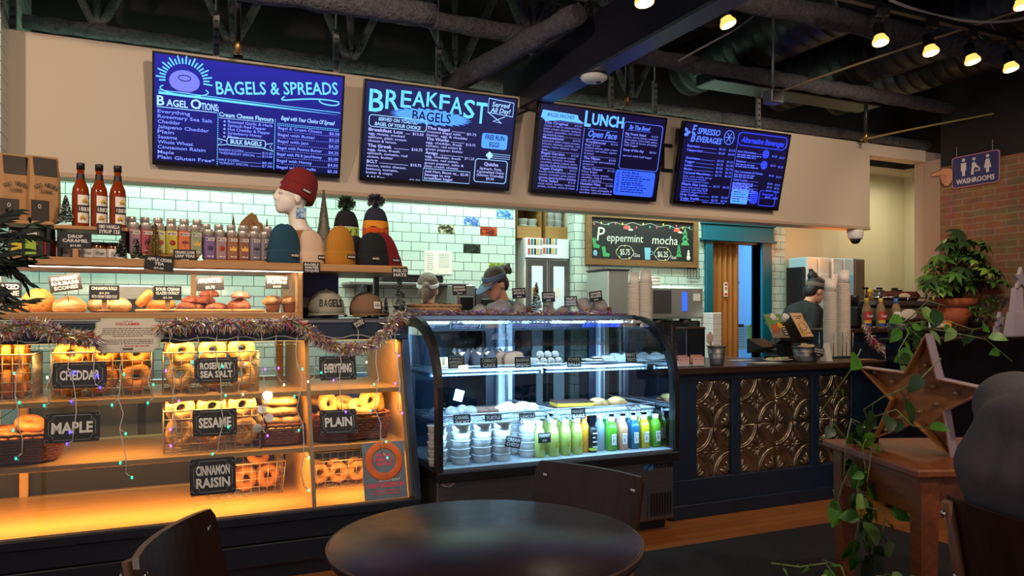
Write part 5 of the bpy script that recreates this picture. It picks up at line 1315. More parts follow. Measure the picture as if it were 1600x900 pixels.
def TU(p, r): return lambda mb: mb.tube(p, r, 12)
def head_pieces(M=None):
    """a head facing -Y, chin at z 0, crown at z .23"""
    return [E((0, .012, .135), (.073, .092, .093), M), E((0, -.022, .075), (.056, .062, .068), M), E((0, -.052, .03), (.030, .03, .026), M), E((0, -.03, .045), (.046, .05, .036), M),
            E((0, -.090, .092), (.012, .016, .022), M), E((0, -.082, .108), (.009, .014, .03), M), E((0, -.078, .052), (.024, .012, .007), M), E((0, -.076, .042), (.02, .012, .007), M),
            E((.028, -.074, .118), (.02, .012, .008), M), E((-.028, -.074, .118), (.02, .012, .008), M), E((.073, .012, .095), (.008, .018, .03), M), E((-.073, .012, .095), (.008, .018, .03), M)]
c = at(455, 352, Y=4.46)
t = thing('wood_block', 'round wooden log block under the mannequin head', 'riser', (c.x + .01, 4.46, PZ + .001))
MB().lathe([(.108, 0), (.11, .01), (.108, .19), (.105, .2), (0, .2)], 26, SC(1, .7, 1)).build('log', mat('log_wood', (176, 122, 78), .6, noise=(7, .35, (128, 82, 48), (6, 6, .6))), t)
t = thing('mannequin_head', 'white mannequin head facing the plant end, under a red beanie', 'mannequin', (c.x, 4.46, PZ + .2015), R(-78))
M = T(0, -.01, .085) @ RX(R(-6))
blob('head', head_pieces(M) + [TU([(0, .05, 0), (0, .045, .02), (0, .03, .09), (0, .02, .16)], [.075, .058, .046, .05]), E((0, .05, .004), (.085, .07, .012))], mat('mannequin_white', (226, 216, 204), .45), t, .006, 4)
mb = MB().rbox((-.028, -.028, 0), (.028, .028, .003), .002); q2 = R(18)
st = mb.build('sticker', mat('sticker_blue', (60, 130, 190), .5, noise=(60, .1, (190, 216, 230))), t); st.rotation_euler = (0, R(74), 0); st.location = (.056, .035, .10); st.rotation_euler = (R(90), 0, R(90))
beanie((c.x + .022, 4.46, PZ + .2015 + .185), 0, (120, 26, 26), 'red beanie with small patch worn by the mannequin head', .205, .185, patch=(.02, 0), seed=2, dp=.80, rot=(R(-4), R(22), R(12)))
# caps in the open bay
def cap(loc, rz, c, cb, label, text=None, brim=True):
    t = thing('cap', label, 'cap', loc, rz); m = mat('cap_%d_%d_%d' % c, c, .85, bump=(200, .1)); m2 = mat('cap_brim_%d_%d_%d' % cb, cb, .85)
    MB().lathe([(.088, .018), (.090, .05), (.084, .085), (.066, .115), (.036, .135), (.006, .142)], 28, SC(1, 1.02, 1)).build('cap_crown', m, t)
    MB().ell((0, 0, .143), (.007, .007, .004), 10, 5).build('button', m, t)
    k = 16; up = [(.088 * 1.03 * cos(R(180 + 180 * i / k)), .09 * sin(R(180 + 180 * i / k)), .026) for i in range(k + 1)]
    lo = [(.092 * cos(R(180 + 180 * i / k)), .09 * sin(R(180 + 180 * i / k)) - .06 * sin(R(180 * i / k)) ** .7, .026 - .018 * (1 - abs(2 * i / k - 1) ** 2) * .2 - .014 * abs(2 * i / k - 1) ** 2) for i in range(k + 1)]
    vs = up + lo + [(x, y, z - .005) for x, y, z in up + lo]; n = k + 1
    fs = [(i, n + i, n + i + 1, i + 1) for i in range(k)] + [(2 * n + i, 2 * n + i + 1, 3 * n + i + 1, 3 * n + i) for i in range(k)] + [(n + i, 3 * n + i, 3 * n + i + 1, n + i + 1) for i in range(k)]
    MB().add(vs, fs, None, True).build('brim', m2, t)
    mb = MB()
    if text:
        for i, ch in enumerate(text):
            an = R(-90 - 34 + 68 * i / (len(text) - 1)); put(mb, ch, 0, 0, .036, T(.0895 * cos(an), .0905 * sin(an), .058) @ RZ(an + R(90)) @ RX(R(83)), .0185, 'C', .03)
        mb.build('lettering', LABK, t)
    else:
        M = T(0, -.091, .07) @ RX(R(80)); MB().rbox((-.022, -.02, 0), (.022, .02, .003), .002, M).build('patch', LABW, t)
        put(mb, 'BAGELS', 0, -.006, .008, M @ T(0, 0, .0034), .032, 'C', .03); mb.tube([(M @ V((-.015 + .005 * i, .005 + (.006 if i % 2 else 0), .0036))) for i in range(7)], .0008, 4); mb.build('patch_lettering', PATCH, t)
    return t
c = at(511, 490, Y=4.30); cap((c.x, 4.32, 1.293), .12, (150, 148, 132), (140, 140, 126), 'pale grey cap lettered bagels under the plank', 'BAGELS').scale = (1.12,) * 3
c = at(573, 490, Y=4.30); cap((c.x, 4.31, 1.293), .42, (122, 94, 68), (112, 86, 62), 'brown cap with a square white patch').scale = (1.05,) * 3
c = at(579, 465, Y=4.42); t = thing('cap_stand', 'slim black post rising behind the brown cap', 'stand', (c.x, 4.45, 1.292)); MB().rbox((-.05, -.03, 0), (.05, .03, .01), .003).build('stand_base', BLACK, t); MB().rbox((-.014, -.01, .01), (.014, .01, .195), .006).build('stand_post', BLACK, t)

# ------------------------------------------------------------------ curved glass chiller
KX0, KX1 = 1.35, 2.90
def kprof(off=0.0, n=12):
    """front outline of the chiller in (Y, z), bottom front to top back, moved inwards by off"""
    P = [(3.80 + off, .47)] + [(4.26 - (.46 - off) * cos(R(90 * i / n)) ** .9, .86 + (.44 - off) * sin(R(90 * i / n)) ** .9) for i in range(n + 1)] + [(4.56, 1.30 - off)]
    return P
t = thing('display_chiller', 'refrigerated display chiller with curved front glass and cold blue light strips', 'display chiller', (2.1, 4.2, 0))
KT = t; W = dict(parent=t, world=True)
MB().rbox((KX0 + .01, 3.835, .07), (KX1 - .01, 4.58, .44), .006).build('base', STEEL, **W)
MB().box((KX0 + .03, 3.90, 0), (KX1 - .03, 4.54, .07)).build('plinth', BLACK, **W)
mb = MB().rbox((KX0, 3.785, .43), (KX1, 4.6, .485), .006); mb.build('sill_frame', BLACK, **W)
MB().box((KX0 + .03, 3.82, .485), (KX1 - .03, 4.55, .497)).build('deck', mat('chiller_deck', (190, 196, 198), .3, .4), **W)
def kframe(x0, x1):
    o, i = kprof(-.006), kprof(.055)
    i = [(max(y, 3.8 + .055), z) for y, z in i]
    MB().prism(o + list(reversed(i)), x0, x1, YZX).build('side_frame', BLACK, **W)
kframe(KX0, KX0 + .03); kframe(KX1 - .03, KX1)
# curved front glass
o, i = kprof(.010), kprof(.016)
MB().prism(o + list(reversed(i)), KX0 + .03, KX1 - .03, YZX, False).build('front_glass', mat_glass('chiller_glass', (238, 246, 250), .12), **W)
for x in (KX0 + .012, KX1 - .018):
    MB().prism(kprof(.05) + [(4.56, .49)], x, x + .006, YZX).build('end_glass', MATS.get('x') or bpy.data.materials['chiller_glass'], **W)
MB().rbox((KX0, 4.25, 1.285), (KX1, 4.62, 1.312), .004).build('top_board', STEELD, **W)
LEDB = emis('cold_led', (90, 170, 255), 1.2); DOT = emis('led_dot', (215, 240, 255), 6)
def led(y, z, x0, x1):
    s = MB().rbox((x0, y, z), (x1, y + .022, z + .011), .002).build('led_strip', LEDB, **W)
    mb = MB(); n = int((x1 - x0) / .028)
    for k in range(n): mb.box((x0 + .014 + k * .028 - .005, y - .0015, z + .003), (x0 + .014 + k * .028 + .005, y + .001, z + .009))
    o = mb.build('led_dots', DOT); adopt(o, s, True); o.matrix_parent_inverse = MW(s).inverted(); o['kind'] = 'stuff'
led(4.245, 1.262, KX0 + .05, KX1 - .05)
PWHITE = mat('chiller_post', (206, 214, 220), .4)
for x0, x1 in ((1.385, 1.44), (2.02, 2.12), (2.775, 2.825)): MB().rbox((x0, 4.52, .49), (x1, 4.56, 1.285), .003).build('rear_post', PWHITE, **W)
FRM = mat('chiller_door_frame', (24, 34, 52), .4)
for x0, x1 in ((1.44, 2.02), (2.12, 2.79)):
    mb = MB().box((x0, 4.56, .50), (x1, 4.58, .56)).box((x0, 4.56, 1.21), (x1, 4.58, 1.285)).box((x0, 4.56, .56), (x0 + .035, 4.58, 1.21)).box((x1 - .07, 4.56, .56), (x1, 4.58, 1.21))
    d = mb.build('rear_door', FRM, **W)
    MB().box((x0 + .035, 4.567, .56), (x1 - .07, 4.571, 1.21)).build('door_pane', mat_glass('rear_glass', (190, 205, 216), .05) if 'rear_glass' not in bpy.data.materials else bpy.data.materials['rear_glass'], d, True).matrix_parent_inverse = MW(d).inverted()
WIREW = mat('shelf_wire', (214, 222, 228), .3, .5)
def rack(z, y0, x0, x1, y1=4.5):
    mb = MB()
    n = int((x1 - x0) / .022)
    for k in range(n + 1): mb.tube([(x0 + (x1 - x0) * k / n, y0, z), (x0 + (x1 - x0) * k / n, y1, z)], .0022, 4)
    for y in (y0, (y0 + y1) / 2, y1): mb.tube([(x0, y, z - .004), (x1, y, z - .004)], .0035, 5)
    o = mb.build('wire_shelf', WIREW, **W)
    MB().tube([(x0, y1, z + .026), (x0, y0 - .005, z + .026), (x1, y0 - .005, z + .026), (x1, y1, z + .026)], .0034, 6).tube([(x0 + .01, y0 - .004, z + .025), (x0 + .01, y0 - .002, z)], .003, 5).tube([(x1 - .01, y0 - .004, z + .025), (x1 - .01, y0 - .002, z)], .003, 5).build('shelf_rail', WIREW, **W)
for z, y0 in ((.995, 4.04), (.735, 3.96)):
    rack(z, y0, 1.40, 2.09); rack(z, y0, 2.12, 2.84); led(y0 + .02, z - .028, 1.40, 2.08); led(y0 + .02, z - .028, 2.13, 2.84)
    for x in (1.41, 2.105, 2.85): MB().box((x - .006, y0 + .03, z - .03), (x + .006, 4.52, z - .008)).build('shelf_arm', STEEL, **W)
for x in (2.07, 2.79): MB().box((x, 4.50, .5), (x + .012, 4.52, 1.28)).build('shelf_upright', STEEL, **W)
# badge, vent and notice on the steel base
c = at(1022, 729, Y=3.833)
MB().ell((c.x - .035, 3.834, c.z), (.045, .003, .026), 18, 6).build('badge_oval', mat('badge_blue', (70, 130, 180), .4), **W)
mb = MB(); put(mb, 'FOSTER', 0, 0, .03, T(c.x - .005, 3.832, c.z - .012) @ RX(R(90)), .15, 'L', .035, .15); mb.tube([(c.x - .06, 3.829, c.z - .015), (c.x - .02, 3.829, c.z + .02)], .003, 5); mb.build('badge_lettering', mat('badge_ink', (20, 24, 40), .4), **W)
p0 = at(1016, 800, Y=3.833); p1 = at(1050, 800, Y=3.833); zb, zt = .10, .235
MB().box((p0.x - .02, 3.829, zb - .02), (p1.x + .005, 3.836, zt + .03)).build('vent_plate', STEELD, **W)
mb = MB()
for k in range(8): mb.box((p0.x + (p1.x - p0.x) * k / 8, 3.826, zb), (p0.x + (p1.x - p0.x) * (k + .5) / 8, 3.8295, zt))
mb.build('vent_grille', BLACK, **W)
c = at(700, 752, Y=3.833); mb = MB().use(0).prism([(.045 * cos(R(a)), .03 * sin(R(a)) if a > 180 else 0.0) for a in range(180, 361, 15)], 0, .002, T(c.x, 3.834, c.z) @ RX(R(90))); mb.use(1).torus(.012, .003, 14, 5, T(c.x, 3.832, c.z - .012) @ RX(R(90))); mb.build('sticker', [CARDW, mat('sticker_red2', (190, 60, 50), .6)], **W)

# ---------------- chilled goods
U1, U2, UD = .999, .739, .498
def pl(px, Y): return at(px, 490, Y=Y).x
# upper level
t = thing('snack_box', 'shallow kraft box of pale cheese sticks on the upper wire shelf', 'snack box', (pl(706, 4.22), 4.24, U1))
MB().box((-.085, -.06, 0), (.085, .06, .004)).box((-.085, -.06, .004), (.085, -.056, .022)).box((-.085, .056, .004), (.085, .06, .022)).box((-.085, -.056, .004), (-.081, .056, .022)).box((.081, -.056, .004), (.085, .056, .022)).build('box', mat('pale_kraft', (206, 170, 120), .7), t)
for k in range(6): tag(MB().rbox((-.009, -.03, 0), (.009, .03, .06), .003).build('cheese_stick', mat('cheese', (226, 210, 164), .5)), 'pale cheese stick standing in the kraft box', 'snack', 'cheese sticks in the kraft box').matrix_basis = T(pl(706, 4.22) - .062 + k * .025, 4.24, U1 + .0045) @ RZ(.3 * (k % 3 - 1))
DPAP = mat('dark_muffin_paper', (52, 40, 42), .6)
def wrapmuffin(loc, rz, label, group, seed):
    t = thing('wrapped_muffin', label, 'muffin', loc, rz, group)
    n = 16; rings = []
    for r, z, w in ((.027, 0, 0), (.034, .045, 0), (.042, .072, .018), (.046, .085, .03)): rings.append([(r * cos(2 * pi * j / n), r * sin(2 * pi * j / n), z + w * (1 if j % 4 == 0 else -.3 if j % 4 == 2 else .2)) for j in range(n)])
    MB().loft(rings, False).add(rings[0], [tuple(range(n))]).build('tulip_paper', DPAP, t)
    lump(.036, .036, .03, seed, .08, 14, 8, .3).build('muffin_top', bread_mat('carrot_top', (196, 160, 110), (140, 96, 56)), t).location = (0, 0, .064)
    return t
w0 = None
for k, (px, Y) in enumerate(((724, 4.22), (745, 4.20), (764, 4.22), (735, 4.30), (756, 4.30), (778, 4.31), (715, 4.31))):
    loc = (pl(px, Y), Y, U1)
    if w0 is None: w0 = wrapmuffin(loc, .2, 'muffin in dark tulip paper in the cluster on the upper shelf', 'muffins in dark paper', 9)
    else: dup(w0, loc, k * .8)
def loaf(loc, rz, label, c=(128, 84, 52), L=.11, w=.10, h=.088):
    P = [(-w / 2, 0), (w / 2, 0), (w / 2 + .004, h * .6), (w * .4, h * .9), (w * .15, h), (-w * .15, h * 1.0), (-w * .4, h * .9), (-w / 2 - .004, h * .6)]
    t = thing('banana_bread', label, 'bread', loc, rz); M = RX(R(90))
    mb = MB().prism(P, -L / 2, L / 2, M); mb.build('crust', mat('loaf_crust', (92, 54, 34), .6, bump=(30, .2)), t)
    MB().prism([(x * .93, y * .95 + .002) for x, y in P], L / 2, L / 2 + .0015, M).build('cut_face', bread_mat('loaf_crumb', c, (96, 60, 38)), t)
loaf((pl(803, 4.16), 4.20, U1), -.12, 'dark banana bread slice with its cut face forward', L=.06)
loaf((pl(787, 4.24), 4.26, U1), -.5, 'dark banana bread loaf turned behind the front slice', L=.08)
loaf((pl(805, 4.30), 4.32, U1), -.1, 'dark banana bread loaf deepest behind the front slice', L=.09)
BALL = mat('power_ball', (92, 74, 60), .8, noise=(90, .15, (130, 116, 100)), bump=(90, .4))
sp = [(pl(835, 4.2) + (k % 4) * .052, 4.18 + (k // 4) * .05, 0) for k in range(8)] + [(pl(842, 4.22) + k * .052, 4.205, 1) for k in range(3)]
pb = None
for k, (x, y, l) in enumerate(sp):
    o = tag(MB().ell((0, 0, .026), (.026, .026, .026), 14, 9).build('power_ball', BALL), 'dark speckled ball in the pile behind the power balls card', 'snack ball', 'power balls in the pile') if pb is None else dup(pb, (0, 0, 0))
    pb = pb or o; o.location = (x, y, U1 + .04 * l + (.0 if not l else .0))
def cookie(c, c2, nm): return MB().lathe([(.0, 0), (.036, .0), (.039, .005), (.033, .011), (0, .013)], 18)
t = thing('plate', 'round dark plate of flat cookies on the upper shelf', 'plate', (pl(933, 4.26), 4.27, U1))
MB().lathe([(.07, 0), (.12, .012), (.13, .02), (.12, .018), (.07, .006), (0, .006)], 30).build('plate_dish', mat('dark_plate', (40, 40, 48), .3), t)
CK = bread_mat('cookie_pale', (196, 178, 150), (120, 96, 70))
pr = None
for k in range(9):
    a = k * 2 * pi / 7; r = .065 if k < 7 else .02
    o = tag(cookie(0, 0, 0).build('cookie', CK), 'flat pale cookie on the dark round plate', 'cookie', 'cookies on the dark plate') if pr is None else dup(pr, (0, 0, 0))
    pr = pr or o; o.location = (pl(933, 4.26) + r * cos(a), 4.27 + r * sin(a), U1 + (.019 if k < 7 else .033)); o.scale = (.85,) * 3
for k, (px, lab) in enumerate(((965, 'clear wrapped pale sweets in a bunch by the plate'), (985, 'clear wrapped pale sweets nearest the chiller end'))):
    t = thing('sweet_bag', lab, 'bag', (pl(px, 4.2), 4.24, U1))
    for j in range(4): lump(.02, .02, .03, 30 + j + k, .1, 10, 6).build('sweet', CK, t).location = ((j - 1.5) * .03, .01 * (j % 2), .002)
    lump(.075, .04, .06, 50 + k, .16, 16, 9).build('clear_wrap', CLEAR, t)
# lower level
for k, (px, Y, c, lab) in enumerate(((684, 4.10, (150, 110, 160), 'purple wrapped treat nearest the left end glass'), (705, 4.10, (196, 190, 196), 'silver wrapped treat in the front group'), (722, 4.14, (210, 206, 200), 'clear wrapped brown treat beside the silver one'), (735, 4.08, (150, 110, 90), 'clear wrapped dark treat at the front of the group'))):
    lab = lab.replace('left ', 'bagel case ')
    t = thing('wrapped_treat', lab, 'sweet', (pl(px, Y), Y, U2))
    MB().lathe([(.03, 0), (.032, .02), (.025, .03), (0, .032)], 14).build('treat', mat('treat_%d' % k, c, .5), t)
    lump(.045, .04, .05, 70 + k, .2, 14, 8).build('clear_wrap', CLEAR, t)
c = at(717, 617, Y=4.22); card(717, 618, 14, 18, 4.2, ['MENU'], 'white folded note standing among the wrapped treats', roll=R(-16), bg=CARDW)
for k, (px, Y, rx) in enumerate(((786, 4.10, .055), (805, 4.09, .056), (817, 4.18, .058), (793, 4.20, .05), (830, 4.10, .048))):
    pr = lump(rx, rx * .9, .05, 90 + k, .04, 18, 9, .3)
    o = pr.build('lemon_drop_bun', bread_mat('pale_bun', (226, 222, 176), (206, 196, 140))); o.location = (pl(px, Y), Y, U2); tag(o, 'smooth pale yellow bun in the group behind the lemon drops card', 'bun', 'pale lemon buns')
BAR = mat('bar_brown', (110, 74, 56), .6, bump=(40, .3))
for k, (px, Y) in enumerate(((752, 4.08), (768, 4.08), (752, 4.16), (768, 4.16))):
    o = MB().rbox((-.033, -.033, 0), (.033, .033, .03), .004).build('turtle_bar', BAR); o.location = (pl(px, Y), Y, U2); tag(o, 'square brown bar behind the turtle bars card', 'bar', 'brown bars')
t = thing('nanaimo_slab', 'flat slab cake with dark glazed top and yellow filling on the lower shelf', 'cake', (pl(898, 4.12), 4.16, U2), -.15)
MB().rbox((-.12, -.075, 0), (.12, .075, .012), .002).build('crumb_base', BAR, t); MB().rbox((-.119, -.074, .012), (.119, .074, .034), .002).build('custard_layer', mat('custard', (222, 182, 60), .5), t); MB().rbox((-.12, -.075, .034), (.12, .075, .042), .002).build('chocolate_top', mat('chocolate', (70, 44, 40), .3), t)
TART = bread_mat('tart_crust', (190, 140, 84), (150, 96, 52)); TTOP = bread_mat('tart_top', (206, 184, 96), (150, 130, 70))
for k, px in enumerate((938, 968)):
    t = thing('tart_slice', ('oblong golden tart with leafy topping beside the nanaimo slab', 'oblong golden tart with leafy topping nearest the chiller end')[k], 'tart', (pl(px, 4.12), 4.16, U2), -.12)
    MB().rbox((-.06, -.045, 0), (.06, .045, .026), .006).build('crust', TART, t); lump(.058, .043, .03, 33 + k, .12, 18, 8).build('topping', TTOP, t).location = (0, 0, .02)
t = thing('cake_server', 'black handled cake server lying behind the nanaimo slab', 'server', (pl(905, 4.30), 4.36, U2 + .01), .2)
MB().rbox((-.02, -.008, .004), (.09, .008, .018), .004).build('handle', BLACK, t); MB().prism([(-.02, -.008), (-.12, -.03), (-.13, 0), (-.12, .03), (-.02, .008)], .004, .007).build('blade', CHROME, t)
# deck: tubs of cream cheese
TUB = mat('tub_plastic', (214, 210, 204), .35); TUBL = mat_liquid('tub_lid', (226, 226, 222), .45)
def tub(label, group):
    t = thing('cheese_tub', label, 'tub', (0, 0, 0), 0, group)
    MB().lathe([(.046, 0), (.050, .03), (.051, .038)], 22).build('tub_body', TUB, t); MB().lathe([(.055, .036), (.0555, .042), (.053, .044), (0, .0425)], 22).build('tub_lid', TUBL, t)
    return t
p0 = None
q = random.Random(2)
for nm, spots, grp in (('front', ((683, 3.93), (720, 3.93), (753, 3.93), (784, 3.93), (824, 3.97)), 'front cream cheese tubs'), ('back', ((705, 4.06), (738, 4.06), (770, 4.06), (803, 4.08)), 'back cream cheese tubs')):
    pr = tub('white lidded tub in the ' + nm + ' row of stacks behind the cream cheese card', grp); first = True
    for px, Y in spots:
        for k in range(5):
            loc = (pl(px, Y) + q.uniform(-.002, .002), Y, UD + k * .0445)
            if first: pr.location = loc; first = False
            else: dup(pr, loc, q.uniform(0, 3))
# lemonade bottles
LEM = mat_liquid('lemonade', (206, 214, 120), .35); LEM2 = mat_liquid('lemonade_clear', (214, 222, 190), .5); CAPW = mat('bottle_cap_white', (226, 230, 230), .4)
def juice(label, group, liq, cap, lab=None, h=.2, r=.031, round_=False, stick=None):
    t = thing('juice_bottle', label, 'bottle', (0, 0, 0), 0, group)
    if round_: MB().lathe([(r * .9, 0), (r, .006), (r, h * .62), (r * .85, h * .74), (r * .5, h * .86), (r * .5, h * .9)], 18).build('bottle_body', liq, t)
    else:
        b = r * .9; rings = []
        for z, s in ((0, .92), (.006, 1), (h * .66, 1), (h * .76, .86), (h * .86, .56), (h * .9, .52)):
            rings.append([(b * s * (abs(cos(a)) ** .45) * (1 if cos(a) > 0 else -1), b * s * (abs(sin(a)) ** .45) * (1 if sin(a) > 0 else -1), z) for a in [2 * pi * (j + .5) / 20 for j in range(20)]])
        MB().loft(rings).build('bottle_body', liq, t)
    MB().lathe([(r * .56, h * .88), (r * .58, h * .9), (r * .58, h), (0, h)], 16).build('cap', cap, t)
    if lab: MB().rbox((-.014, -r * .9 - .0015, .035), (.018, -r * .9 + .001, .10), .001).build('label', lab, t)
    if lab: mb = MB(); dashes(mb, -.010, .014, .085, .007, T(0, -r * .9 - .0016, 0) @ RX(R(90)), random.Random(1)); mb.box((-.003, -r * .9 - .0019, .05), (.003, -r * .9 - .0015, .072)); mb.build('label_print', mat('label_ink', (90, 110, 120), .6), t)
    if stick:
        mb = MB().prism([(.016 * cos(R(a)), .016 * sin(R(a))) for a in range(0, 360, 24)], 0, .001, T(.004, -r * .92, .06) @ RX(R(90))); mb.build('fruit_print', stick, t); MB().torus(.009, .0016, 14, 5, T(.004, -r * .92 - .001, .06) @ RX(R(90))).tube([(.004, -r * .93, .074), (.014, -r * .93, .086)], .003, 5).build('print_ring', mat('lemon_print_green', (90, 130, 40), .5), t)
    return t
STK = mat('lemon_print', (226, 206, 40), .5)
pr = juice('pale lemonade bottle with round lemon print in the block behind the parfait card', 'lemonade bottles', LEM, CAPW, h=.205, r=.030, round_=True, stick=STK)
first = True
for i, px in enumerate((843, 865, 884, 902)):
    for j in range(4):
        Y = 3.92 + j * .075; loc = (pl(px, 3.92) + j * .022, Y, UD)
        if first: pr.location = loc; first = False
        else: dup(pr, loc)
o = juice('orange juice bottle with an orange cap beside the lemonade', None, mat_liquid('orange_juice', (236, 160, 40), .2), mat('orange_cap', (236, 130, 30), .4), h=.215, r=.03, round_=True, stick=mat('orange_print', (220, 80, 40), .5)); o.location = (pl(912, 3.93) + .02, 3.96, UD)
t = thing('drink_can', 'slim black can with pale print between juice and water bottles', 'can', (pl(926, 3.93), 3.93, UD)); MB().lathe([(.024, 0), (.027, .005), (.027, .135), (.023, .146), (.022, .143), (0, .143)], 18).build('can_body', mat('can_black', (26, 26, 28), .3, .3), t)
mb = MB(); 
for z in (.03, .06, .085, .11): dashes(mb, -.015, .015, z, .012, T(0, -.0275, 0) @ RX(R(90)), rnd)
mb.build('can_print', CARDW, t); MB().lathe([(.0274, .012), (.0274, .026)], 18, caps=False).build('can_band', mat('can_lime', (190, 210, 60), .4), t)
o = juice('clear water bottle with white cap beside the black can', None, mat_liquid('water', (206, 220, 226), .7), CAPW, h=.215, r=.032, round_=True); o.location = (pl(940, 3.95), 3.97, UD)
for i, (px, c, nm, lc) in enumerate(((955, (86, 160, 40), 'leaf green', None), (972, (206, 150, 110), 'peach coloured', (236, 120, 110)), (990, (30, 96, 130), 'deep blue', None), (1006, (206, 180, 40), 'golden yellow', (236, 140, 60)), (1024, (96, 160, 40), 'second leaf green', None))):
    for j in range(2):
        o = juice(nm + ' square juice bottle with white label' + (', front of its file' if not j else ', behind its twin'), None, bpy.data.materials.get('juice_%d' % i) or mat_liquid('juice_%d' % i, c, .12), CAPW, CARDW, h=.20, r=.032); o.location = (pl(px, 3.93) + j * .018, 3.93 + j * .085, UD)
o = juice('pale water bottle deepest at the chiller end', None, bpy.data.materials['water'], CAPW, CARDW, h=.2); o.location = (pl(1034, 4.05), 4.10, UD)
# cards in the chiller
for px, py, Y, ls, lab, k in ((713, 566, 4.03, ['W. CHOCOLATE', 'PEPPERMINT', 'CHEESECAKE'], 'black card for peppermint cheesecake under the upper rail', 25), (764, 567, 4.03, ['CARROT', 'CAKE'], 'black card for carrot cake under the upper rail', 26), (817, 566, 4.03, ['BANANA', 'BREAD'], 'black card for banana bread under the upper rail', 25), (897, 565, 4.03, ['POWER', 'BALLS'], 'black card for power balls under the upper rail', 23), (951, 560, 4.03, ['ALMOND', 'COOKIES'], 'black card lying back beside power balls card', 23), (986, 558, 4.03, ['MINT', 'TREATS'], 'small dim card nearest the chiller end on the upper rail', 18),
                              (722, 656, 3.945, ['CARAMEL', 'SHORT'], 'black card under the wrapped treats', 26), (771, 656, 3.945, ['TURTLE', 'BARS'], 'dark card for turtle bars on the lower rail', 26), (824, 654, 3.945, ['LEMON', 'DROPS'], 'black card for lemon drops on the lower rail', 25), (904, 646, 3.945, ['NANAIMO', 'BARS'], 'black card for nanaimo bars on the lower rail', 23), (990, 636, 3.945, ['BUTTER', 'TARTS'], 'black card lying back before the golden tarts', 22)):
    card(px, py, k, 17 if len(ls) < 3 else 19, Y, ls, lab, lean=R(55) if 'lying back' in lab else R(8))
card(802, 691, 24, 17, 3.87, ['CREAM', 'CHEESE'], 'tilted black card on a wire foot for cream cheese', roll=R(-12), peg=.04)
card(851, 684, 20, 16, 3.87, ['PARFAIT', '$7.00'], 'black card for parfait before the lemonade', peg=.05)

# ---------------- on the chiller's top
TZ = 1.3125
wb = wicker((pl(680, 4.40), 4.42, TZ), .27, .17, .055, 'oval wicker basket on the chiller top beside the tall brush tree', flare=.12, mt=mat('pale_cane', (176, 128, 76), .6))
for k in range(2): tag(MB().rbox((-.045, -.03, 0), (.045, .03, .035), .006).build('wrapped_loaf', mat('dark_wrap', (40, 30, 34), .4)), ('dark wrapped loaf by the brush tree end of the oval basket', 'dark wrapped loaf at the far end of the oval basket')[k], 'bread').location = (pl(680, 4.4) + (-.06 + .12 * k), 4.42, TZ + .036 + 0)
def bagged(px, Y, rx, ry_, rz_, m, label, seed):
    t = thing('bagged_bake', label, 'bagged bake', (pl(px, Y), Y, TZ)); lump(rx * .88, ry_ * .88, rz_ * .85, seed, .1, 18, 9).build('bake', m, t); lump(rx, ry_, rz_, seed + 5, .14, 18, 9).build('clear_bag', CLEAR, t)
bagged(750, 4.38, .05, .05, .062, bread_mat('white_swirl', (206, 186, 150), (120, 92, 64)), 'pale swirled bake in a clear bag', 61)
bagged(782, 4.38, .092, .06, .09, bread_mat('dark_bake', (132, 70, 50), (80, 40, 30)), 'big reddish brown loaf in a clear bag', 62)
bagged(811, 4.40, .055, .05, .075, bread_mat('tan_bake', (176, 140, 104), (120, 90, 60)), 'tan bake in a clear bag behind a card', 63)
for px, k, nm in ((830, 3, 'stacked brown cookies in a low pile by the small tree'),):
    for j in range(4): o = cookie(0, 0, 0).build('cookie', bread_mat('cookie_brown', (150, 104, 66), (100, 62, 36))); o.location = (pl(830, 4.4), 4.42, TZ + j * .0135); tag(o, 'brown cookie in the pile by the small tree', 'cookie', 'pile of brown cookies')
for k, px in enumerate((858, 880)): bagged(px, 4.40, .05, .045, .055, bread_mat('ginger_bake', (160, 116, 74), (110, 70, 40)), ('ginger coloured bake in a bag beside the small tree', 'ginger coloured bake in a bag below the cranberry card')[k], 66 + k)
for k, px in enumerate((913, 937)):
    c = at(px, 462, Y=4.42); t = thing('clear_dome', ('clear dome box of orange treats, first of two', 'clear dome box of orange treats, second of two by the cups')[k], 'clam box', (c.x, 4.42, TZ + .06), rot=face_rot(0, R(20)))
    MB().lathe([(.056, 0), (.05, .02), (.03, .034), (0, .038)], 24).build('dome_cover', CLEAR, t); MB().lathe([(.058, -.004), (.058, 0), (.0, 0)], 24).build('dome_rim', FROST, t)
    MB().torus(.026, .013, 22, 8, T(0, 0, .006) @ SC(1, 1, .6)).build('treat_ring', mat('orange_treat', (206, 110, 60), .5, bump=(50, .3)), t)
for k, px in enumerate((918, 935, 948)): tag(MB().rbox((-.035, -.03, 0), (.035, .03, .052), .006).build('treat_box', mat('brown_treat_box', (110, 66, 40), .6)), ('small brown box under the first clear dome', 'small brown box between the two clear domes', 'small brown box under the second clear dome')[k], 'box').location = (pl(px, 4.43), 4.45, TZ)
tree_at(838, 442, 482, 18, 4.33, GRN, 'small snowy bottle brush tree in the middle of the chiller top', z=TZ + .001, seed=8)
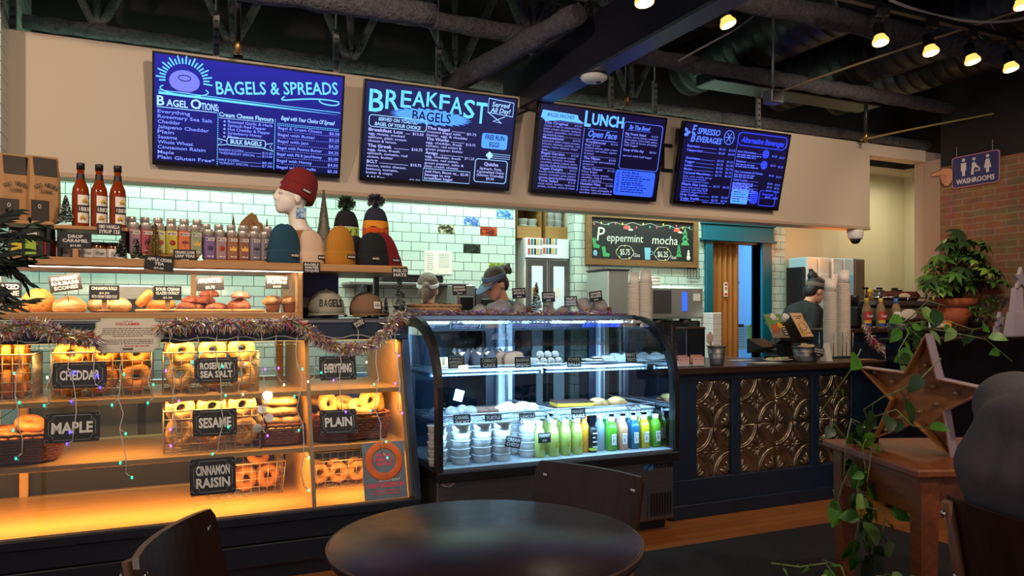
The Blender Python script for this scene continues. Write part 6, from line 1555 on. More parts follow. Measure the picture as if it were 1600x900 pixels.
for px, py, ls, lab in ((718, 453, ['PEPPERMINT', 'SQUARES', '$3.50'], 'dark card for peppermint squares above the oval basket'), (811, 458, ['PASTRY OF', 'APPLE FRITTER', '$6.00'], 'dark card with blue cast for apple fritter pastry'), (857, 464, ['CHOCOLATE', 'CROISSANTS', '$4.50'], 'dark card for chocolate croissants by the small tree'), (892, 471, ['TRIPLE', 'CRANBERRY', 'COOKIES'], 'dark card for triple cranberry cookies, tilted'), (931, 463, ['GINGER', 'MOLASSES', '$4.00'], 'small dark card propped between the clear domes')):
    card(px, py, 21, 16, 4.36, ls, lab, roll=R(3 if px < 900 else 8), peg=.06 if px not in (892,) else .03)
tinsel([at(px, py, Y=4.31) for px, py in ((622, 482), (650, 488), (700, 490), (760, 489), (820, 491), (870, 490), (920, 489), (970, 492), (978, 494))], 5200, .042, 'multicoloured tinsel garland along the chiller top', (4, 4, 2, 1, 2, 2), seed=3)

# ------------------------------------------------------------------ kitchen line behind
t = thing('work_counter', 'long steel kitchen worktop against the tiled wall', 'counter', (2, 5.7, 0))
W = dict(parent=t, world=True)
MB().rbox((LX + .02, 5.42, .86), (NX0 - .06, WY - .01, .90), .004).build('worktop', STEEL, **W)
MB().box((LX + .02, 5.48, .08), (NX0 - .06, WY - .02, .86)).build('cabinet_body', mat('dark_grey_cabinet', (62, 66, 74), .5), **W)
for k in range(4): MB().rbox((LX + .06 + k * .63, 5.465, .12), (LX + .65 + k * .63, 5.48, .83), .003).build('cabinet_door', mat('cabinet_grey', (96, 102, 114), .4, .2), **W)
t = thing('work_counter', 'steel worktop under the chalkboard with coffee machines', 'counter', (4.3, 5.7, 0)); W = dict(parent=t, world=True)
MB().rbox((NX1 + .04, 5.42, .88), (4.86, WY - .01, .92), .004).build('worktop', STEEL, **W); MB().box((NX1 + .04, 5.48, .08), (4.86, WY - .02, .88)).build('cabinet_body', MATS['dark_grey_cabinet'], **W)
# wall shelf and steel shelf edge
a, b = at(545, 440, Y=5.75), at(640, 440, Y=5.75)
t = thing('wall_shelf', 'steel wall shelf seen under the hat plank', 'shelf', (a.x, WY, a.z)); MB().rbox((0, -.30, -.02), (.95, -.001, .0), .003).build('shelf_board', STEEL, t)
for x in (.1, .8): MB().prism([(0, 0), (-.24, 0), (0, -.2)], x, x + .02, YZX @ T(0, -.021, 0) if False else T(0, -.002, -.0205) @ YZX).build('bracket', STEEL, t)
c = at(590, 430, Y=5.75); t = thing('food_pan', 'dark oblong pan on the steel wall shelf', 'pan', (a.x + .5, 5.83, a.z + .001)); MB().rbox((-.25, -.1, 0), (.25, .1, .055), .01).build('pan_body', BLACK, t); MB().rbox((-.26, -.11, .055), (.26, .11, .065), .004).build('pan_rim', STEELD, t)
# ovens on the worktop
def oven(px0, px1, Y, z0, h, label, m):
    a, b = at(px0, 490, Y=Y).x, at(px1, 490, Y=Y).x; t = thing('counter_oven', label, 'oven', ((a + b) / 2, Y, z0)); w = b - a; d = WY - .03 - Y
    MB().rbox((-w / 2, 0, .02), (w / 2, d, h), .006).build('oven_body', m, t)
    MB().rbox((-w * .36, -.012, h * .36), (w * .36, 0, h * .86), .004).build('oven_door', BLACK, t); MB().cyl((-w * .34, -.035, h * .30), (w * .34, -.035, h * .30), .008).build('door_handle', CHROME, t)
    for x in (-.4, .4): MB().cyl((w * x, d * .5, 0), (w * x, d * .5, .02), .015).build('foot', BLACK, t)
oven(148, 240, 5.55, .901, .60, 'wide steel oven seen through the doughnut cabinet', STEEL)
oven(745, 790, 5.50, .901, .62, 'steel oven with dark slot behind the visored worker', STEEL)
oven(712, 743, 5.52, .901, .64, 'narrow grey appliance beside the steel oven', mat('appliance_grey', (150, 154, 150), .4, .3))
# wall papers and art tiles
def sheet(name, cat, px0, py0, px1, py1, Y, m, label, extra=None, th=.004):
    a, b = at(px0, py1, Y=Y), at(px1, py0, Y=Y); t = thing(name, label, cat, (a.x, Y - .001, a.z), rot=(R(90), 0, 0)); w, h = b.x - a.x, b.z - a.z
    MB().box((0, 0, 0), (w, h, th)).build('sheet', m, t)
    if extra: extra(t, w, h, th)
    return t
def list_print(t, w, h, th):
    mb = MB()
    for k in range(9):
        dashes(mb, w * .08, w * .32, h * (.86 - .085 * k), h * .035, T(0, 0, th), rnd); dashes(mb, w * .52, w * .9, h * (.86 - .07 * k), h * .03, T(0, 0, th), rnd)
    mb.build('list_print', mat('print_grey', (120, 124, 130), .7), t)
sheet('wall_list', 'paper', 663, 393, 706, 428, WY, CARDW, 'white two column list taped to the tiled wall', list_print)
ARTS = (((735, 341), (170, 190, 200), (70, 110, 190), 'pale blue'), ((702, 352), (196, 192, 160), (60, 60, 50), 'cream and black lettered'), ((758, 368), (206, 74, 26), (120, 30, 16), 'orange red'), ((736, 392), (60, 66, 50), (26, 28, 24), 'dark olive'), ((776, 418), (180, 190, 60), (90, 120, 40), 'yellow green'), ((737, 341), (0, 0, 0), (0, 0, 0), None), ((793, 332), (170, 196, 206), (60, 130, 200), 'white with blue swirl'))
for (px, py), c1, c2, nm in ARTS:
    if nm is None: continue
    if nm == 'pale blue': px, py = 736, 341
    c = at(px, py, Y=WY); gx = round(c.x / .0762) * .0762; gz = math.floor(c.z / .0762) * .0762 + .0762
    t = thing('art_tile', nm + ' painted tile set in the white tiled wall', 'tile', (gx, WY, gz - .0381), rot=(R(90), 0, 0))
    MB().rbox((-.074, -.036, -.002), (.074, .036, .003), .001).build('tile_glaze', mat('art_%d_%d' % (px, py), c1, .2, noise=(34, .06, c2)), t)
    mb = MB(); q = random.Random(px)
    for k in range(5): mb.tube([(q.uniform(-.06, .06), q.uniform(-.028, .028), .0035) for _ in range(4)], .003, 5)
    mb.build('tile_drawing', mat('art_ink_%d_%d' % (px, py), c2, .4), t)
# chalkboard
a, b = at(916, 414, Y=WY - .03), at(1091, 338, Y=WY - .03)
x0, x1 = a.x, b.x; z0, z1 = at(916, 413, Y=WY - .03).z, at(1091, 340, Y=WY - .03).z
t = thing('menu_chalkboard', 'wood framed chalkboard advertising peppermint mocha with holiday doodles', 'chalkboard', (x0, WY - .002, z0), rot=(R(90), 0, 0)); w, h = x1 - x0, z1 - z0
FRW = mat('frame_wood', (136, 96, 58), .5, noise=(8, .3, (104, 70, 40), (1, 8, 8))); b = .055
MB().box((b * .8, b * .8, .004), (w - b * .8, h - b * .8, .014)).build('board', CHALK, t)
def frame_side(p): 
    mb = MB().prism(p, .0, .034); mb.build('frame_side', FRW, t)
frame_side([(0, 0), (w, 0), (w - b, b), (b, b)]); frame_side([(0, h), (b, h - b), (w - b, h - b), (w, h)]); frame_side([(0, 0), (b, b), (b, h - b), (0, h)]); frame_side([(w, 0), (w, h), (w - b, h - b), (w - b, b)])
MZ = T(0, 0, .0145); fx = lambda u: b + u * (w - 2 * b); fy = lambda v: b + v * (h - 2 * b)
mb = MB(); put(mb, 'P', fx(.055), fy(.44), h * .26, MZ, w * .07, 'L', .0, .15); put(mb, 'eppermint', fx(.15), fy(.44), h * .15, MZ, w * .315, 'L', .0, .12); put(mb, 'mocha', fx(.585), fy(.42), h * .17, MZ, w * .235, 'L', .0, .12)
put(mb, '$5.75', fx(.275), fy(.12), h * .11, MZ, w * .085, 'L', .01); put(mb, '12oz', fx(.405), fy(.08), h * .07, MZ, w * .055, 'L'); put(mb, '$6.25', fx(.64), fy(.10), h * .11, MZ, w * .095, 'L', .01); put(mb, '16oz', fx(.775), fy(.06), h * .07, MZ, w * .05, 'L')
for cx_ in (.32, .69): mb.tube([(fx(cx_ + .082 * cos(R(g)) * (1 + .05 * cos(R(g * 6)))), fy(.18 + .17 * sin(R(g)) * (1 + .05 * cos(R(g * 6)))), .0152) for g in range(0, 360, 12)], .0022, 5, True)
mb.tube([(fx(i / 40), fy(.90 + .03 * sin(i * .9) - .05 * abs(i / 20 - 1)), .0152) for i in range(41)], .0018, 5)
mb.ell((fx(.955), fy(.10), .0152), (.024, .028, .001), 14, 5); mb.ell((fx(.955), fy(.20), .0152), (.017, .02, .001), 14, 5); mb.ell((fx(.955), fy(.27), .0152), (.012, .014, .001), 14, 5)
for hx in (.345, .84): mb.ell((fx(hx + .03), fy(.74), .0152), (.03, .01, .001), 12, 5)
mb.build('chalk_lettering', CHALKW, t)
def blobs(nm, c, pts):
    mb = MB()
    for u, v, ru, rv in pts: mb.ell((fx(u), fy(v), .0152), (ru * w, rv * h, .001), 12, 5)
    mb.build(nm, mat('chalk_' + nm, c, .8), t)
qq = random.Random(3); lights = [(i / 15 + .03, .86 + qq.uniform(-.06, .06), .007, .026) for i in range(15)]
blobs('red_bulbs', (206, 90, 96), lights[0::3]); blobs('yellow_bulbs', (214, 206, 70), lights[1::3] + [(.32 + .08 * cos(R(g)), .18 + .16 * sin(R(g)), .006, .02) for g in range(20, 360, 70)] + [(.69 + .08 * cos(R(g)), .18 + .16 * sin(R(g)), .006, .02) for g in range(50, 360, 80)]); blobs('green_bulbs', (80, 176, 150), lights[2::3])
mb = MB()
for hx in (.335, .83): mb.prism([(fx(hx - .025), fy(.75)), (fx(hx + .045), fy(.755)), (fx(hx + .03), fy(.83)), (fx(hx + .005), fy(.86)), (fx(hx - .03), fy(.80))], .0146, .0156)
mb.build('red_hats', mat('chalk_red', (206, 84, 76), .8), t)
mb = MB()
for tx, ty, s in ((.92, .42, 1.0), (.855, .12, .72)):
    for k in range(3): mb.prism([(fx(tx - .045 * s * (1 - k * .24)), fy(ty + .13 * s * k)), (fx(tx + .045 * s * (1 - k * .24)), fy(ty + .13 * s * k)), (fx(tx), fy(ty + .13 * s * k + .2 * s))], .0146, .0156)
for sx, sy in ((.03, .36), (.12, .16)): mb.prism([(fx(sx - .02), fy(sy + .14)), (fx(sx + .015), fy(sy + .14)), (fx(sx + .02), fy(sy)), (fx(sx + .055), fy(sy - .03)), (fx(sx + .05), fy(sy - .1)), (fx(sx - .005), fy(sy - .1))], .0146, .0156)
mb.build('green_doodles', mat('chalk_green', (70, 156, 96), .8), t)
mb = MB().prism([(fx(.51), fy(.32)), (fx(.57), fy(.32)), (fx(.565), fy(.02)), (fx(.515), fy(.02))], .0146, .0156).torus(.016, .003, 14, 5, T(fx(.577), fy(.19), .0152)); mb.build('blue_mug', mat('chalk_blue', (120, 176, 206), .8), t); MB().ell((fx(.04), fy(.13), .0152), (.024, .03, .001), 14, 5).build('blue_ornament', MATS['chalk_blue'], t)
# freezer in the recess with boxes on top
fx0, fx1 = at(822, 400, Y=6.05).x, NX1 - .02
t = thing('glass_door_freezer', 'white two door glass freezer in the wall recess with stickers on its header', 'freezer', ((fx0 + fx1) / 2, 6.06, 0)); w = fx1 - fx0
zt = at(860, 373, Y=6.06).z; zm = at(860, 404, Y=6.06).z
MB().rbox((-w / 2, .02, .05), (w / 2, .62, zt), .006).build('freezer_body', WHITE, t)
MB().rbox((-w / 2, -.005, zm), (w / 2, .02, zt), .004).build('header_panel', mat('header_white', (226, 232, 240), .4), t)
for k in (0, 1):
    xa = -w / 2 + k * w / 2 + .01; d = MB().rbox((xa, -.01, .25), (xa + w / 2 - .02, .02, zm - .012), .004).build('freezer_door', STEEL, t); MB().box((xa + .045, -.013, .32), (xa + w / 2 - .065, -.010, zm - .07)).build('door_pane', mat('freezer_pane', (190, 206, 212), .12, 0, (190, 210, 220), .25), d)
    MB().rbox((xa + (w / 2 - .05) * (1 - k) + .005, -.04, .9), (xa + (w / 2 - .05) * (1 - k) + .02, -.012, 1.4), .004).build('door_handle', CHROME, d)
    MB().rbox((xa + .05, -.017, 1.47), (xa + .10, -.0135, 1.55), .001).build('notice', PAPERB if k == 0 else CARDW, d)
q = random.Random(6); cols = ((190, 70, 50), (60, 110, 120), (40, 40, 44), (206, 160, 80), (120, 150, 160))
for ci, cc in enumerate(cols):
    mb = MB()
    for k in range(4):
        x = -w / 2 + .02 + ((k * 5 + ci) % 10) * .030; z = zm + .03 + ((k * 5 + ci) // 10) * .085 + (k % 2) * .01
        mb.box((x, -.007, z), (x + .022, -.005, z + .055))
    o = mb.build('sticker_print', mat('hdr_sticker_%d' % ci, cc, .5), t)
CB = mat('cardboard', (150, 108, 58), .8)
def carton(x, y, z, w_, d_, h_, label, open_=True, rz=0):
    t = thing('cardboard_box', label, 'box', (x, y, z), rz)
    mb = MB().box((-w_ / 2, -d_ / 2, 0), (w_ / 2, d_ / 2, .004)).box((-w_ / 2, d_ / 2 - .004, .004), (w_ / 2, d_ / 2, h_)).box((-w_ / 2, -d_ / 2, .004), (-w_ / 2 + .004, d_ / 2, h_)).box((w_ / 2 - .004, -d_ / 2, .004), (w_ / 2, d_ / 2, h_)).box((-w_ / 2 + .004, -d_ / 2, .004), (w_ / 2 - .004, -d_ / 2 + .004, h_ * .35))
    mb.build('box_walls', CB, t); MB().box((-w_ / 2, -d_ / 2, h_), (w_ / 2, d_ / 2, h_ + .004)).build('box_top', CB, t)
fcx = (fx0 + fx1) / 2
carton(fcx - .15, 6.30, zt + .001, .24, .36, .30, 'cardboard box of white tubs on the freezer, by the recess wall'); carton(fcx + .14, 6.30, zt + .001, .25, .36, .33, 'cardboard box of clear lids on the freezer, by the chalkboard')
for k, (dx, n) in enumerate(((-.19, 3), (-.10, 3), (.08, 5), (.16, 5))):
    for j in range(n):
        o = MB().lathe([(.034, 0), (.046, .052), (.048, .054), (.046, .056), (0, .054)], 14).build('plastic_cup', FROST); o.location = (fcx + dx, 6.17, zt + .005 + j * .058); tag(o, 'frosted cup in the stacks inside the freezer top boxes', 'cup', 'frosted cups in boxes')
# coffee brewers, grinder and racks under the chalkboard
BZ = .921
def machine(px0, px1, py0, py1, Y, d, m, label, name='coffee_brewer', cat='coffee machine', z0=None):
    a, b = at(px0, py1, Y=Y), at(px1, py0, Y=Y); z = BZ if z0 is None else z0
    t = thing(name, label, cat, ((a.x + b.x) / 2, Y, z)); return t, (b.x - a.x), b.z - z, d
t, w, h, d = machine(950, 983, 423, 500, 5.60, .36, STEEL, 'steel espresso grinder cabinet behind the paper cup towers')
MB().rbox((-w / 2, 0, 0), (w / 2, d, h), .01).build('machine_body', mat('steel_light', (176, 178, 172), .35, .6), t); MB().rbox((-w / 2 - .005, -.005, h), (w / 2 + .005, d, h + .015), .003).build('machine_top', BLACK, t); MB().prism([(0, h * .45), (-.06, h * .3), (0, h * .2)], -w * .3, w * .3, YZX).build('chute', STEEL, t); MB().box((-w * .4, -.004, h * .05), (w * .4, 0, h * .12)).build('drip_slot', BLACK, t)
t, w, h, d = machine(1010, 1097, 448, 500, 5.58, .38, STEEL, 'wide steel double brewer with a small blue display')
MB().rbox((-w / 2, .02, 0), (w / 2, d, h * .52), .01).build('brewer_stand', BLACK, t); MB().rbox((-w / 2, -.03, h * .55), (w / 2, d, h), .02).build('brewer_head', MATS['steel_light'], t)
for s in (-.25, .25): MB().lathe([(.05, h * .34), (.055, h * .5), (.05, h * .56)], 16, T(w * s, .05, 0)).build('brew_basket', BLACK, t); MB().lathe([(.06, .02), (.06, h * .28), (.04, h * .32)], 16, T(w * s, .1, 0)).build('carafe', BLACK, t)
MB().box((w * .1, -.034, h * .66), (w * .18, -.03, h * .92)).build('display', emis('blue_display', (30, 60, 255), 2.5), t); MB().box((w * .3, -.034, h * .8), (w * .42, -.03, h * .9)).build('name_plate', WHITE, t); MB().box((-w * .42, -.034, h * .62), (-w * .1, -.031, h * .94)).build('panel', STEELD, t)
for k in range(3):
    c = at(1020, 447, Y=5.68); o = MB().lathe([(.06, 0), (.075, .028), (0, .028)], 16).build('filter_tub', WHITE); o.location = (c.x, 5.68, c.z + k * .029); tag(o, 'white plastic tub stacked on the double brewer', 'tub', 'white tubs on the brewer')
t = thing('wire_rack', 'small black wire rack hung beside the teal door frame', 'rack', (at(1075, 430, Y=5.98).x, 5.985, at(1075, 435, Y=5.98).z))
mb = MB()
for k in range(5): mb.tube([(k * .035, 0, 0), (k * .035, 0, .10)], .003, 5)
mb.tube([(0, 0, 0), (.14, 0, 0), (.14, 0, .1), (0, 0, .1)], .004, 5, True); mb.build('rack_mesh', BLACK, t)
for k in ():
    pass
for k in range(8):
    o = MB().rbox((-.05, -.08, 0), (.05, .08, .05), .004).build('paper_pack', WHITE); o.location = (at(1087, 490, Y=5.72).x, 5.50, BZ + k * .051); tag(o, 'white paper pack stacked beside the doorway frame', 'paper pack', 'white packs by the doorway')

# ------------------------------------------------------------------ service counter with pressed tin panels
SX0, SX1, SY = 2.98, 4.93, 4.0
t = thing('service_counter', 'navy service counter with dark wood top and three pressed tin panels', 'counter', (3.9, 4.3, 0))
W = dict(parent=t, world=True)
WOODD = mat('dark_wood_top', (70, 48, 36), .3, noise=(5, .3, (48, 32, 24), (.6, 8, 8)))
MB().rbox((SX0 - .08, SY - .05, .93), (SX1 + .04, 4.72, .972), .006).build('wood_top', WOODD, **W)
MB().box((SX0, SY + .03, .05), (SX1, 4.66, .93)).build('counter_body', NAVY, **W)
PX = [(3.20, 3.49), (3.565, 4.205), (4.28, 4.59)]
xs = [SX0] + [v for p in PX for v in p] + [SX1]
for i in range(0, len(xs), 2): MB().rbox((xs[i], SY, .245), (xs[i + 1], SY + .035, .89), .004).build('stile', NAVY, **W)
MB().rbox((SX0, SY - .004, .885), (SX1, SY + .035, .93), .004).build('top_rail', NAVY, **W)
MB().rbox((SX0, SY - .002, .0), (SX1, SY + .036, .25), .005).build('base_board', NAVY, **W)
MB().rbox((SX0, SY - .016, .0), (SX1, SY + .0, .09), .004).build('kick_board', NAVY, **W)
TIN = mat('pressed_tin', (190, 174, 148), .24, .9, noise=(9, .3, (110, 96, 78)))
def tin_panel(x0, x1, nx):
    w = (x1 - x0) / nx; h = .635 / 2; mb = MB()
    mb.box((x0, SY + .022, .25), (x1, SY + .03, .885))
    for i in range(nx):
        for k in range(2):
            M = T(x0 + (i + .5) * w, SY + .022, .25 + (k + .5) * h) @ RX(R(90)) @ SC(w, h, 1)
            # quarter rings at the corners
            for sx in (-1, 1):
                for sy in (-1, 1):
                    for rr, th in ((.47, .011), (.425, .008)):
                        pts = [V((sx * (.5 - rr * cos(R(a))), sy * (.5 - rr * sin(R(a))), .002)) for a in range(0, 91, 9)]
                        mb.tube([M @ p for p in pts], th * w / .3 * .8, 6)
                    for a, L in ((22, .25), (68, .25), (45, .19)):
                        d = V((-sx * cos(R(a)), -sy * sin(R(a)), 0)); c0 = V((sx * .5, sy * .5, 0)) + d * .07
                        pts = [M @ (c0 + d * (L * f) + V((0, 0, .004))) for f in (0, .25, .5, .75, 1)]
                        mb.tube(pts, [.004, .012, .017, .012, .002], 6, flat=.6)
            # flower in the middle
            mb.torus(.026, .006, 16, 6, M @ SC(1, w / h, 1) @ SC(1, 1, .8)); mb.ell((0, 0, .002), (.022, .022, .008), 10, 6, M)
            for a in range(0, 360, 90):
                for da, L, r in ((0, .23, .013), (-24, .15, .010), (24, .15, .010)):
                    d = V((cos(R(a + da)), sin(R(a + da)), 0)); pts = [M @ (d * (.05 + L * f) + V((0, 0, .004))) for f in (0, .3, .6, .85, 1)]
                    mb.tube(pts, [.003, r * .7, r, r * .6, .001], 6, flat=.6)
    mb.tube([(x0, SY + .02, .25 + h), (x1, SY + .02, .25 + h)], .006, 6)
    for i in range(1, nx): mb.tube([(x0 + i * w, SY + .02, .25), (x0 + i * w, SY + .02, .885)], .006, 6)
    for i in range(nx):
        for k in range(3): mb.ell((x0 + (i + .5) * w, SY + .018, .25 + k * h), (.012, .006, .012), 8, 6)
    mb.build('tin_panel', TIN, **W)
for (a, b), n in zip(PX, (1, 2, 1)): tin_panel(a, b, n)
CT = .973
# raised bar and glossy half wall
t = thing('espresso_bar', 'raised navy bar with wood edge carrying the espresso machine', 'counter', (5.9, 4.5, 0)); W = dict(parent=t, world=True)
MB().box((4.99, 4.42, 0), (RX_ - .02, 4.95, 1.165)).build('bar_body', NAVY, **W); MB().rbox((4.97, 4.38, 1.165), (RX_ - .02, 4.99, 1.195), .005).build('bar_top', WOODD, **W)
t = thing('half_wall', 'glossy dark navy half wall partition behind the wooden side table', 'partition', (5.6, 3.6, 0)); W = dict(parent=t, world=True)
MB().rbox((4.52, 3.52, 0), (RX_ - .02, 3.66, 1.125), .006).build('gloss_panel', mat('gloss_navy', (12, 18, 30), .08, bump=(5, .12)), **W); MB().rbox((4.50, 3.49, 1.125), (RX_ - .02, 3.70, 1.152), .005).build('cap_board', mat('cap_black', (28, 26, 28), .3), **W)

# ------------------------------------------------------------------ things on the service counter
CUPW = mat('paper_cup', (240, 228, 212), .6)
def cup_tower(px, y_top, y_bot, Y, wpx, label, grp, zbase=None):
    a = at(px, y_bot, Y=Y); b = at(px, y_top, Y=Y); D = Y / (cos(YAW) - (px - 800) / F * sin(YAW)); r = wpx / 2 * D / F
    zb = a.z if zbase is None else zbase
    ch = r * 2.35; step = .0115; n = max(3, int((b.z - zb - ch) / step))
    t0 = thing('paper_cup', label, 'cup', (a.x, Y, zb), 0, grp)
    MB().lathe([(r * .97, .006), (r * .70, ch - .003), (r * .66, ch - .006), (0, ch - .006)], 20).build('cup_wall', CUPW, t0); MB().torus(r * .985, .0036, 22, 6, T(0, 0, .004)).build('cup_rim', CUPW, t0)
    for k in range(1, n + 1): dup(t0, (a.x, Y, zb + k * step), k * .7)
cup_tower(991, 423, 556, 4.62, 19, 'upturned paper cup in the tower nearest the chiller', 'cups in the chiller side tower', CT + .001)
cup_tower(1009, 420, 556, 4.56, 20, 'upturned paper cup in the tower second from the chiller', 'cups in the second tower', CT + .001)
cup_tower(1297, 434, 556, 4.40, 20, 'upturned paper cup in the shorter tower by the barista', 'cups in the shorter barista tower', CT + .012)
cup_tower(1318, 420, 558, 4.42, 20, 'upturned paper cup in the tallest tower nearest the espresso bar', 'cups in the tallest tower', CT + .012)
t = thing('cup_dispenser', 'wire holder of upright steel rods around the two barista side cup towers', 'holder', (at(1308, 500, Y=4.4).x, 4.41, CT + .001))
mb = MB().rbox((-.11, -.075, 0), (.11, .075, .010), .003); mb.build('holder_base', STEELD, t)
for x, y in ((-.105, -.07), (-.01, -.072), (.03, -.072), (.105, -.07), (-.105, .07), (.105, .07)): MB().cyl((x, y, .01), (x, y, .20), .004, n=8).build('holder_rod', CHROME, t)
# orange menu flyer on a black register
def flyer(loc, w, h, base, label, draw, rz=0, lean=R(15)):
    t = thing('menu_flyer', label, 'flyer', loc, rot=face_rot(rz, lean)); MB().box((-w / 2, 0, -.003), (w / 2, h, 0)).build('flyer_sheet', base, t); draw(t, w, h); return t
FO = mat('flyer_orange', (236, 150, 76), .6); FG = mat('flyer_green', (116, 150, 84), .6); FP = mat('flyer_peach', (236, 190, 140), .6); FI = mat('flyer_ink', (50, 34, 26), .6); FY_ = mat('flyer_yellow', (236, 176, 40), .6); FD = mat('flyer_deep', (206, 92, 50), .6)
Mz = T(0, 0, .0008)
def d1(t, w, h):
    mb = MB(); put(mb, 'WE HAVE', -w * .42, h * .86, h * .07, Mz, w * .6, 'L', .03); put(mb, 'WARMER', -w * .42, h * .76, h * .07, Mz, w * .6, 'L', .03); put(mb, 'SEASONS', -w * .42, h * .66, h * .07, Mz, w * .6, 'L', .03); dashes(mb, -w * .35, w * .35, h * .08, h * .03, Mz, rnd); mb.build('flyer_title', FI, t)
    mb = MB()
    for u, v, r in ((-.3, .42, .1), (.2, .5, .09), (-.2, .22, .11), (.28, .24, .1)): mb.torus(r * w * 1.2, .004, 18, 5, T(u * w, v * h, .001) @ SC(1, 1, .3))
    mb.build('fruit_rings', FD, t)
    mb = MB(); mb.prism([(.0, h * .3), (w * .25, h * .42), (w * .05, h * .45), (-w * .05, h * .55), (-w * .08, h * .38)], 0, .001); mb.build('splash', mat('flyer_white', (240, 230, 210), .6), t)
c = at(1033, 533, Y=4.45)
t = thing('payment_screen', 'dark tablet till with the orange flyer leaning on it', 'till', (c.x + .02, 4.56, CT + .001))
MB().rbox((-.09, -.05, 0), (.09, .09, .012), .004).rbox((-.015, 0, .012), (.015, .03, .1), .004).build('till_stand', BLACK, t); MB().rbox((-.12, -.008, .08), (.12, .012, .25), .006, RX(R(-14))).build('till_screen', BLACK, t)
a, b = at(1014, 532, Y=4.42), at(1044, 484, Y=4.42)
flyer(((a.x + b.x) / 2, 4.505, CT + .11), .115, .185, FO, 'orange fruit menu flyer leaning on the tablet till', d1, R(20), R(14))
t = thing('menu_flyer_ledge', 'small dark ledge box carrying the orange flyer', 'stand', ((a.x + b.x) / 2, 4.50, CT + .001)); MB().rbox((-.06, -.03, 0), (.06, .03, .105), .004).build('ledge_box', BLACK, t)
# dark pine cone tree, card holders, pail
tree_at(1050, 498, 566, 20, 4.10, (66, 52, 42), 'brown bottle brush tree at the end of the service counter', False, CT + .001, 11)
PINK = mat('pink_card', (226, 186, 176), .6)
for k, (px, lab) in enumerate(((1068, 'pink business card holder nearest the chiller'), (1091, 'pink business card holder beside the pail'))):
    c = at(px, 566, Y=4.07); t = thing('card_holder', lab, 'card holder', (c.x, 4.08, CT + .001))
    MB().rbox((-.048, -.02, 0), (.048, .03, .012), .002).build('holder_base', FROST, t)
    for j, (z, y) in enumerate(((0.012, -.014), (.022, .008))):
        s = MB().box((-.045, y, z), (.045, y + .008, z + .052)).build('card_pile', PINK if not (k and j) else FP, t)
        mb = MB(); M = T(0, y - .0006, 0) @ RX(R(90)); dashes(mb, -.036, -.006, z + .03, .008, M, rnd); dashes(mb, .004, .036, z + .03, .006, M, rnd); mb.box((-.045, z + .048, 0), (.045, z + .052, .0008), M); mb.build('card_print', mat('card_pink_ink', (190, 90, 100), .6), s)
GALV = mat('galvanised', (138, 136, 134), .4, .75, noise=(12, .3, (104, 104, 104)))
def pail(loc, r0, r1, h, label, oval=1.0):
    t = thing('metal_pail', label, 'pail', loc)
    M = SC(oval, 1, 1); MB().lathe([(r0, 0), (r0 * 1.02, .006), (r1, h), (r1 - .004, h), (r0, .008), (0, .008)], 26, M).build('pail_wall', GALV, t)
    mb = MB().torus(r1, .005, 28, 6, T(0, 0, h) @ M); 
    for z in (.35, .62): mb.torus(r0 + (r1 - r0) * z + .001, .0022, 28, 5, T(0, 0, h * z) @ M)
    mb.build('pail_rim', GALV, t); return t
c = at(1123, 566, Y=4.10); pail((c.x, 4.12, CT + .001), .045, .064, .125, 'small galvanised pail with a wooden scoop behind the card holders')
t = thing('wood_scoop', 'pale flower shaped paddle standing in the small pail', 'paddle', (c.x - .02, 4.135, CT + .011), rot=(0, R(-12), .3))
MB().rbox((-.007, -.004, 0), (.007, .004, .15), .002).build('stick', OAK, t); mb = MB()
for k in range(5): mb.ell((.022 * cos(k * 1.257), 0, .175 + .022 * sin(k * 1.257)), (.022, .005, .022), 12, 6)
mb.ell((0, 0, .175), (.02, .0055, .02), 10, 6); mb.build('flower_head', mat('pale_pink_felt', (214, 186, 176), .8), t)
t = thing('black_box', 'tall matt black box standing behind the small pail', 'box', (at(1086, 520, Y=4.40).x, 4.45, CT + .001)); MB().rbox((-.085, -.06, 0), (.085, .06, .235), .006).build('box_body', BLACK, t); MB().rbox((-.087, -.062, .235), (.087, .062, .25), .004).build('box_lid', mat('box_lid_brown', (70, 50, 40), .5), t)
# flat leaflets on the top
for k, (px, py, w, d, rz, lab) in enumerate(((1160, 563, .20, .12, .2, 'white leaflet lying on the counter top near the pail'), (1195, 567, .22, .12, -.1, 'pale leaflet lying before the snack plate'), (1350, 562, .18, .10, .1, 'brown paper leaflet lying by the counter corner'), (1075, 571, .12, .07, .1, 'cream leaflet at the chiller end of the counter'))):
    c = at(px, py, Z=CT); o = MB().box((-w / 2, -d / 2, 0), (w / 2, d / 2, .002)).build('leaflet', CARDW if k < 2 else PAPERB); o.location = (c.x, min(max(c.y, 4.03), 4.6), CT + .0005 + k * .0002); o.rotation_euler = (0, 0, rz); tag(o, lab, 'leaflet')
c = at(1211, 560, Y=4.25); t = thing('snack_plate', 'pale oval plate of wrapped snacks before the point of sale screen', 'plate', (c.x, 4.22, CT + .001)); MB().lathe([(.06, 0), (.09, .010), (.10, .016), (.09, .014), (.06, .004), (0, .004)], 26, SC(1.3, .8, 1)).build('plate_dish', CARDW, t)
for k in range(6): lump(.028, .018, .018, 20 + k, .2, 12, 7).build('wrapped_snack', mat('snack_wrap_%d' % (k % 3), ((206, 200, 150), (150, 170, 110), (210, 180, 140))[k % 3], .4)).matrix_basis = T(c.x - .085 + k * .034, 4.22 + .01 * (k % 2), CT + .013)
for o in [o for o in COL.objects if o.name.startswith('wrapped_snack')]: tag(o, 'small wrapped snack on the pale oval plate', 'snack', 'snacks on the oval plate')
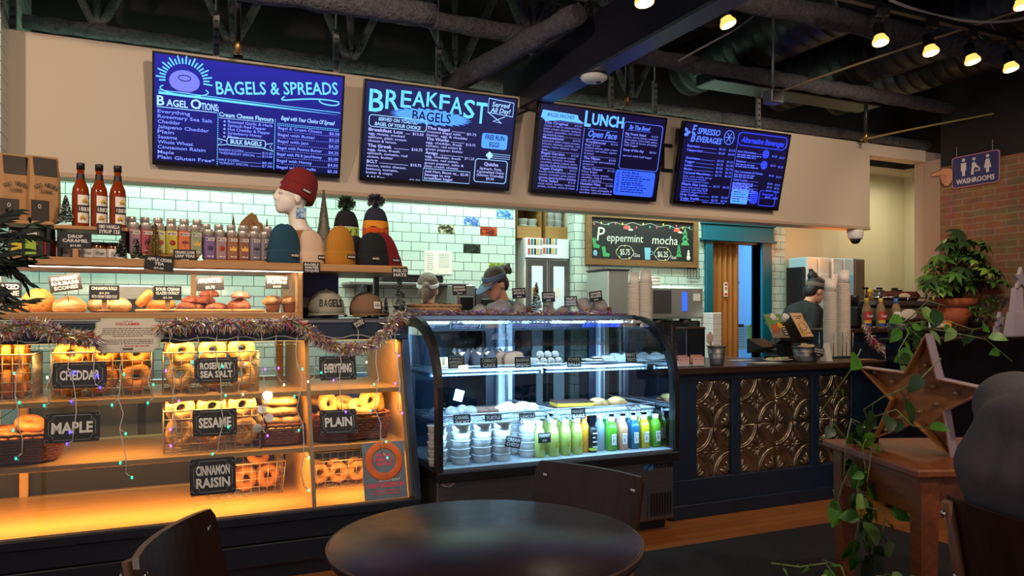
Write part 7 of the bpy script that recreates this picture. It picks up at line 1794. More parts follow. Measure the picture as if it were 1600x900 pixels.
# till back with two flyers
c = at(1240, 515, Y=4.28)
t = thing('point_of_sale', 'big black point of sale screen seen from behind, carrying two flyers', 'till', (c.x, 4.32, CT + .001), .12)
MB().rbox((-.12, -.06, 0), (.12, .14, .03), .008).build('till_base', BLACK, t); MB().prism([(-.02, 0), (.05, 0), (.08, .16), (.02, .16)], -.05, .05, T(0, .02, .03) @ YZX).build('till_neck', BLACK, t)
MB().prism([(-.19, -.02), (.20, -.02), (.20, .17), (-.05, .19)], -.012, .03, T(0, -.03, .15) @ RX(R(58))).build('till_screen', BLACK, t)
MB().prism([(0, 0), (.14, -.05), (.14, .06)], -.28, -.10, T(.0, .02, .10) @ YZX).build('till_side_arm', BLACK, t)
for k, x in enumerate((-.17, -.02)):
    MB().cyl((x, .06, .27), (x - .02, .0, .33), .022, .026).build('printer_roll', CARDW, t)
def d2(t, w, h):
    mb = MB(); put(mb, 'SOUP', w * .1, h * .74, h * .1, Mz, w * .42, 'C', .04); dashes(mb, -w * .4, w * .2, h * .9, h * .03, Mz, rnd); mb.build('flyer_title', CARDW, t)
    mb = MB().box((-w / 2, 0, 0), (w * .3, h * .34, .0008)); mb.build('photo_strip', mat('soup_photo', (110, 84, 70), .6, noise=(30, .2, (170, 150, 120))), t)
    mb = MB().ell((-w * .12, h * .40, .001), (w * .2, w * .2, .001), 18, 6); mb.build('bowl_picture', FD, t); MB().ell((w * .2, h * .52, .001), (w * .16, w * .16, .001), 18, 6).build('lemon_picture', FY_, t)
    MB().prism([(w * .2, h * .08), (w * .5, h * .08), (w * .5, h * .6), (w * .38, h * .66), (w * .25, h * .55)], 0, .001).build('dark_label', FI, t)
    mb = MB()
    for k in range(4): dashes(mb, w * .28, w * .47, h * (.14 + .1 * k), h * .06, T(0, 0, .0012), rnd)
    mb.build('label_print', CARDW, t)
def d3(t, w, h):
    mb = MB(); dashes(mb, -w * .3, w * .3, h * .84, h * .05, Mz, rnd); dashes(mb, -w * .2, w * .2, h * .76, h * .05, Mz, rnd); dashes(mb, w * .0, w * .42, h * .14, h * .035, Mz, rnd); mb.tube([(w * .28 * cos(R(a)) * (1 if a > 180 else .9), h * .42 + h * .17 * sin(R(a)), .001) for a in range(0, 360, 15)], .0015, 4, True); mb.tube([(w * .25 + .02 * cos(R(a)), h * .44 + .02 * sin(R(a)), .001) for a in range(-90, 100, 20)], .0015, 4); mb.build('flyer_title', FI, t)
    mb = MB()
    for u, v in ((-.4, .2), (-.3, .1), (.4, .8), (.3, .9), (-.38, .5), (-.2, .16)): mb.ell((u * w, v * h, .001), (.014, .014, .001), 10, 5)
    mb.build('yellow_flowers', FY_, t)
    mb = MB()
    for u, v in ((-.36, .3), (-.28, .2), (.42, .68), (.36, .84)): mb.ell((u * w, v * h, .001), (.006, .018, .001), 8, 5)
    mb.build('leaf_print', mat('flyer_leaf', (70, 110, 50), .6), t)
a = at(1228, 528, Y=4.18); flyer((a.x - .01, 4.21, a.z), .165, .20, FG, 'green soup flyer on the back of the point of sale screen', d2, R(2), R(30))
a = at(1266, 526, Y=4.16); flyer((a.x + .005, 4.185, a.z), .165, .20, FP, 'peach tea flyer beside the green soup flyer', d3, R(16), R(30))
c = at(1264, 566, Y=4.10); pail((c.x, 4.13, CT + .001), .070, .088, .105, 'wide galvanised pail full of small wrapped truffles', 1.15)
tr = None
for k in range(14):
    a = k * 2.4; r = .018 * math.sqrt(k)
    o = tag(MB().ell((0, 0, 0), (.019, .019, .016), 12, 8).build('truffle', mat('truffle_wrap', (206, 180, 130), .4, bump=(60, .3))), 'pale wrapped truffle heaped in the wide galvanised pail', 'sweet', 'truffles in the pail') if tr is None else dup(tr, (0, 0, 0))
    tr = tr or o; o.location = (c.x + r * cos(a) * 1.1, 4.13 + r * sin(a), CT + .112 - .0003 * k * k + (k % 2) * .006)
card(1279, 550, 20, 14, 4.025, ['CHOCOLATE', 'TRUFFLES', '$2.00'], 'tilted black card hung on the wide galvanised pail', roll=R(-8))
t = thing('table_tent', 'white and red folded tent card beside the wide pail', 'card', (at(1291, 560, Y=4.1).x, 4.10, CT + .001), .2); MB().prism([(-.03, 0), (.03, 0), (0, .13)], -.035, .035, YZX).build('tent_card', CARDW, t); MB().prism([(-.03, .012), (.028, .012), (.0, .05)], 0, .001, T(0, -.0285, 0) @ RX(R(77))).build('red_print', mat('tent_red', (200, 50, 60), .6), t)

# ------------------------------------------------------------------ espresso machine and bar goods
BT = 1.196
t = thing('espresso_machine', 'wide polished espresso machine on the raised bar', 'espresso machine', (at(1395, 490, Y=4.72).x, 4.74, BT)); w = .78
EM = mat('polished_steel', (190, 186, 178), .18, .95)
MB().rbox((-w / 2, -.14, .05), (w / 2, .16, .19), .02).build('back_panel', EM, t); MB().rbox((-w / 2 - .01, -.17, .19), (w / 2 + .01, .18, .235), .008).build('top_deck', STEEL, t); MB().rbox((-w / 2, -.12, .015), (w / 2, .16, .05), .006).build('base_tray', BLACK, t)
for x in (-.34, .34): MB().cyl((x, 0, 0), (x, 0, .016), .02).build('foot', BLACK, t)
MB().tube([(-w / 2, -.17, .262), (w / 2, -.17, .262), (w / 2, .17, .262), (-w / 2, .17, .262)], .006, 6, True).build('cup_rail', CHROME, t)
for x in (-.34, .34, 0): MB().cyl((x, -.17, .235), (x, -.17, .262), .004).build('rail_post', CHROME, t)
MB().ell((0.05, -.142, .12), (.10, .004, .045), 20, 8).build('panel_badge', mat('badge_white', (226, 214, 196), .4), t)
t = thing('wooden_carrier', 'dark red brown rounded case lying on the espresso machine', 'case', (at(1400, 445, Y=4.74).x, 4.76, BT + .2365)); MB().rbox((-.24, -.09, 0), (.26, .09, .085), .035).build('case_body', mat('red_brown_leather', (84, 40, 28), .35), t); MB().ell((.02, -.091, .045), (.075, .003, .024), 18, 6).build('oval_plate', mat('oval_cream', (220, 196, 166), .4), t); MB().rbox((-.02, -.02, .085), (.09, .02, .1), .006).build('case_handle', BLACK, t)
t = thing('honey_jar', 'amber jar with yellow lid on the espresso machine', 'jar', (at(1364, 450, Y=4.66).x, 4.70, BT + .2365)); MB().lathe([(.03, 0), (.034, .01), (.034, .06), (.026, .068)], 18).build('jar_glass', mat('honey', (140, 96, 36), .25), t); MB().lathe([(.03, .066), (.03, .09), (.012, .1), (0, .1)], 16).build('jar_lid', mat('lid_yellow', (214, 176, 30), .4), t)
t = thing('steel_canister', 'grey canister with pale lid and knob on the espresso machine', 'canister', (at(1379, 450, Y=4.70).x, 4.74, BT + .2365)); MB().lathe([(.045, 0), (.045, .09), (0, .09)], 20).build('canister_wall', STEELD, t); MB().lathe([(.05, .09), (.046, .105), (.02, .115), (0, .116)], 20).build('canister_lid', mat('lid_pale', (206, 196, 180), .5), t); MB().ell((0, 0, .124), (.008, .008, .012), 10, 6).build('lid_knob', CHROME, t)
def syr2(px, Y, lab, neck, lb, h=.30):
    t = thing('pump_syrup_bottle', lab, 'bottle', (at(px, 500, Y=Y).x, Y, BT))
    MB().lathe([(.034, 0), (.037, .006), (.037, .155), (.030, .185), (.015, .215), (.014, .25)], 20).build('bottle_body', mat_liquid('syrup_clear', (170, 140, 100), .35) if 'syrup_clear' not in bpy.data.materials else bpy.data.materials['syrup_clear'], t)
    MB().lathe([(.0185, .2), (.0165, .252), (0, .252)], 16).build('neck_wrap', neck, t); MB().lathe([(.014, .25), (.012, .275), (.006, .28), (.006, .325)], 12).build('pump_stem', BLACK, t); MB().rbox((-.05, -.008, .322), (.018, .008, .338), .004).build('pump_spout', BLACK, t)
    k = 10
    for z0, z1, m in ((.07, .14, lb[0]), (.045, .07, lb[1]), (.02, .045, lb[2])): MB().add([(.0376 * cos(R(-165 + 150 * j / k)), .0376 * sin(R(-165 + 150 * j / k)), z) for z in (z0, z1) for j in range(k + 1)], [(j, j + 1, k + 2 + j, k + 1 + j) for j in range(k)], None, True).build('label_band', m, t)
    mb = MB(); put(mb, 'Torani', 0, .095, .022, T(-.008, -.0385, 0) @ RZ(-.2) @ RX(R(90)), .056, 'C', .02, .25); mb.build('lettering', CARDW, t)
LR, LY, LBU = mat('label_red', (190, 50, 36), .5), mat('label_yel', (220, 176, 50), .5), mat('label_blue', (40, 80, 160), .5)
syr2(1354, 4.44, 'pump syrup bottle with red and blue label nearest the cups', mat('neck_gold', (196, 160, 60), .4), (LR, LY, LBU)); syr2(1376, 4.45, 'pump syrup bottle with red label second along the bar', MATS['neck_gold'], (LR, LY, LBU)); syr2(1400, 4.44, 'pump syrup bottle with blue neck before the espresso machine', mat('neck_blue', (50, 100, 170), .4), (LABW, LBU, LABW))
t = thing('coffee_grinder', 'black coffee grinder with hopper between the cups and the espresso machine', 'grinder', (at(1336, 490, Y=4.72).x, 4.74, BT)); MB().rbox((-.06, -.08, 0), (.06, .1, .19), .02).build('grinder_body', BLACK, t); MB().lathe([(.035, .19), (.055, .26), (.055, .28), (0, .285)], 18).build('hopper', mat('smoke_plastic', (40, 38, 40), .2), t); MB().lathe([(.02, -.09), (.012, -.06)], 12, T(0, -.09, .18)).build('dosing_spout', STEELD, t)
for k, (px, py, c, lab) in enumerate(((1470, 500, (206, 150, 190), 'pink and white tea box lying on the raised bar'), (1458, 508, (200, 206, 210), 'white tea box leaning at the front of the raised bar'), (1474, 510, (230, 150, 60), 'orange swoosh tea box by the terracotta pot'))):
    c0 = at(px, 510, Y=4.46); t = thing('tea_box', lab, 'box', (c0.x, 4.45 + .05 * (k == 0), BT + (.045 if k == 0 else .001)), .5 - .4 * k); MB().rbox((-.055, -.02, 0), (.055, .02, .042 if k == 0 else .06), .003).build('box_body', mat('teabox_%d' % k, c, .5), t); MB().rbox((-.05, -.0212, .012), (.01, -.02, .036), .0004).build('box_print', CARDW if k != 1 else LR, t)
t = thing('white_crate', 'grey tray with white boxes beside the espresso machine end', 'tray', (at(1462, 490, Y=4.62).x + .02, 4.66, BT)); MB().rbox((-.12, -.06, 0), (.12, .08, .04), .006).build('tray_body', STEELD, t); MB().rbox((-.09, -.05, .04), (.09, .06, .1), .006).build('white_box', mat('cream_box', (214, 200, 180), .5), t)
# cold drink machine in the alcove
t = thing('frozen_drink_machine', 'row of pale blue frozen drink tanks in the beige alcove', 'drink machine', (at(1293, 450, Y=5.8).x, 5.78, 0)); zb = 1.25; zt = at(1290, 404, Y=5.8).z
MB().box((-.52, -.1, 0), (.52, .2, zb)).build('machine_cabinet', mat('dark_grey_cab', (50, 50, 52), .5), t)
TK = mat('tank_blue', (170, 204, 220), .25)
for k in range(5): MB().rbox((-.40 + k * .16 + (.03 if k > 1 else 0), -.09, zb), (-.25 + k * .16 + (.03 if k > 1 else 0), .16, zt), .012).build('drink_tank', TK if k < 4 else mat('tank_brown', (84, 72, 62), .4), t)
for k in range(4): MB().rbox((-.385 + k * .16 + (.03 if k > 1 else 0), -.095, zb + .28), (-.265 + k * .16 + (.03 if k > 1 else 0), -.088, zb + .47), .002).build('flavour_card', (mat('card_lilac', (206, 190, 206), .5), TK, CARDW, mat('card_skyblue', (120, 180, 220), .5))[k], t)
MB().rbox((-.44, -.08, .9), (-.41, .15, zt - .1), .005).build('side_panel', BLACK, t)
# office things behind the door
t = thing('number_plate', 'dark blue vehicle number plate hung on the office wall', 'number plate', (at(1157, 394, Y=7.34).x, 7.348, at(1157, 394, Y=7.34).z), rot=(R(90), 0, 0)); MB().rbox((-.17, -.085, -.004), (.17, .085, 0), .002).build('plate', mat('plate_blue', (24, 46, 84), .4), t)
mb = MB(); put(mb, 'CFP-726', 0, -.035, .085, T(0, 0, .001), .29, 'C', .02); dashes(mb, -.06, .06, .06, .02, T(0, 0, .001), rnd); mb.build('lettering', mat('plate_grey', (190, 200, 206), .5), t)
def cal(t, w, h, th):
    MB().box((0, h - .02, th), (w, h, th + .006)).build('binding', mat('navy_band', (24, 32, 60), .5), t); mb = MB()
    for k in range(6): mb.box((w * .04, h * (.1 + .13 * k), th), (w * .96, h * (.1 + .13 * k) + .002, th + .001))
    for k in range(8): mb.box((w * (.04 + .131 * k), h * .1, th), (w * (.04 + .131 * k) + .002, h * .76, th + .001))
    mb.build('calendar_grid', mat('print_blue', (150, 170, 196), .6), t)
sheet('wall_calendar', 'calendar', 1152, 441, 1188, 476, 7.34, CARDW, 'white month calendar with dark binding on the office wall', cal)
YW = 6.6
for px0, px1, c, lab in ((1139, 1146, (206, 220, 230), 'pale clipboard nearest the folding door'), (1148, 1169, (196, 220, 232), 'white clipboard list in the doorway'), (1169, 1184, (226, 226, 40), 'bright yellow clipboard in the doorway')):
    a, b = at(px0, 546, Y=YW), at(px1, 508, Y=YW); t = thing('clipboard', lab, 'clipboard', (a.x, YW, a.z), rot=(R(86), 0, 0)); w, h = b.x - a.x, b.z - a.z
    MB().rbox((0, 0, 0), (w, h, .006), .002).build('board', mat('clip_%d' % px0, c, .5), t); MB().rbox((w * .3, h - .02, .006), (w * .7, h + .012, .016), .003).build('clip', BLACK, t); mb = MB()
    for k in range(8): dashes(mb, w * .2, w * .75, h * (.1 + .1 * k), h * .04, T(0, 0, .0065), rnd)
    mb.build('list_print', mat('print_grey2', (120, 130, 140), .6), t)
t = thing('office_cabinet', 'pale blue cupboard under the clipboards in the office', 'cabinet', (5.35, 6.75, 0)); MB().rbox((-.45, -.13, 0), (.45, .2, at(1160, 548, Y=6.6).z - .003), .006).build('cupboard_body', mat('office_cupboard', (176, 206, 222), .5), t); MB().rbox((-.44, -.142, .05), (.0, -.13, .88), .004).build('cupboard_door', MATS['office_cupboard'], t)
# washroom sign on the brick
sy0, sy1 = 4.73, 4.27; xw = RX_ - .012
c0 = at(1488, 288, X=xw); c1 = at(1563, 235, X=xw)
t = thing('washroom_sign', 'blue washroom sign with three figures and a pointing hand on the brick wall', 'sign', (xw, c0.y, 0), rot=(0, 0, 0)); Ms = T(0, 0, 0)
L = c0.y - c1.y; zlo = 2.09; zhi = at(1525, 240, X=xw).z
zlo = at(1525, 290, X=xw).z; H = zhi - zlo
MP = T(0, 0, zlo) @ RZ(R(-90)) @ RX(R(90))     # x runs towards the viewer, y up, z away from the brick
q = [((u + 1) / 2 * L, (v + 1) / 2 * H) for u, v in rounded(-1, -1, 1, 1, .2, 5, L / H)]
MB().prism(q, 0, .008, MP).build('sign_rim', mat('sign_pink', (190, 130, 140), .5), t); MB().prism([(L * .02 + x * .96, H * .03 + y * .94) for x, y in q], .008, .010, MP).build('sign_face', mat('sign_blue', (56, 60, 116), .5), t)
mb = MB(); put(mb, 'WASHROOMS', L * .5, H * .12, H * .15, MP @ T(0, 0, .0104), L * .8, 'C', .03)
for cx_, kind in ((.26, 'm'), (.5, 'c'), (.76, 'w')):
    P = lambda u, v: (L * (cx_ + u), H * v); Mq = MP @ T(0, 0, .010)
    if kind != 'c':
        mb.ell((P(0, .86) + (.001,)), (H * .06, H * .06, .001), 12, 5, Mq)
        if kind == 'm': mb.prism([P(-.055, .77), P(.055, .77), P(.055, .52), P(.03, .52), P(.03, .36), P(-.03, .36), P(-.03, .52), P(-.055, .52)], 0, .001, Mq)
        else: mb.prism([P(-.035, .77), P(.035, .77), P(.075, .50), P(.03, .50), P(.03, .36), P(-.03, .36), P(-.03, .50), P(-.075, .50)], 0, .001, Mq)
    else:
        mb.ell((P(-.02, .84) + (.001,)), (H * .055, H * .055, .001), 12, 5, Mq); mb.prism([P(-.06, .72), P(-.01, .76), P(.05, .62), P(.09, .56), P(.07, .53), P(.02, .58), P(-.02, .54), P(-.03, .36), P(-.08, .36)], 0, .001, Mq); mb.prism([P(.0, .48), P(.11, .48), P(.11, .45), P(.0, .45)], 0, .001, Mq); mb.ell((P(.09, .52) + (.001,)), (H * .03, H * .03, .001), 10, 5, Mq)
mb.build('sign_print', mat('sign_white', (222, 216, 220), .5), t)
hand = [(.03, .62), (-.06, .70), (-.20, .72), (-.25, .66), (-.44, .62), (-.48, .56), (-.44, .50), (-.24, .50), (-.27, .42), (-.23, .34), (-.24, .26), (-.18, .20), (-.16, .14), (-.08, .12), (.0, .22), (.03, .3)]
HW = H / L
MB().prism([(x * L * 1.0, y * H) for x, y in hand], 0, .012, MP).build('pointing_hand', mat('hand_peach', (206, 146, 110), .6), t)
mb = MB()
for a in (((-.24, .5), (-.14, .5), (-.12, .44)), ((-.27, .41), (-.13, .42)), ((-.23, .33), (-.12, .34)), ((-.24, .26), (-.12, .27))): mb.tube([MP @ V((x * L, y * H, .0125)) for x, y in a], .0022, 5)
mb.tube([MP @ V((x * L, y * H, .0122)) for x, y in hand], .0026, 5, True); mb.build('hand_outline', mat('hand_ink', (50, 36, 40), .6), t)
for yy in (.1, .85):
    p = MP @ V((L * yy, H, .004)); MB().tube([p, (p.x, p.y, 2.88)], .0018, 5).build('hanging_wire', CORD, t)

# ------------------------------------------------------------------ plants, stars
LEAFM = {}
def leafmat(nm, c, c2, rough=.4):
    if nm not in LEAFM: LEAFM[nm] = mat(nm, c, rough, noise=(9, .2, c2))
    return LEAFM[nm]
def leaf(mb, base, d, n, L, w, fold=.18, heart=False, droop=.25, k=5):
    """a pointed leaf from base along d, facing n"""
    d = V(d).normalized(); n = V(n); n = (n - d * n.dot(d)).normalized(); s = d.cross(n); vs = []; 
    P = [(0, .02), (.12, .62 if heart else .35), (.3, 1.0 if heart else .8), (.5, .92 if heart else 1.0), (.75, .55 if heart else .68), (.92, .2), (1, .01)]
    for t_, ww in P:
        c = V(base) + d * (L * t_) - n * (L * droop * t_ * t_)
        for q in (-1, 0, 1): vs.append(c + s * (q * ww * w / 2) + n * (fold * abs(q) * ww * w / 2) - d * ((.1 * L if heart and t_ == .12 else 0) * abs(q)))
    fs = []
    for i in range(len(P) - 1):
        a = i * 3; fs += [(a, a + 1, a + 4, a + 3), (a + 1, a + 2, a + 5, a + 4)]
    mb.add(vs, fs, None, True)
# umbrella plant in a terracotta pot
TERRA = mat('terracotta', (176, 92, 54), .7, noise=(6, .3, (150, 76, 46)))
pc = at(1492, 512, Y=4.62)
t = thing('potted_schefflera', 'bushy umbrella plant in a terracotta pot on the raised bar by the brick wall', 'potted plant', (pc.x, 4.66, BT))
rp = .20
MB().lathe([(rp * .72, 0), (rp * .92, .19), (rp * .90, .19), (rp * 1.04, .195), (rp * 1.07, .26), (rp * .98, .262), (rp * .95, .22), (0, .21)], 30).build('pot', TERRA, t); MB().lathe([(rp * .94, .235), (0, .24)], 24).build('soil', mat('soil', (40, 28, 22), .9), t)
q = random.Random(21); mb = MB(); st = MB()
for i in range(84):
    a = q.uniform(0, 6.28); rr = q.uniform(.02, .44); h = .36 + q.uniform(0, .50) * (1 - (rr / .5) ** 2 * .75) ; 
    c = V((rr * cos(a), rr * sin(a) * .55 - .06, h + .06 - rr * .25)); c = V((c.x * .25, c.y - c.x * .75, c.z)) if c.x > 0 else c
    c.x = min(c.x, .06); b0 = V((q.uniform(-.08, .08), q.uniform(-.08, .08), .23))
    st.tube([b0, b0.lerp(c, .6) + V((0, 0, .06)), c], [.005, .004, .002], 5)
    up = V((cos(a) * .5, sin(a) * .5 - .2, 1)).normalized(); m = 7 + (i % 2)
    mb.use(0 if q.random() < .6 else 1 if q.random() < .7 else 2)
    for k in range(m):
        g = 2 * pi * k / m + q.uniform(-.2, .2); e = up.orthogonal().normalized(); e = Matrix.Rotation(g, 3, up) @ e
        leaf(mb, c, e + up * .05 - V((0, 0, .25)), up, q.uniform(.09, .13), q.uniform(.035, .048), .15, False, .3)
mb.build('foliage', [leafmat('schef_mid', (88, 132, 52), (62, 102, 40)), leafmat('schef_dark', (52, 84, 40), (38, 62, 32)), leafmat('schef_light', (160, 194, 84), (110, 150, 56))], t); st.build('stems', mat('stem_brown', (84, 66, 40), .7), t)
# branch tips of a second plant by the wall
t = thing('twiggy_plant', 'bare twiggy stems with a few leaves beside the terracotta pot', 'plant', (pc.x + .03, 4.44, BT + .001)); mb = MB(); lf = MB()
MB().lathe([(.05, 0), (.06, .09), (.056, .09), (0, .08)], 18).build('small_pot', BLACK, t)
for i in range(9):
    a = q.uniform(0, 6.28); e = V((.16 * cos(a), -.05 + .06 * sin(a), q.uniform(.12, .3))); mb.tube([(0, 0, .08), V((e.x * .5, e.y * .5, e.z)), e], .003, 5)
    for k in range(4): leaf(lf, e * (.6 + .1 * k), V((q.uniform(-1, 1), -.4, q.uniform(-.6, .6))), (0, -.5, 1), .07, .03)
mb.build('stems', MATS['stem_brown'], t); lf.build('foliage', LEAFM['schef_mid'], t)
# white wooden stars and cone tree on the half wall
HW_ = 1.1525
GREYW = mat('greyed_white_wood', (196, 184, 190), .6, noise=(7, .3, (170, 158, 166)))
def star_poly(r, k=.46, a0=90): return [((r if i % 2 == 0 else r * k) * cos(R(a0 + 36 * i)), (r if i % 2 == 0 else r * k) * sin(R(a0 + 36 * i))) for i in range(10)]
def cone_tree(px, zc, h, r, rs, label, layers):
    c = at(px, 500, Y=3.60); t = thing('wooden_tree', label, 'decoration', (c.x, 3.60, HW_))
    for i in range(layers):
        z0, z1 = h * i / layers, h * (i + 1) / layers; r0 = r * (1 - .8 * i / layers); MB().loft([[(r0 * f * cos(R(60 * j + 30)), r0 * f * sin(R(60 * j + 30)) * .6, z) for j in range(6)] for f, z in ((1, z0), (.72, z1))], smooth=False).build('tree_tier', GREYW, t)
    MB().prism(star_poly(rs), -.012, .012, T(0, -.02, h + rs * .8) @ RX(R(90))).build('star', GREYW, t)
cone_tree(1590, 0, .36, .13, .085, 'tall white wooden tree topped by a big star on the half wall', 2); cone_tree(1557, 0, .075, .04, .058, 'small white wooden tree topped by a small star on the half wall', 1)
# pothos on the half wall trailing to the side table
PO = [leafmat('pothos_green', (84, 146, 42), (60, 112, 36)), leafmat('pothos_dark', (40, 74, 30), (28, 56, 24)), leafmat('pothos_pale', (150, 180, 110), (96, 140, 60))]
STEMG = mat('vine_stem', (120, 136, 80), .6)
def vine(t, pts, n, L, q, name='vine', w=.75):
    pts = [V(p) for p in pts]; s = MB().tube(pts, .0032, 6).build(name, STEMG, t, True); 
    lf = MB()
    for i in range(n):
        f = (i + .5) / n * (len(pts) - 1); k = min(int(f), len(pts) - 2); p = pts[k].lerp(pts[k + 1], f - k)
        d = V((q.uniform(-1, 1), q.uniform(-.8, .2), q.uniform(-1, .35))).normalized(); l = L * q.uniform(.6, 1.15); e = p + d * l * .5
        lf.tube([p, p.lerp(e, .5) + V((0, 0, .008)), e], .0018, 5)
        lf.use(q.choice((0, 0, 0, 1, 1, 2))); leaf(lf, e, d + V((0, 0, -.5)), V((q.uniform(-.5, .5), -1, .5)), l, l * w, .1, True, .25)
    o = lf.build('leaves', PO, s); o.matrix_parent_inverse = MW(s).inverted()
q = random.Random(5)
pp = at(1455, 520, Y=3.57)
t = thing('potted_pothos', 'trailing pothos in a dark pot at the end of the half wall', 'potted plant', (4.60, 3.60, HW_))
MB().lathe([(.07, 0), (.09, .10), (.085, .10), (0, .09)], 22).build('pot', mat('dark_pot', (40, 38, 40), .4), t)
root = V((4.60, 3.58, HW_ + .1))
for pts, n, L in (([root, at(1450, 470, Y=3.4), at(1478, 478, Y=3.35)], 3, .15), ([root, at(1430, 490, Y=3.4), at(1408, 505, Y=3.35)], 3, .14), ([root, at(1475, 500, Y=3.35), at(1520, 515, Y=3.3), at(1545, 510, Y=3.3)], 5, .11), ([root, at(1420, 520, Y=3.4), at(1404, 548, Y=3.4), at(1410, 600, Y=3.3)], 6, .12), ([root, at(1440, 530, Y=3.4), at(1432, 560, Y=3.3), at(1425, 590, Y=3.2)], 5, .12), ([root, at(1490, 520, Y=3.3), at(1540, 530, Y=3.2), at(1582, 565, Y=3.1)], 4, .10)): vine(t, pts, n, L, q)
tinsel([at(px, py, Y=4.30) for px, py in ((1352, 508), (1362, 530), (1382, 548), (1410, 560), (1432, 560))], 900, .05, 'red and white tinsel at the end of the service counter', (6, 1, 1, 4, 0, 0), seed=9)
# second pothos on the side table corner, hanging to the floor
# ------------------------------------------------------------------ side table with star
TW = mat('rustic_wood', (158, 86, 38), .45, noise=(5, .32, (104, 54, 24), (8, .8, 8)))
A0 = V((2.79, 2.56)); A1 = V((2.56, 1.93)); d1_ = (A1 - A0).normalized(); n1 = V((-d1_.y, d1_.x)); ang = math.atan2(-d1_.y, -d1_.x) - pi / 2
Ld, Lw = (A1 - A0).length, .80
t = thing('side_table', 'rustic wooden side table carrying a wooden marquee star', 'table', (A1.x, A1.y, 0), ang)   # local y away from viewer along the short edge, x to the right
TH = .745
MB().rbox((-.02, -.02, TH - .03), (Lw, Ld + .02, TH), .006).build('table_top', TW, t)
mb = MB().rbox((.04, .03, TH - .19), (Lw - .04, .055, TH - .032), .003); mb.build('apron', TW, t)
MB().rbox((.03, .055, TH - .19), (.055, Ld - .05, TH - .032), .003).build('apron', TW, t); MB().rbox((.04, Ld - .06, TH - .19), (Lw - .04, Ld - .035, TH - .032), .003).build('apron', TW, t)
for x in (.02, Lw - .09):
    for y in (.015, Ld - .085): MB().loft([[(x + .035 + s * a, y + .035 + s * b, z) for a, b in ((-1, -1), (1, -1), (1, 1), (-1, 1))] for s, z in ((.026, 0), (.035, TH - .22), (.036, TH - .031))], smooth=False).build('leg', TW, t)
# marquee star
c = at(1441, 640, D=3.2); rs = .265
t = thing('marquee_star', 'wooden box star with small bulbs standing on the side table', 'star lamp', (c.x, c.y, TH), rot=(0, 0, R(-74)))
tl = R(-7); Mst = T(0, 0, rs * .87) @ RX(R(90)) @ RZ(tl)
SW = mat('star_wood', (186, 126, 70), .5, noise=(6, .3, (150, 96, 52), (1, 8, 8))); SG = mat('star_edge_grey', (164, 150, 160), .55)
P = star_poly(rs, .42); Pi = [(x * .945, y * .945) for x, y in P]
MB().prism(P, -.03, -.022, Mst).build('back_board', SW, t)
mb = MB(); n = 10
vs = [(x, y, z) for x, y in P for z in (-.03, .055)] + [(x, y, z) for x, y in Pi for z in (-.022, .055)]; fs = []
for i in range(n):
    j = (i + 1) % n; a, b = i * 2, j * 2; A, B = 20 + a, 20 + b
    fs += [(a, b, b + 1, a + 1), (A, A + 1, B + 1, B), (a + 1, b + 1, B + 1, A + 1)]
mi = []
for i in range(n): mi += [1, 0, 0]
mb.add(vs, fs, Mst); mb.mi = mi; mb.build('side_wall', [SW, SG], t)
for i in range(5):
    for f in (.80, .50): MB().ell((rs * f * cos(R(90 + 72 * i)), rs * f * sin(R(90 + 72 * i)), .0), (.011, .011, .022), 10, 6, Mst).build('bulb', mat('star_bulb', (196, 170, 130), .2, .3), t)
for i in range(5): MB().ell((rs * .24 * cos(R(126 + 72 * i)), rs * .24 * sin(R(126 + 72 * i)), .0), (.011, .011, .022), 10, 6, Mst).build('bulb', MATS['star_bulb'], t)
# plant on the side table's shelf corner trailing to the floor
b = at(1345, 660, D=3.45)
t = thing('trailing_pothos', 'pothos vine growing from a small pot over the side table edge to the floor', 'potted plant', (b.x + .06, b.y + .0, TH))
MB().lathe([(.035, 0), (.045, .06), (.042, .06), (0, .055)], 18).build('pot', MATS['dark_pot'], t)
r0 = V((b.x + .06, b.y, TH + .06)); q = random.Random(8)
for pts, n, L in (([r0, at(1330, 655, D=3.3), at(1322, 690, D=3.3), at(1318, 745, D=3.25)], 4, .10), ([r0, at(1350, 640, D=3.2), at(1380, 620, D=3.15), at(1430, 600, D=3.1), at(1470, 560, D=3.1)], 4, .09), ([r0, at(1370, 650, D=3.1), at(1400, 640, D=3.05), at(1425, 665, D=3.05), at(1460, 672, D=3.1)], 4, .09), ([r0, at(1348, 700, D=3.1), at(1355, 755, D=3.1), at(1362, 700, D=3.1)], 2, .08),
                  ([r0, at(1315, 760, D=3.2), at(1308, 790, D=3.2), at(1302, 765, D=3.2)], 3, .10), ([r0, at(1340, 760, D=3.15), at(1345, 800, D=3.1), at(1335, 850, D=3.1), at(1330, 890, D=3.1)], 10, .11), ([at(1345, 770, D=3.1), at(1362, 785, D=3.1), at(1350, 840, D=3.1), at(1365, 890, D=3.1)], 9, .10), ([at(1345, 790, D=3.1), at(1385, 800, D=3.05), at(1375, 850, D=3.05)], 4, .09), ([at(1325, 690, D=3.3), at(1285, 640, D=3.3), at(1335, 570, D=3.25), at(1345, 545, D=3.25)], 3, .09)): vine(t, pts, n, L, q)
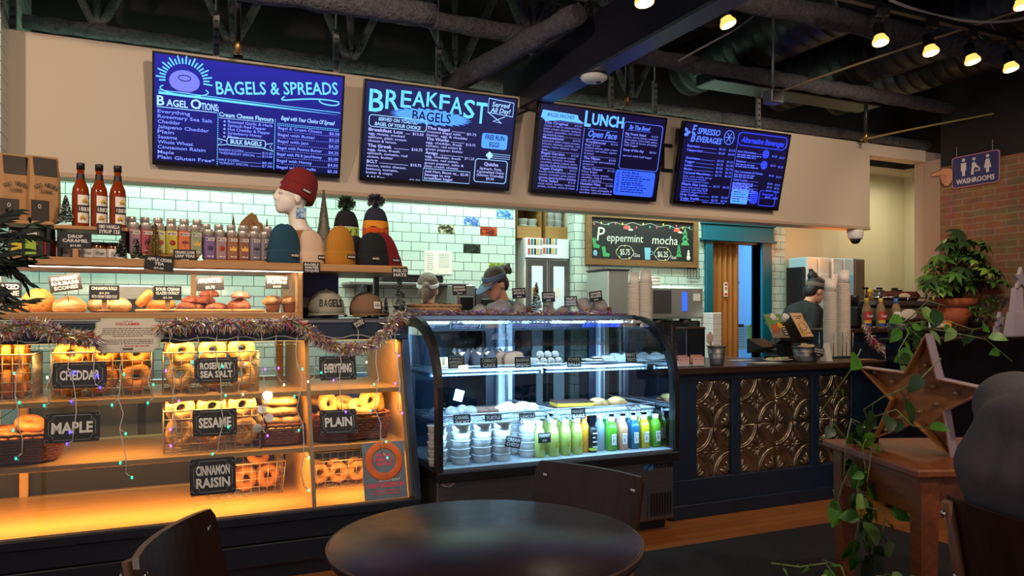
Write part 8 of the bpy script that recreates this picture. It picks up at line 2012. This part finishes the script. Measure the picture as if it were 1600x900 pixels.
# floor plant at the foot of the picture
t = thing('floor_pothos', 'leafy pothos in a low pot on the rug at the bottom by the table leg', 'potted plant', (at(1345, 960, D=2.8).x, at(1345, 960, D=2.8).y, .011))
MB().lathe([(.10, 0), (.13, .20), (.125, .20), (0, .18)], 24).build('pot', MATS['dark_pot'], t); q = random.Random(14); r0 = t.location + V((0, 0, .2))
for k in range(12):
    a = k * .52; e = r0 + V((.26 * cos(a) * q.uniform(.6, 1.2), .18 * sin(a), q.uniform(.03, .16))); vine(t, [r0, r0.lerp(e, .5) + V((0, 0, .08)), e], 4, .09, q)
vine(t, [r0, at(1290, 880, D=2.75), at(1250, 886, D=2.75), at(1205, 880, D=2.7)], 5, .035, q, w=.3)
# fern like plant hanging into view at the upper left
hx = at(-70, 470, D=2.35)
t = thing('hanging_fern', 'tall dark leafed plant reaching in at the edge before the coffee bags', 'potted plant', (hx.x - .05, hx.y - .1, 0))
MB().lathe([(.16, 0), (.20, .34), (.19, .34), (0, .32)], 26).build('pot', MATS['dark_pot'], t); q = random.Random(3)
DK = [leafmat('fern_dark', (30, 48, 26), (22, 34, 20)), leafmat('fern_mid', (52, 80, 36), (36, 58, 28))]
b0 = t.location + V((0, 0, .33)); top = t.location + V((0, 0, 1.45)); MB().tube([b0, b0.lerp(top, .5) + V((.02, 0, 0)), top], [.016, .013, .008], 7).build('trunk', MATS['stem_brown'], t, True)
for k, (px, py) in enumerate(((20, 330), (48, 350), (30, 390), (52, 400), (10, 420), (40, 440), (22, 480), (5, 370), (55, 372), (-10, 460), (35, 410), (0, 345), (12, 465), (46, 470))):
    e = at(px, py, D=2.35 + q.uniform(-.1, .1)); s0 = top + V((0, 0, q.uniform(-.3, .1))); mid = s0.lerp(e, .5) + V((0, 0, .10)); mb = MB(); pts = [s0.lerp(mid, f / 4).lerp(mid.lerp(e, f / 4), f / 4) for f in range(5)]; mb.tube(pts, .003, 5)
    for i in range(22):
        f = .25 + .75 * i / 21; p = s0.lerp(mid, f).lerp(mid.lerp(e, f), f); dd = (e - s0).normalized()
        for sg in (-1, 1):
            mb.use(q.choice((0, 0, 1))); leaf(mb, p, dd * .7 + V((sg * .5, sg * -.5, -.5 + q.uniform(-.3, .3))), V((q.uniform(-.3, .3), -1, .3)), q.uniform(.04, .065), .010, .1, False, .2)
    mb.build('frond', DK, t, True)

# ------------------------------------------------------------------ rug, dining table, chairs
RUG = mat('rug_charcoal', (34, 32, 32), .95, noise=(40, .3, (24, 22, 22)), bump=(120, .5))
ra, rb = at(1010, 845, Z=0), at(1495, 778, Z=0)
o = MB().rbox((.2, 1.55, .001), (4.1, 3.52, .010), .003).build('floor_rug', RUG); tag(o, 'dark charcoal rug on the plank floor before the service counter', 'rug')
TD, TR, TZt = 1.946, .396, .755
tc = V((sin(YAW) * TD - .065 * cos(YAW), cos(YAW) * TD + .065 * sin(YAW), 0))
t = thing('dining_table', 'round dark table with scuffed top, nearest to the camera', 'table', tc)
TBL = mat('table_dark', (60, 46, 52), .33, noise=(3, .3, (52, 39, 45)))
nt = TBL.node_tree; bs = nt.nodes['Principled BSDF']; tcn = nt.nodes.new('ShaderNodeTexCoord'); n1_ = nt.nodes.new('ShaderNodeTexNoise'); n1_.inputs['Scale'].default_value = 26; n1_.inputs['Detail'].default_value = 8; rr_ = nt.nodes.new('ShaderNodeMapRange'); rr_.inputs[1].default_value = .35; rr_.inputs[2].default_value = .7; rr_.inputs[3].default_value = .29; rr_.inputs[4].default_value = .34
nt.links.new(tcn.outputs['Object'], n1_.inputs[0]); nt.links.new(n1_.outputs['Fac'], rr_.inputs[0]); nt.links.new(rr_.outputs[0], bs.inputs['Roughness'])
MB().lathe([(0, TZt - .034), (TR - .02, TZt - .034), (TR - .006, TZt - .028), (TR, TZt - .016), (TR - .003, TZt - .006), (TR - .010, TZt), (0, TZt)], 72).build('table_top', TBL, t)
MB().torus(TR - .003, .004, 72, 6, T(0, 0, TZt - .007)).build('edge_band', mat('table_edge', (96, 72, 66), .35), t)
mb = MB(); q = random.Random(5)
for k in range(26):
    a, r = q.uniform(0, 6.28), TR * .92 * math.sqrt(q.random()); x, y = r * cos(a), r * sin(a); g = q.uniform(0, 6.28); l = q.uniform(.004, .03)
    mb.box((-l, -.0003, 0), (l, .0003, .0002), T(x, y, TZt + .0001) @ RZ(g))
mb.build('scratches', mat('scratch_pale', (120, 104, 100), .6), t)
MB().cyl((0, 0, .03), (0, 0, TZt - .034), .038).build('pedestal', BLACK, t); MB().lathe([(.14, 0), (.14, .012), (.05, .035), (0, .036)], 32).build('foot_plate', BLACK, t)
CH = mat('chair_veneer', (64, 36, 26), .32, noise=(4, .3, (46, 25, 18), (8, 8, .8))); CHE = mat('chair_edge', (120, 76, 46), .45)
def chair(loc, rz, label, hz=.82):
    """bent plywood chair; the sitter looks along +Y, the back is at -Y"""
    t = thing('plywood_chair', label, 'chair', loc, rz); sw = .42
    def curve(x): return -.21 - .035 * (1 - (2 * x / sw) ** 2)
    k = 12; vs = []; H0, H1 = .55, hz
    for z, lean in ((H0, 0), (H0 + .02, -.001), (H1 - .02, -.05), (H1, -.054)):
        ins = .012 if z in (H0, H1) else 0
        for i in range(k + 1):
            x = (-sw / 2 + ins) + (sw - 2 * ins) * i / k; vs.append((x, curve(x) + lean, z))
    n = k + 1; back = [(x, y - .014, z) for x, y, z in vs]; fs = []; N = len(vs)
    for r in range(3):
        for i in range(k): a = r * n + i; fs += [(a, a + 1, a + n + 1, a + n), (N + a, N + a + n, N + a + n + 1, N + a + 1)]
    for i in range(k): fs += [(i, N + i, N + i + 1, i + 1), (3 * n + i, 3 * n + i + 1, N + 3 * n + i + 1, N + 3 * n + i)]
    for r in range(3): a = r * n; fs += [(a, a + n, N + a + n, N + a), (a + k, N + a + k, N + a + n + k, a + n + k)]
    MB().add(vs + back, fs, None, False).build('backrest', [CH], t)
    for sx in (-1, 1):
        for z, ln in ((H0 + .05, -.006), (H1 - .045, -.045)):
            MB().ell((sx * .175, curve(.175) + ln - .046, z), (.010, .005, .010), 12, 6).ell((sx * .175, curve(.175) + ln + .002, z), (.010, .005, .010), 12, 6).build('bolt', CHROME, t)
        MB().tube([(sx * .175, -.19, .0), (sx * .175, -.225, .44), (sx * .175, curve(.175) - .032, H0 + .02), (sx * .175, curve(.175) - .078, H1 - .012)], .016, 8, flat=.9).build('leg', CHE, t)
        MB().tube([(sx * .175, .19, 0), (sx * .17, .17, .44)], .016, 8).build('leg', CHE, t)
        MB().tube([(sx * .175, -.2, .40), (sx * .17, .17, .40)], .013, 8).build('side_rail', CHE, t)
    q_ = [(.21 * (abs(cos(a)) ** .5) * (1 if cos(a) > 0 else -1), .2 * (abs(sin(a)) ** .5) * (1 if sin(a) > 0 else -1)) for a in [2 * pi * (j + .5) / 32 for j in range(32)]]
    MB().prism(q_, .44, .456).build('seat', CH, t)
    return t
fw = V((sin(YAW), cos(YAW), 0)); rt = V((cos(YAW), -sin(YAW), 0))
def seat_at(dep, lat, dd, dl, label, back=.255):
    """chair whose back rail is centred at (depth, sideways), its sitter looking along (dd, dl)"""
    m = fw * dep + rt * lat; d = (fw * dd + rt * dl).normalized(); c = m + d * back
    return chair((c.x, c.y, 0), math.atan2(d.y, d.x) - pi / 2, label)
seat_at(2.47, .235, -.743, -.67, 'dark plywood chair on the far side of the round table, before the chiller')
seat_at(1.77, -.755, .02, 1, 'dark plywood chair at the bagel case side of the round table')
seat_at(1.93, 1.262, .18, .984, 'dark plywood chair with the grey jacketed person sitting on it')

# ------------------------------------------------------------------ people
SKIN = mat('skin', (206, 150, 124), .5); HAIRB = mat('hair_brown', (60, 42, 34), .55, bump=(70, .5)); HAIRD = mat('hair_dark', (34, 24, 22), .5, bump=(70, .5)); HAIRG = mat('hair_ash', (110, 88, 74), .55, bump=(70, .5))
def hand_pieces(w, d, M=None):
    """open, slightly curled hand from wrist w along direction d"""
    w, d = V(w), V(d).normalized(); u = d.cross(V((0, 0, 1))); u = u.normalized() if u.length > .1 else V((1, 0, 0)); n = u.cross(d); f = lambda p: M @ p if M else p
    out = [TU([f(w), f(w + d * .05), f(w + d * .085)], [.024, .036, .034])]
    for k, L in ((-1.5, .062), (-.5, .075), (.5, .07), (1.5, .055)):
        b = w + d * .08 + u * k * .019; out.append(TU([f(b), f(b + d * L * .5 + n * -.004), f(b + d * L - n * .022)], [.0092, .0088, .007]))
    b = w + d * .03 + u * -.032; out.append(TU([f(b), f(b + d * .03 - u * .02 - n * .006), f(b + d * .055 - u * .024 - n * .018)], [.012, .0105, .008])); return out
def staff(name_label, loc, rz, lean, neck, shirt, hair, trousers, sleeve=.5, head_rot=None, extra=None, hs=1.0):
    t = thing('person', name_label, 'person', loc, rz); t.scale = (hs,) * 3; M = T(0, 0, .95) @ RX(lean) @ T(0, 0, -.95); f = lambda *p: tuple(M @ V(p))
    HM = M @ T(0, -.03, 1.50) @ (head_rot or Matrix.Identity(4))
    arms = []; slv = []
    for s in (-1, 1):
        sh, el, wr = V(f(s * .175, .0, 1.40)), V(f(s * .235, -.02, 1.12)), V(f(s * .20, -.24, 1.05))
        arms += [TU([sh, sh.lerp(el, .5), el, el.lerp(wr, .4), wr], [.052, .046, .038, .038, .026])] + hand_pieces(wr, (wr - el))
        slv += [TU([sh + V((0, 0, .01)), sh.lerp(el, sleeve)], [.064, .058])]
    legs = []
    for s in (-1, 1): legs += [TU([(s * .09, 0, .92), (s * .095, -.01, .5), (s * .095, .01, .09)], [.088, .058, .042]), E((s * .095, -.06, .05), (.045, .12, .048))]
    blob('body', head_pieces(HM) + [TU([f(0, .01, 1.36), f(0, 0, 1.46), tuple(HM @ V((0, .01, .06)))], [.062, .05, .052]), TU([f(0, 0, .95), f(0, 0, 1.2), f(0, .01, 1.36)], [.13, .125, .12])] + arms + legs, SKIN, t, .009, 4)
    blob('shirt', [TU([f(0, 0, .90), f(0, 0, 1.02), f(0, 0, 1.2), f(0, .0, 1.33), f(0, .01, 1.40), f(0, .01, 1.435)], [.155, .15, .15, .155, .12, .07]), TU([f(-.17, .0, 1.385), f(0, .015, 1.41), f(.17, .0, 1.385)], [.068, .08, .068])] + slv, shirt, t, .012, 5)
    blob('trousers', [E((0, 0, .93), (.165, .125, .12))] + [TU([(s * .09, 0, .92), (s * .095, -.01, .5), (s * .095, .01, .10)], [.10, .072, .058]) for s in (-1, 1)], trousers, t, .014, 4)
    blob('hair', [E((0, .027, .156), (.082, .096, .092), HM), E((0, .06, .10), (.07, .06, .08), HM)] + [E(c, r, HM) for c, r in hair[1]], hair[0], t, .008, 3)
    # eyes and brows
    mb = MB()
    for s in (-1, 1): mb.ell((s * .028, -.079, .112), (.011, .006, .006), 10, 6, HM)
    mb.build('eye', mat('eye_dark', (40, 30, 28), .3), t)
    if extra: extra(t, HM, M)
    return t
BK = mat('tee_black', (20, 22, 24), .8); WS = mat('shirt_white', (206, 204, 200), .8); GT = mat('apron_grey', (70, 74, 80), .8); DN = mat('trousers_dark', (30, 32, 38), .8)
def visor(t, HM, M):
    v = mat('visor_slate', (72, 92, 124), .6)
    MB().lathe([(.0875, .0), (.089, .035), (.086, .038), (.086, -.002)], 28, HM @ T(0, .014, .150) @ RX(R(-10)) @ SC(.95, 1.12, 1), caps=False).build('visor_band', v, t)
    k = 14; P = [(.082 * cos(R(180 + 180 * i / k)), -.03 - .06 * sin(R(180 * i / k))) for i in range(k + 1)] + [(.075 * cos(R(360 - 180 * i / k)), -.045 - .145 * sin(R(180 * i / k))) for i in range(k + 1)]
    MB().prism(P, 0, .006, HM @ T(0, 0, .155) @ RX(R(10))).build('visor_brim', v, t)
p = at(795, 455, Y=5.17)
staff('worker in a slate visor with a brown bun, looking down behind the chiller', (p.x + .02, 5.17, 0), R(-72), R(9), 0, GT, (HAIRB, [((0, .135, .17), (.042, .042, .045)), ((.01, .175, .185), (.02, .035, .02)), ((0, .185, .14), (.012, .03, .035))]), DN, head_rot=RX(R(20)), extra=visor, hs=.965)
def headband(t, HM, M): MB().lathe([(.089, .0), (.09, .03), (.0865, .03), (.0865, 0)], 28, HM @ T(0, .03, .135) @ RX(R(-24)) @ SC(.96, 1.06, 1), caps=False).build('head_band', mat('band_white', (206, 204, 204), .8), t); MB().tube([M @ V((-.1, .10, 1.42)), M @ V((-.03, .16, 1.2)), M @ V((0, .165, 1.0))], .014, 6, flat=.4).tube([M @ V((.1, .10, 1.42)), M @ V((.03, .16, 1.2)), M @ V((0, .165, 1.0))], .014, 6, flat=.4).build('apron_strap', mat('strap_black', (26, 26, 30), .7), t)
p = at(668, 445, Y=5.2)
staff('worker in white shirt with ash ponytail and white headband, seen from behind', (p.x - .02, 5.18, 0), R(152), R(8), 0, WS, (HAIRG, [((0, .12, .12), (.03, .03, .03)), ((0, .135, .05), (.03, .026, .07)), ((0, .12, -.01), (.018, .02, .05))]), DN, extra=headband, hs=.93)
def bandana(t, HM, M): MB().lathe([(.089, .0), (.091, .035), (.0865, .035), (.0865, 0)], 28, HM @ T(0, .025, .14) @ RX(R(-14)) @ SC(.96, 1.08, 1), caps=False).build('head_band', mat('band_taupe', (96, 84, 78), .8), t)
p = at(1258, 480, Y=5.22)
staff('barista in a black tee with dark bun and taupe headband, leaning over the machine', (p.x - .20, 5.28, 0), R(82), R(30), 0, BK, (HAIRD, [((0, .10, .22), (.045, .045, .045)), ((0, .13, .255), (.02, .03, .02))]), DN, sleeve=.75, head_rot=RX(R(-4)), extra=bandana, hs=1.01)
# seated customer in a hooded jacket, seen from behind
JK = mat('jacket_grey', (92, 86, 88), .85, noise=(4, .3, (78, 73, 75)), bump=(60, .15))
m = fw * 1.93 + rt * 1.255; d = (fw * .18 + rt * .984).normalized(); s0 = m + d * .215
t = thing('person', 'seated customer in a dark grey hooded jacket, turned away at the side table', 'person', (s0.x, s0.y, 0), math.atan2(d.y, d.x) + pi / 2)
# local: faces -Y; the back of the body is towards +Y
HM = T(0, -.16, 1.145) @ RX(R(14))
arms = []; slv = []
for s in (-1, 1):
    sh, el, wr = V((s * .20, -.01, 1.06)), V((s * .27, -.10, .79)), V((s * .20, -.36, .78))
    arms += [TU([sh, el, wr], [.05, .04, .028])] + hand_pieces(wr, wr - el)
    slv += [TU([sh, sh.lerp(el, .5), el, el.lerp(wr, .5), wr], [.105, .095, .082, .075, .058]), E(tuple(sh + V((0, .02, -.0))), (.10, .12, .10))]
legs = []; tr = []
for s in (-1, 1):
    hp, kn, an = V((s * .10, 0, .54)), V((s * .13, -.42, .53)), V((s * .13, -.40, .09))
    legs += [TU([hp, kn, an], [.08, .06, .045]), E((s * .13, -.46, .05), (.045, .12, .048))]; tr += [TU([hp, hp.lerp(kn, .5), kn, kn.lerp(an, .5), an], [.105, .095, .078, .068, .06])]
blob('body', head_pieces(HM) + [TU([(0, -.06, 1.0), (0, -.12, 1.13), tuple(HM @ V((0, .0, .07)))], [.08, .055, .055]), TU([(0, 0, .56), (0, .03, .8), (0, -.03, 1.0)], [.13, .13, .13])] + arms + legs, SKIN, t, .010, 4)
blob('jacket', [TU([(x, .0, .50), (x, .01, .64), (x, .03, .80), (x, .06, .92), (x * .8, .05, 1.0), (x * .5, -.03, 1.09)], [.15, .165, .175, .19, .15, .09]) for x in (-.10, 0, .10)] + [TU([(-.20, .04, 1.0), (0, .05, 1.03), (.20, .04, 1.0)], [.11, .13, .11]), E((0, .08, 1.03), (.20, .13, .10))] + slv, JK, t, .014, 7)
blob('hood', [TU([(-.11, -.10, 1.12), (-.12, .01, 1.11), (0, .06, 1.095), (.12, .01, 1.11), (.11, -.10, 1.12)], [.035, .045, .055, .045, .035]), E((0, .0, 1.11), (.13, .10, .05))], JK, t, .010, 4)
blob('hair', [E((0, .03, .15), (.084, .09, .094), HM), E((0, .06, .10), (.07, .06, .08), HM)], HAIRD, t, .009, 3)
blob('trousers', [E((0, 0, .54), (.17, .14, .10))] + tr, DN, t, .013, 4)
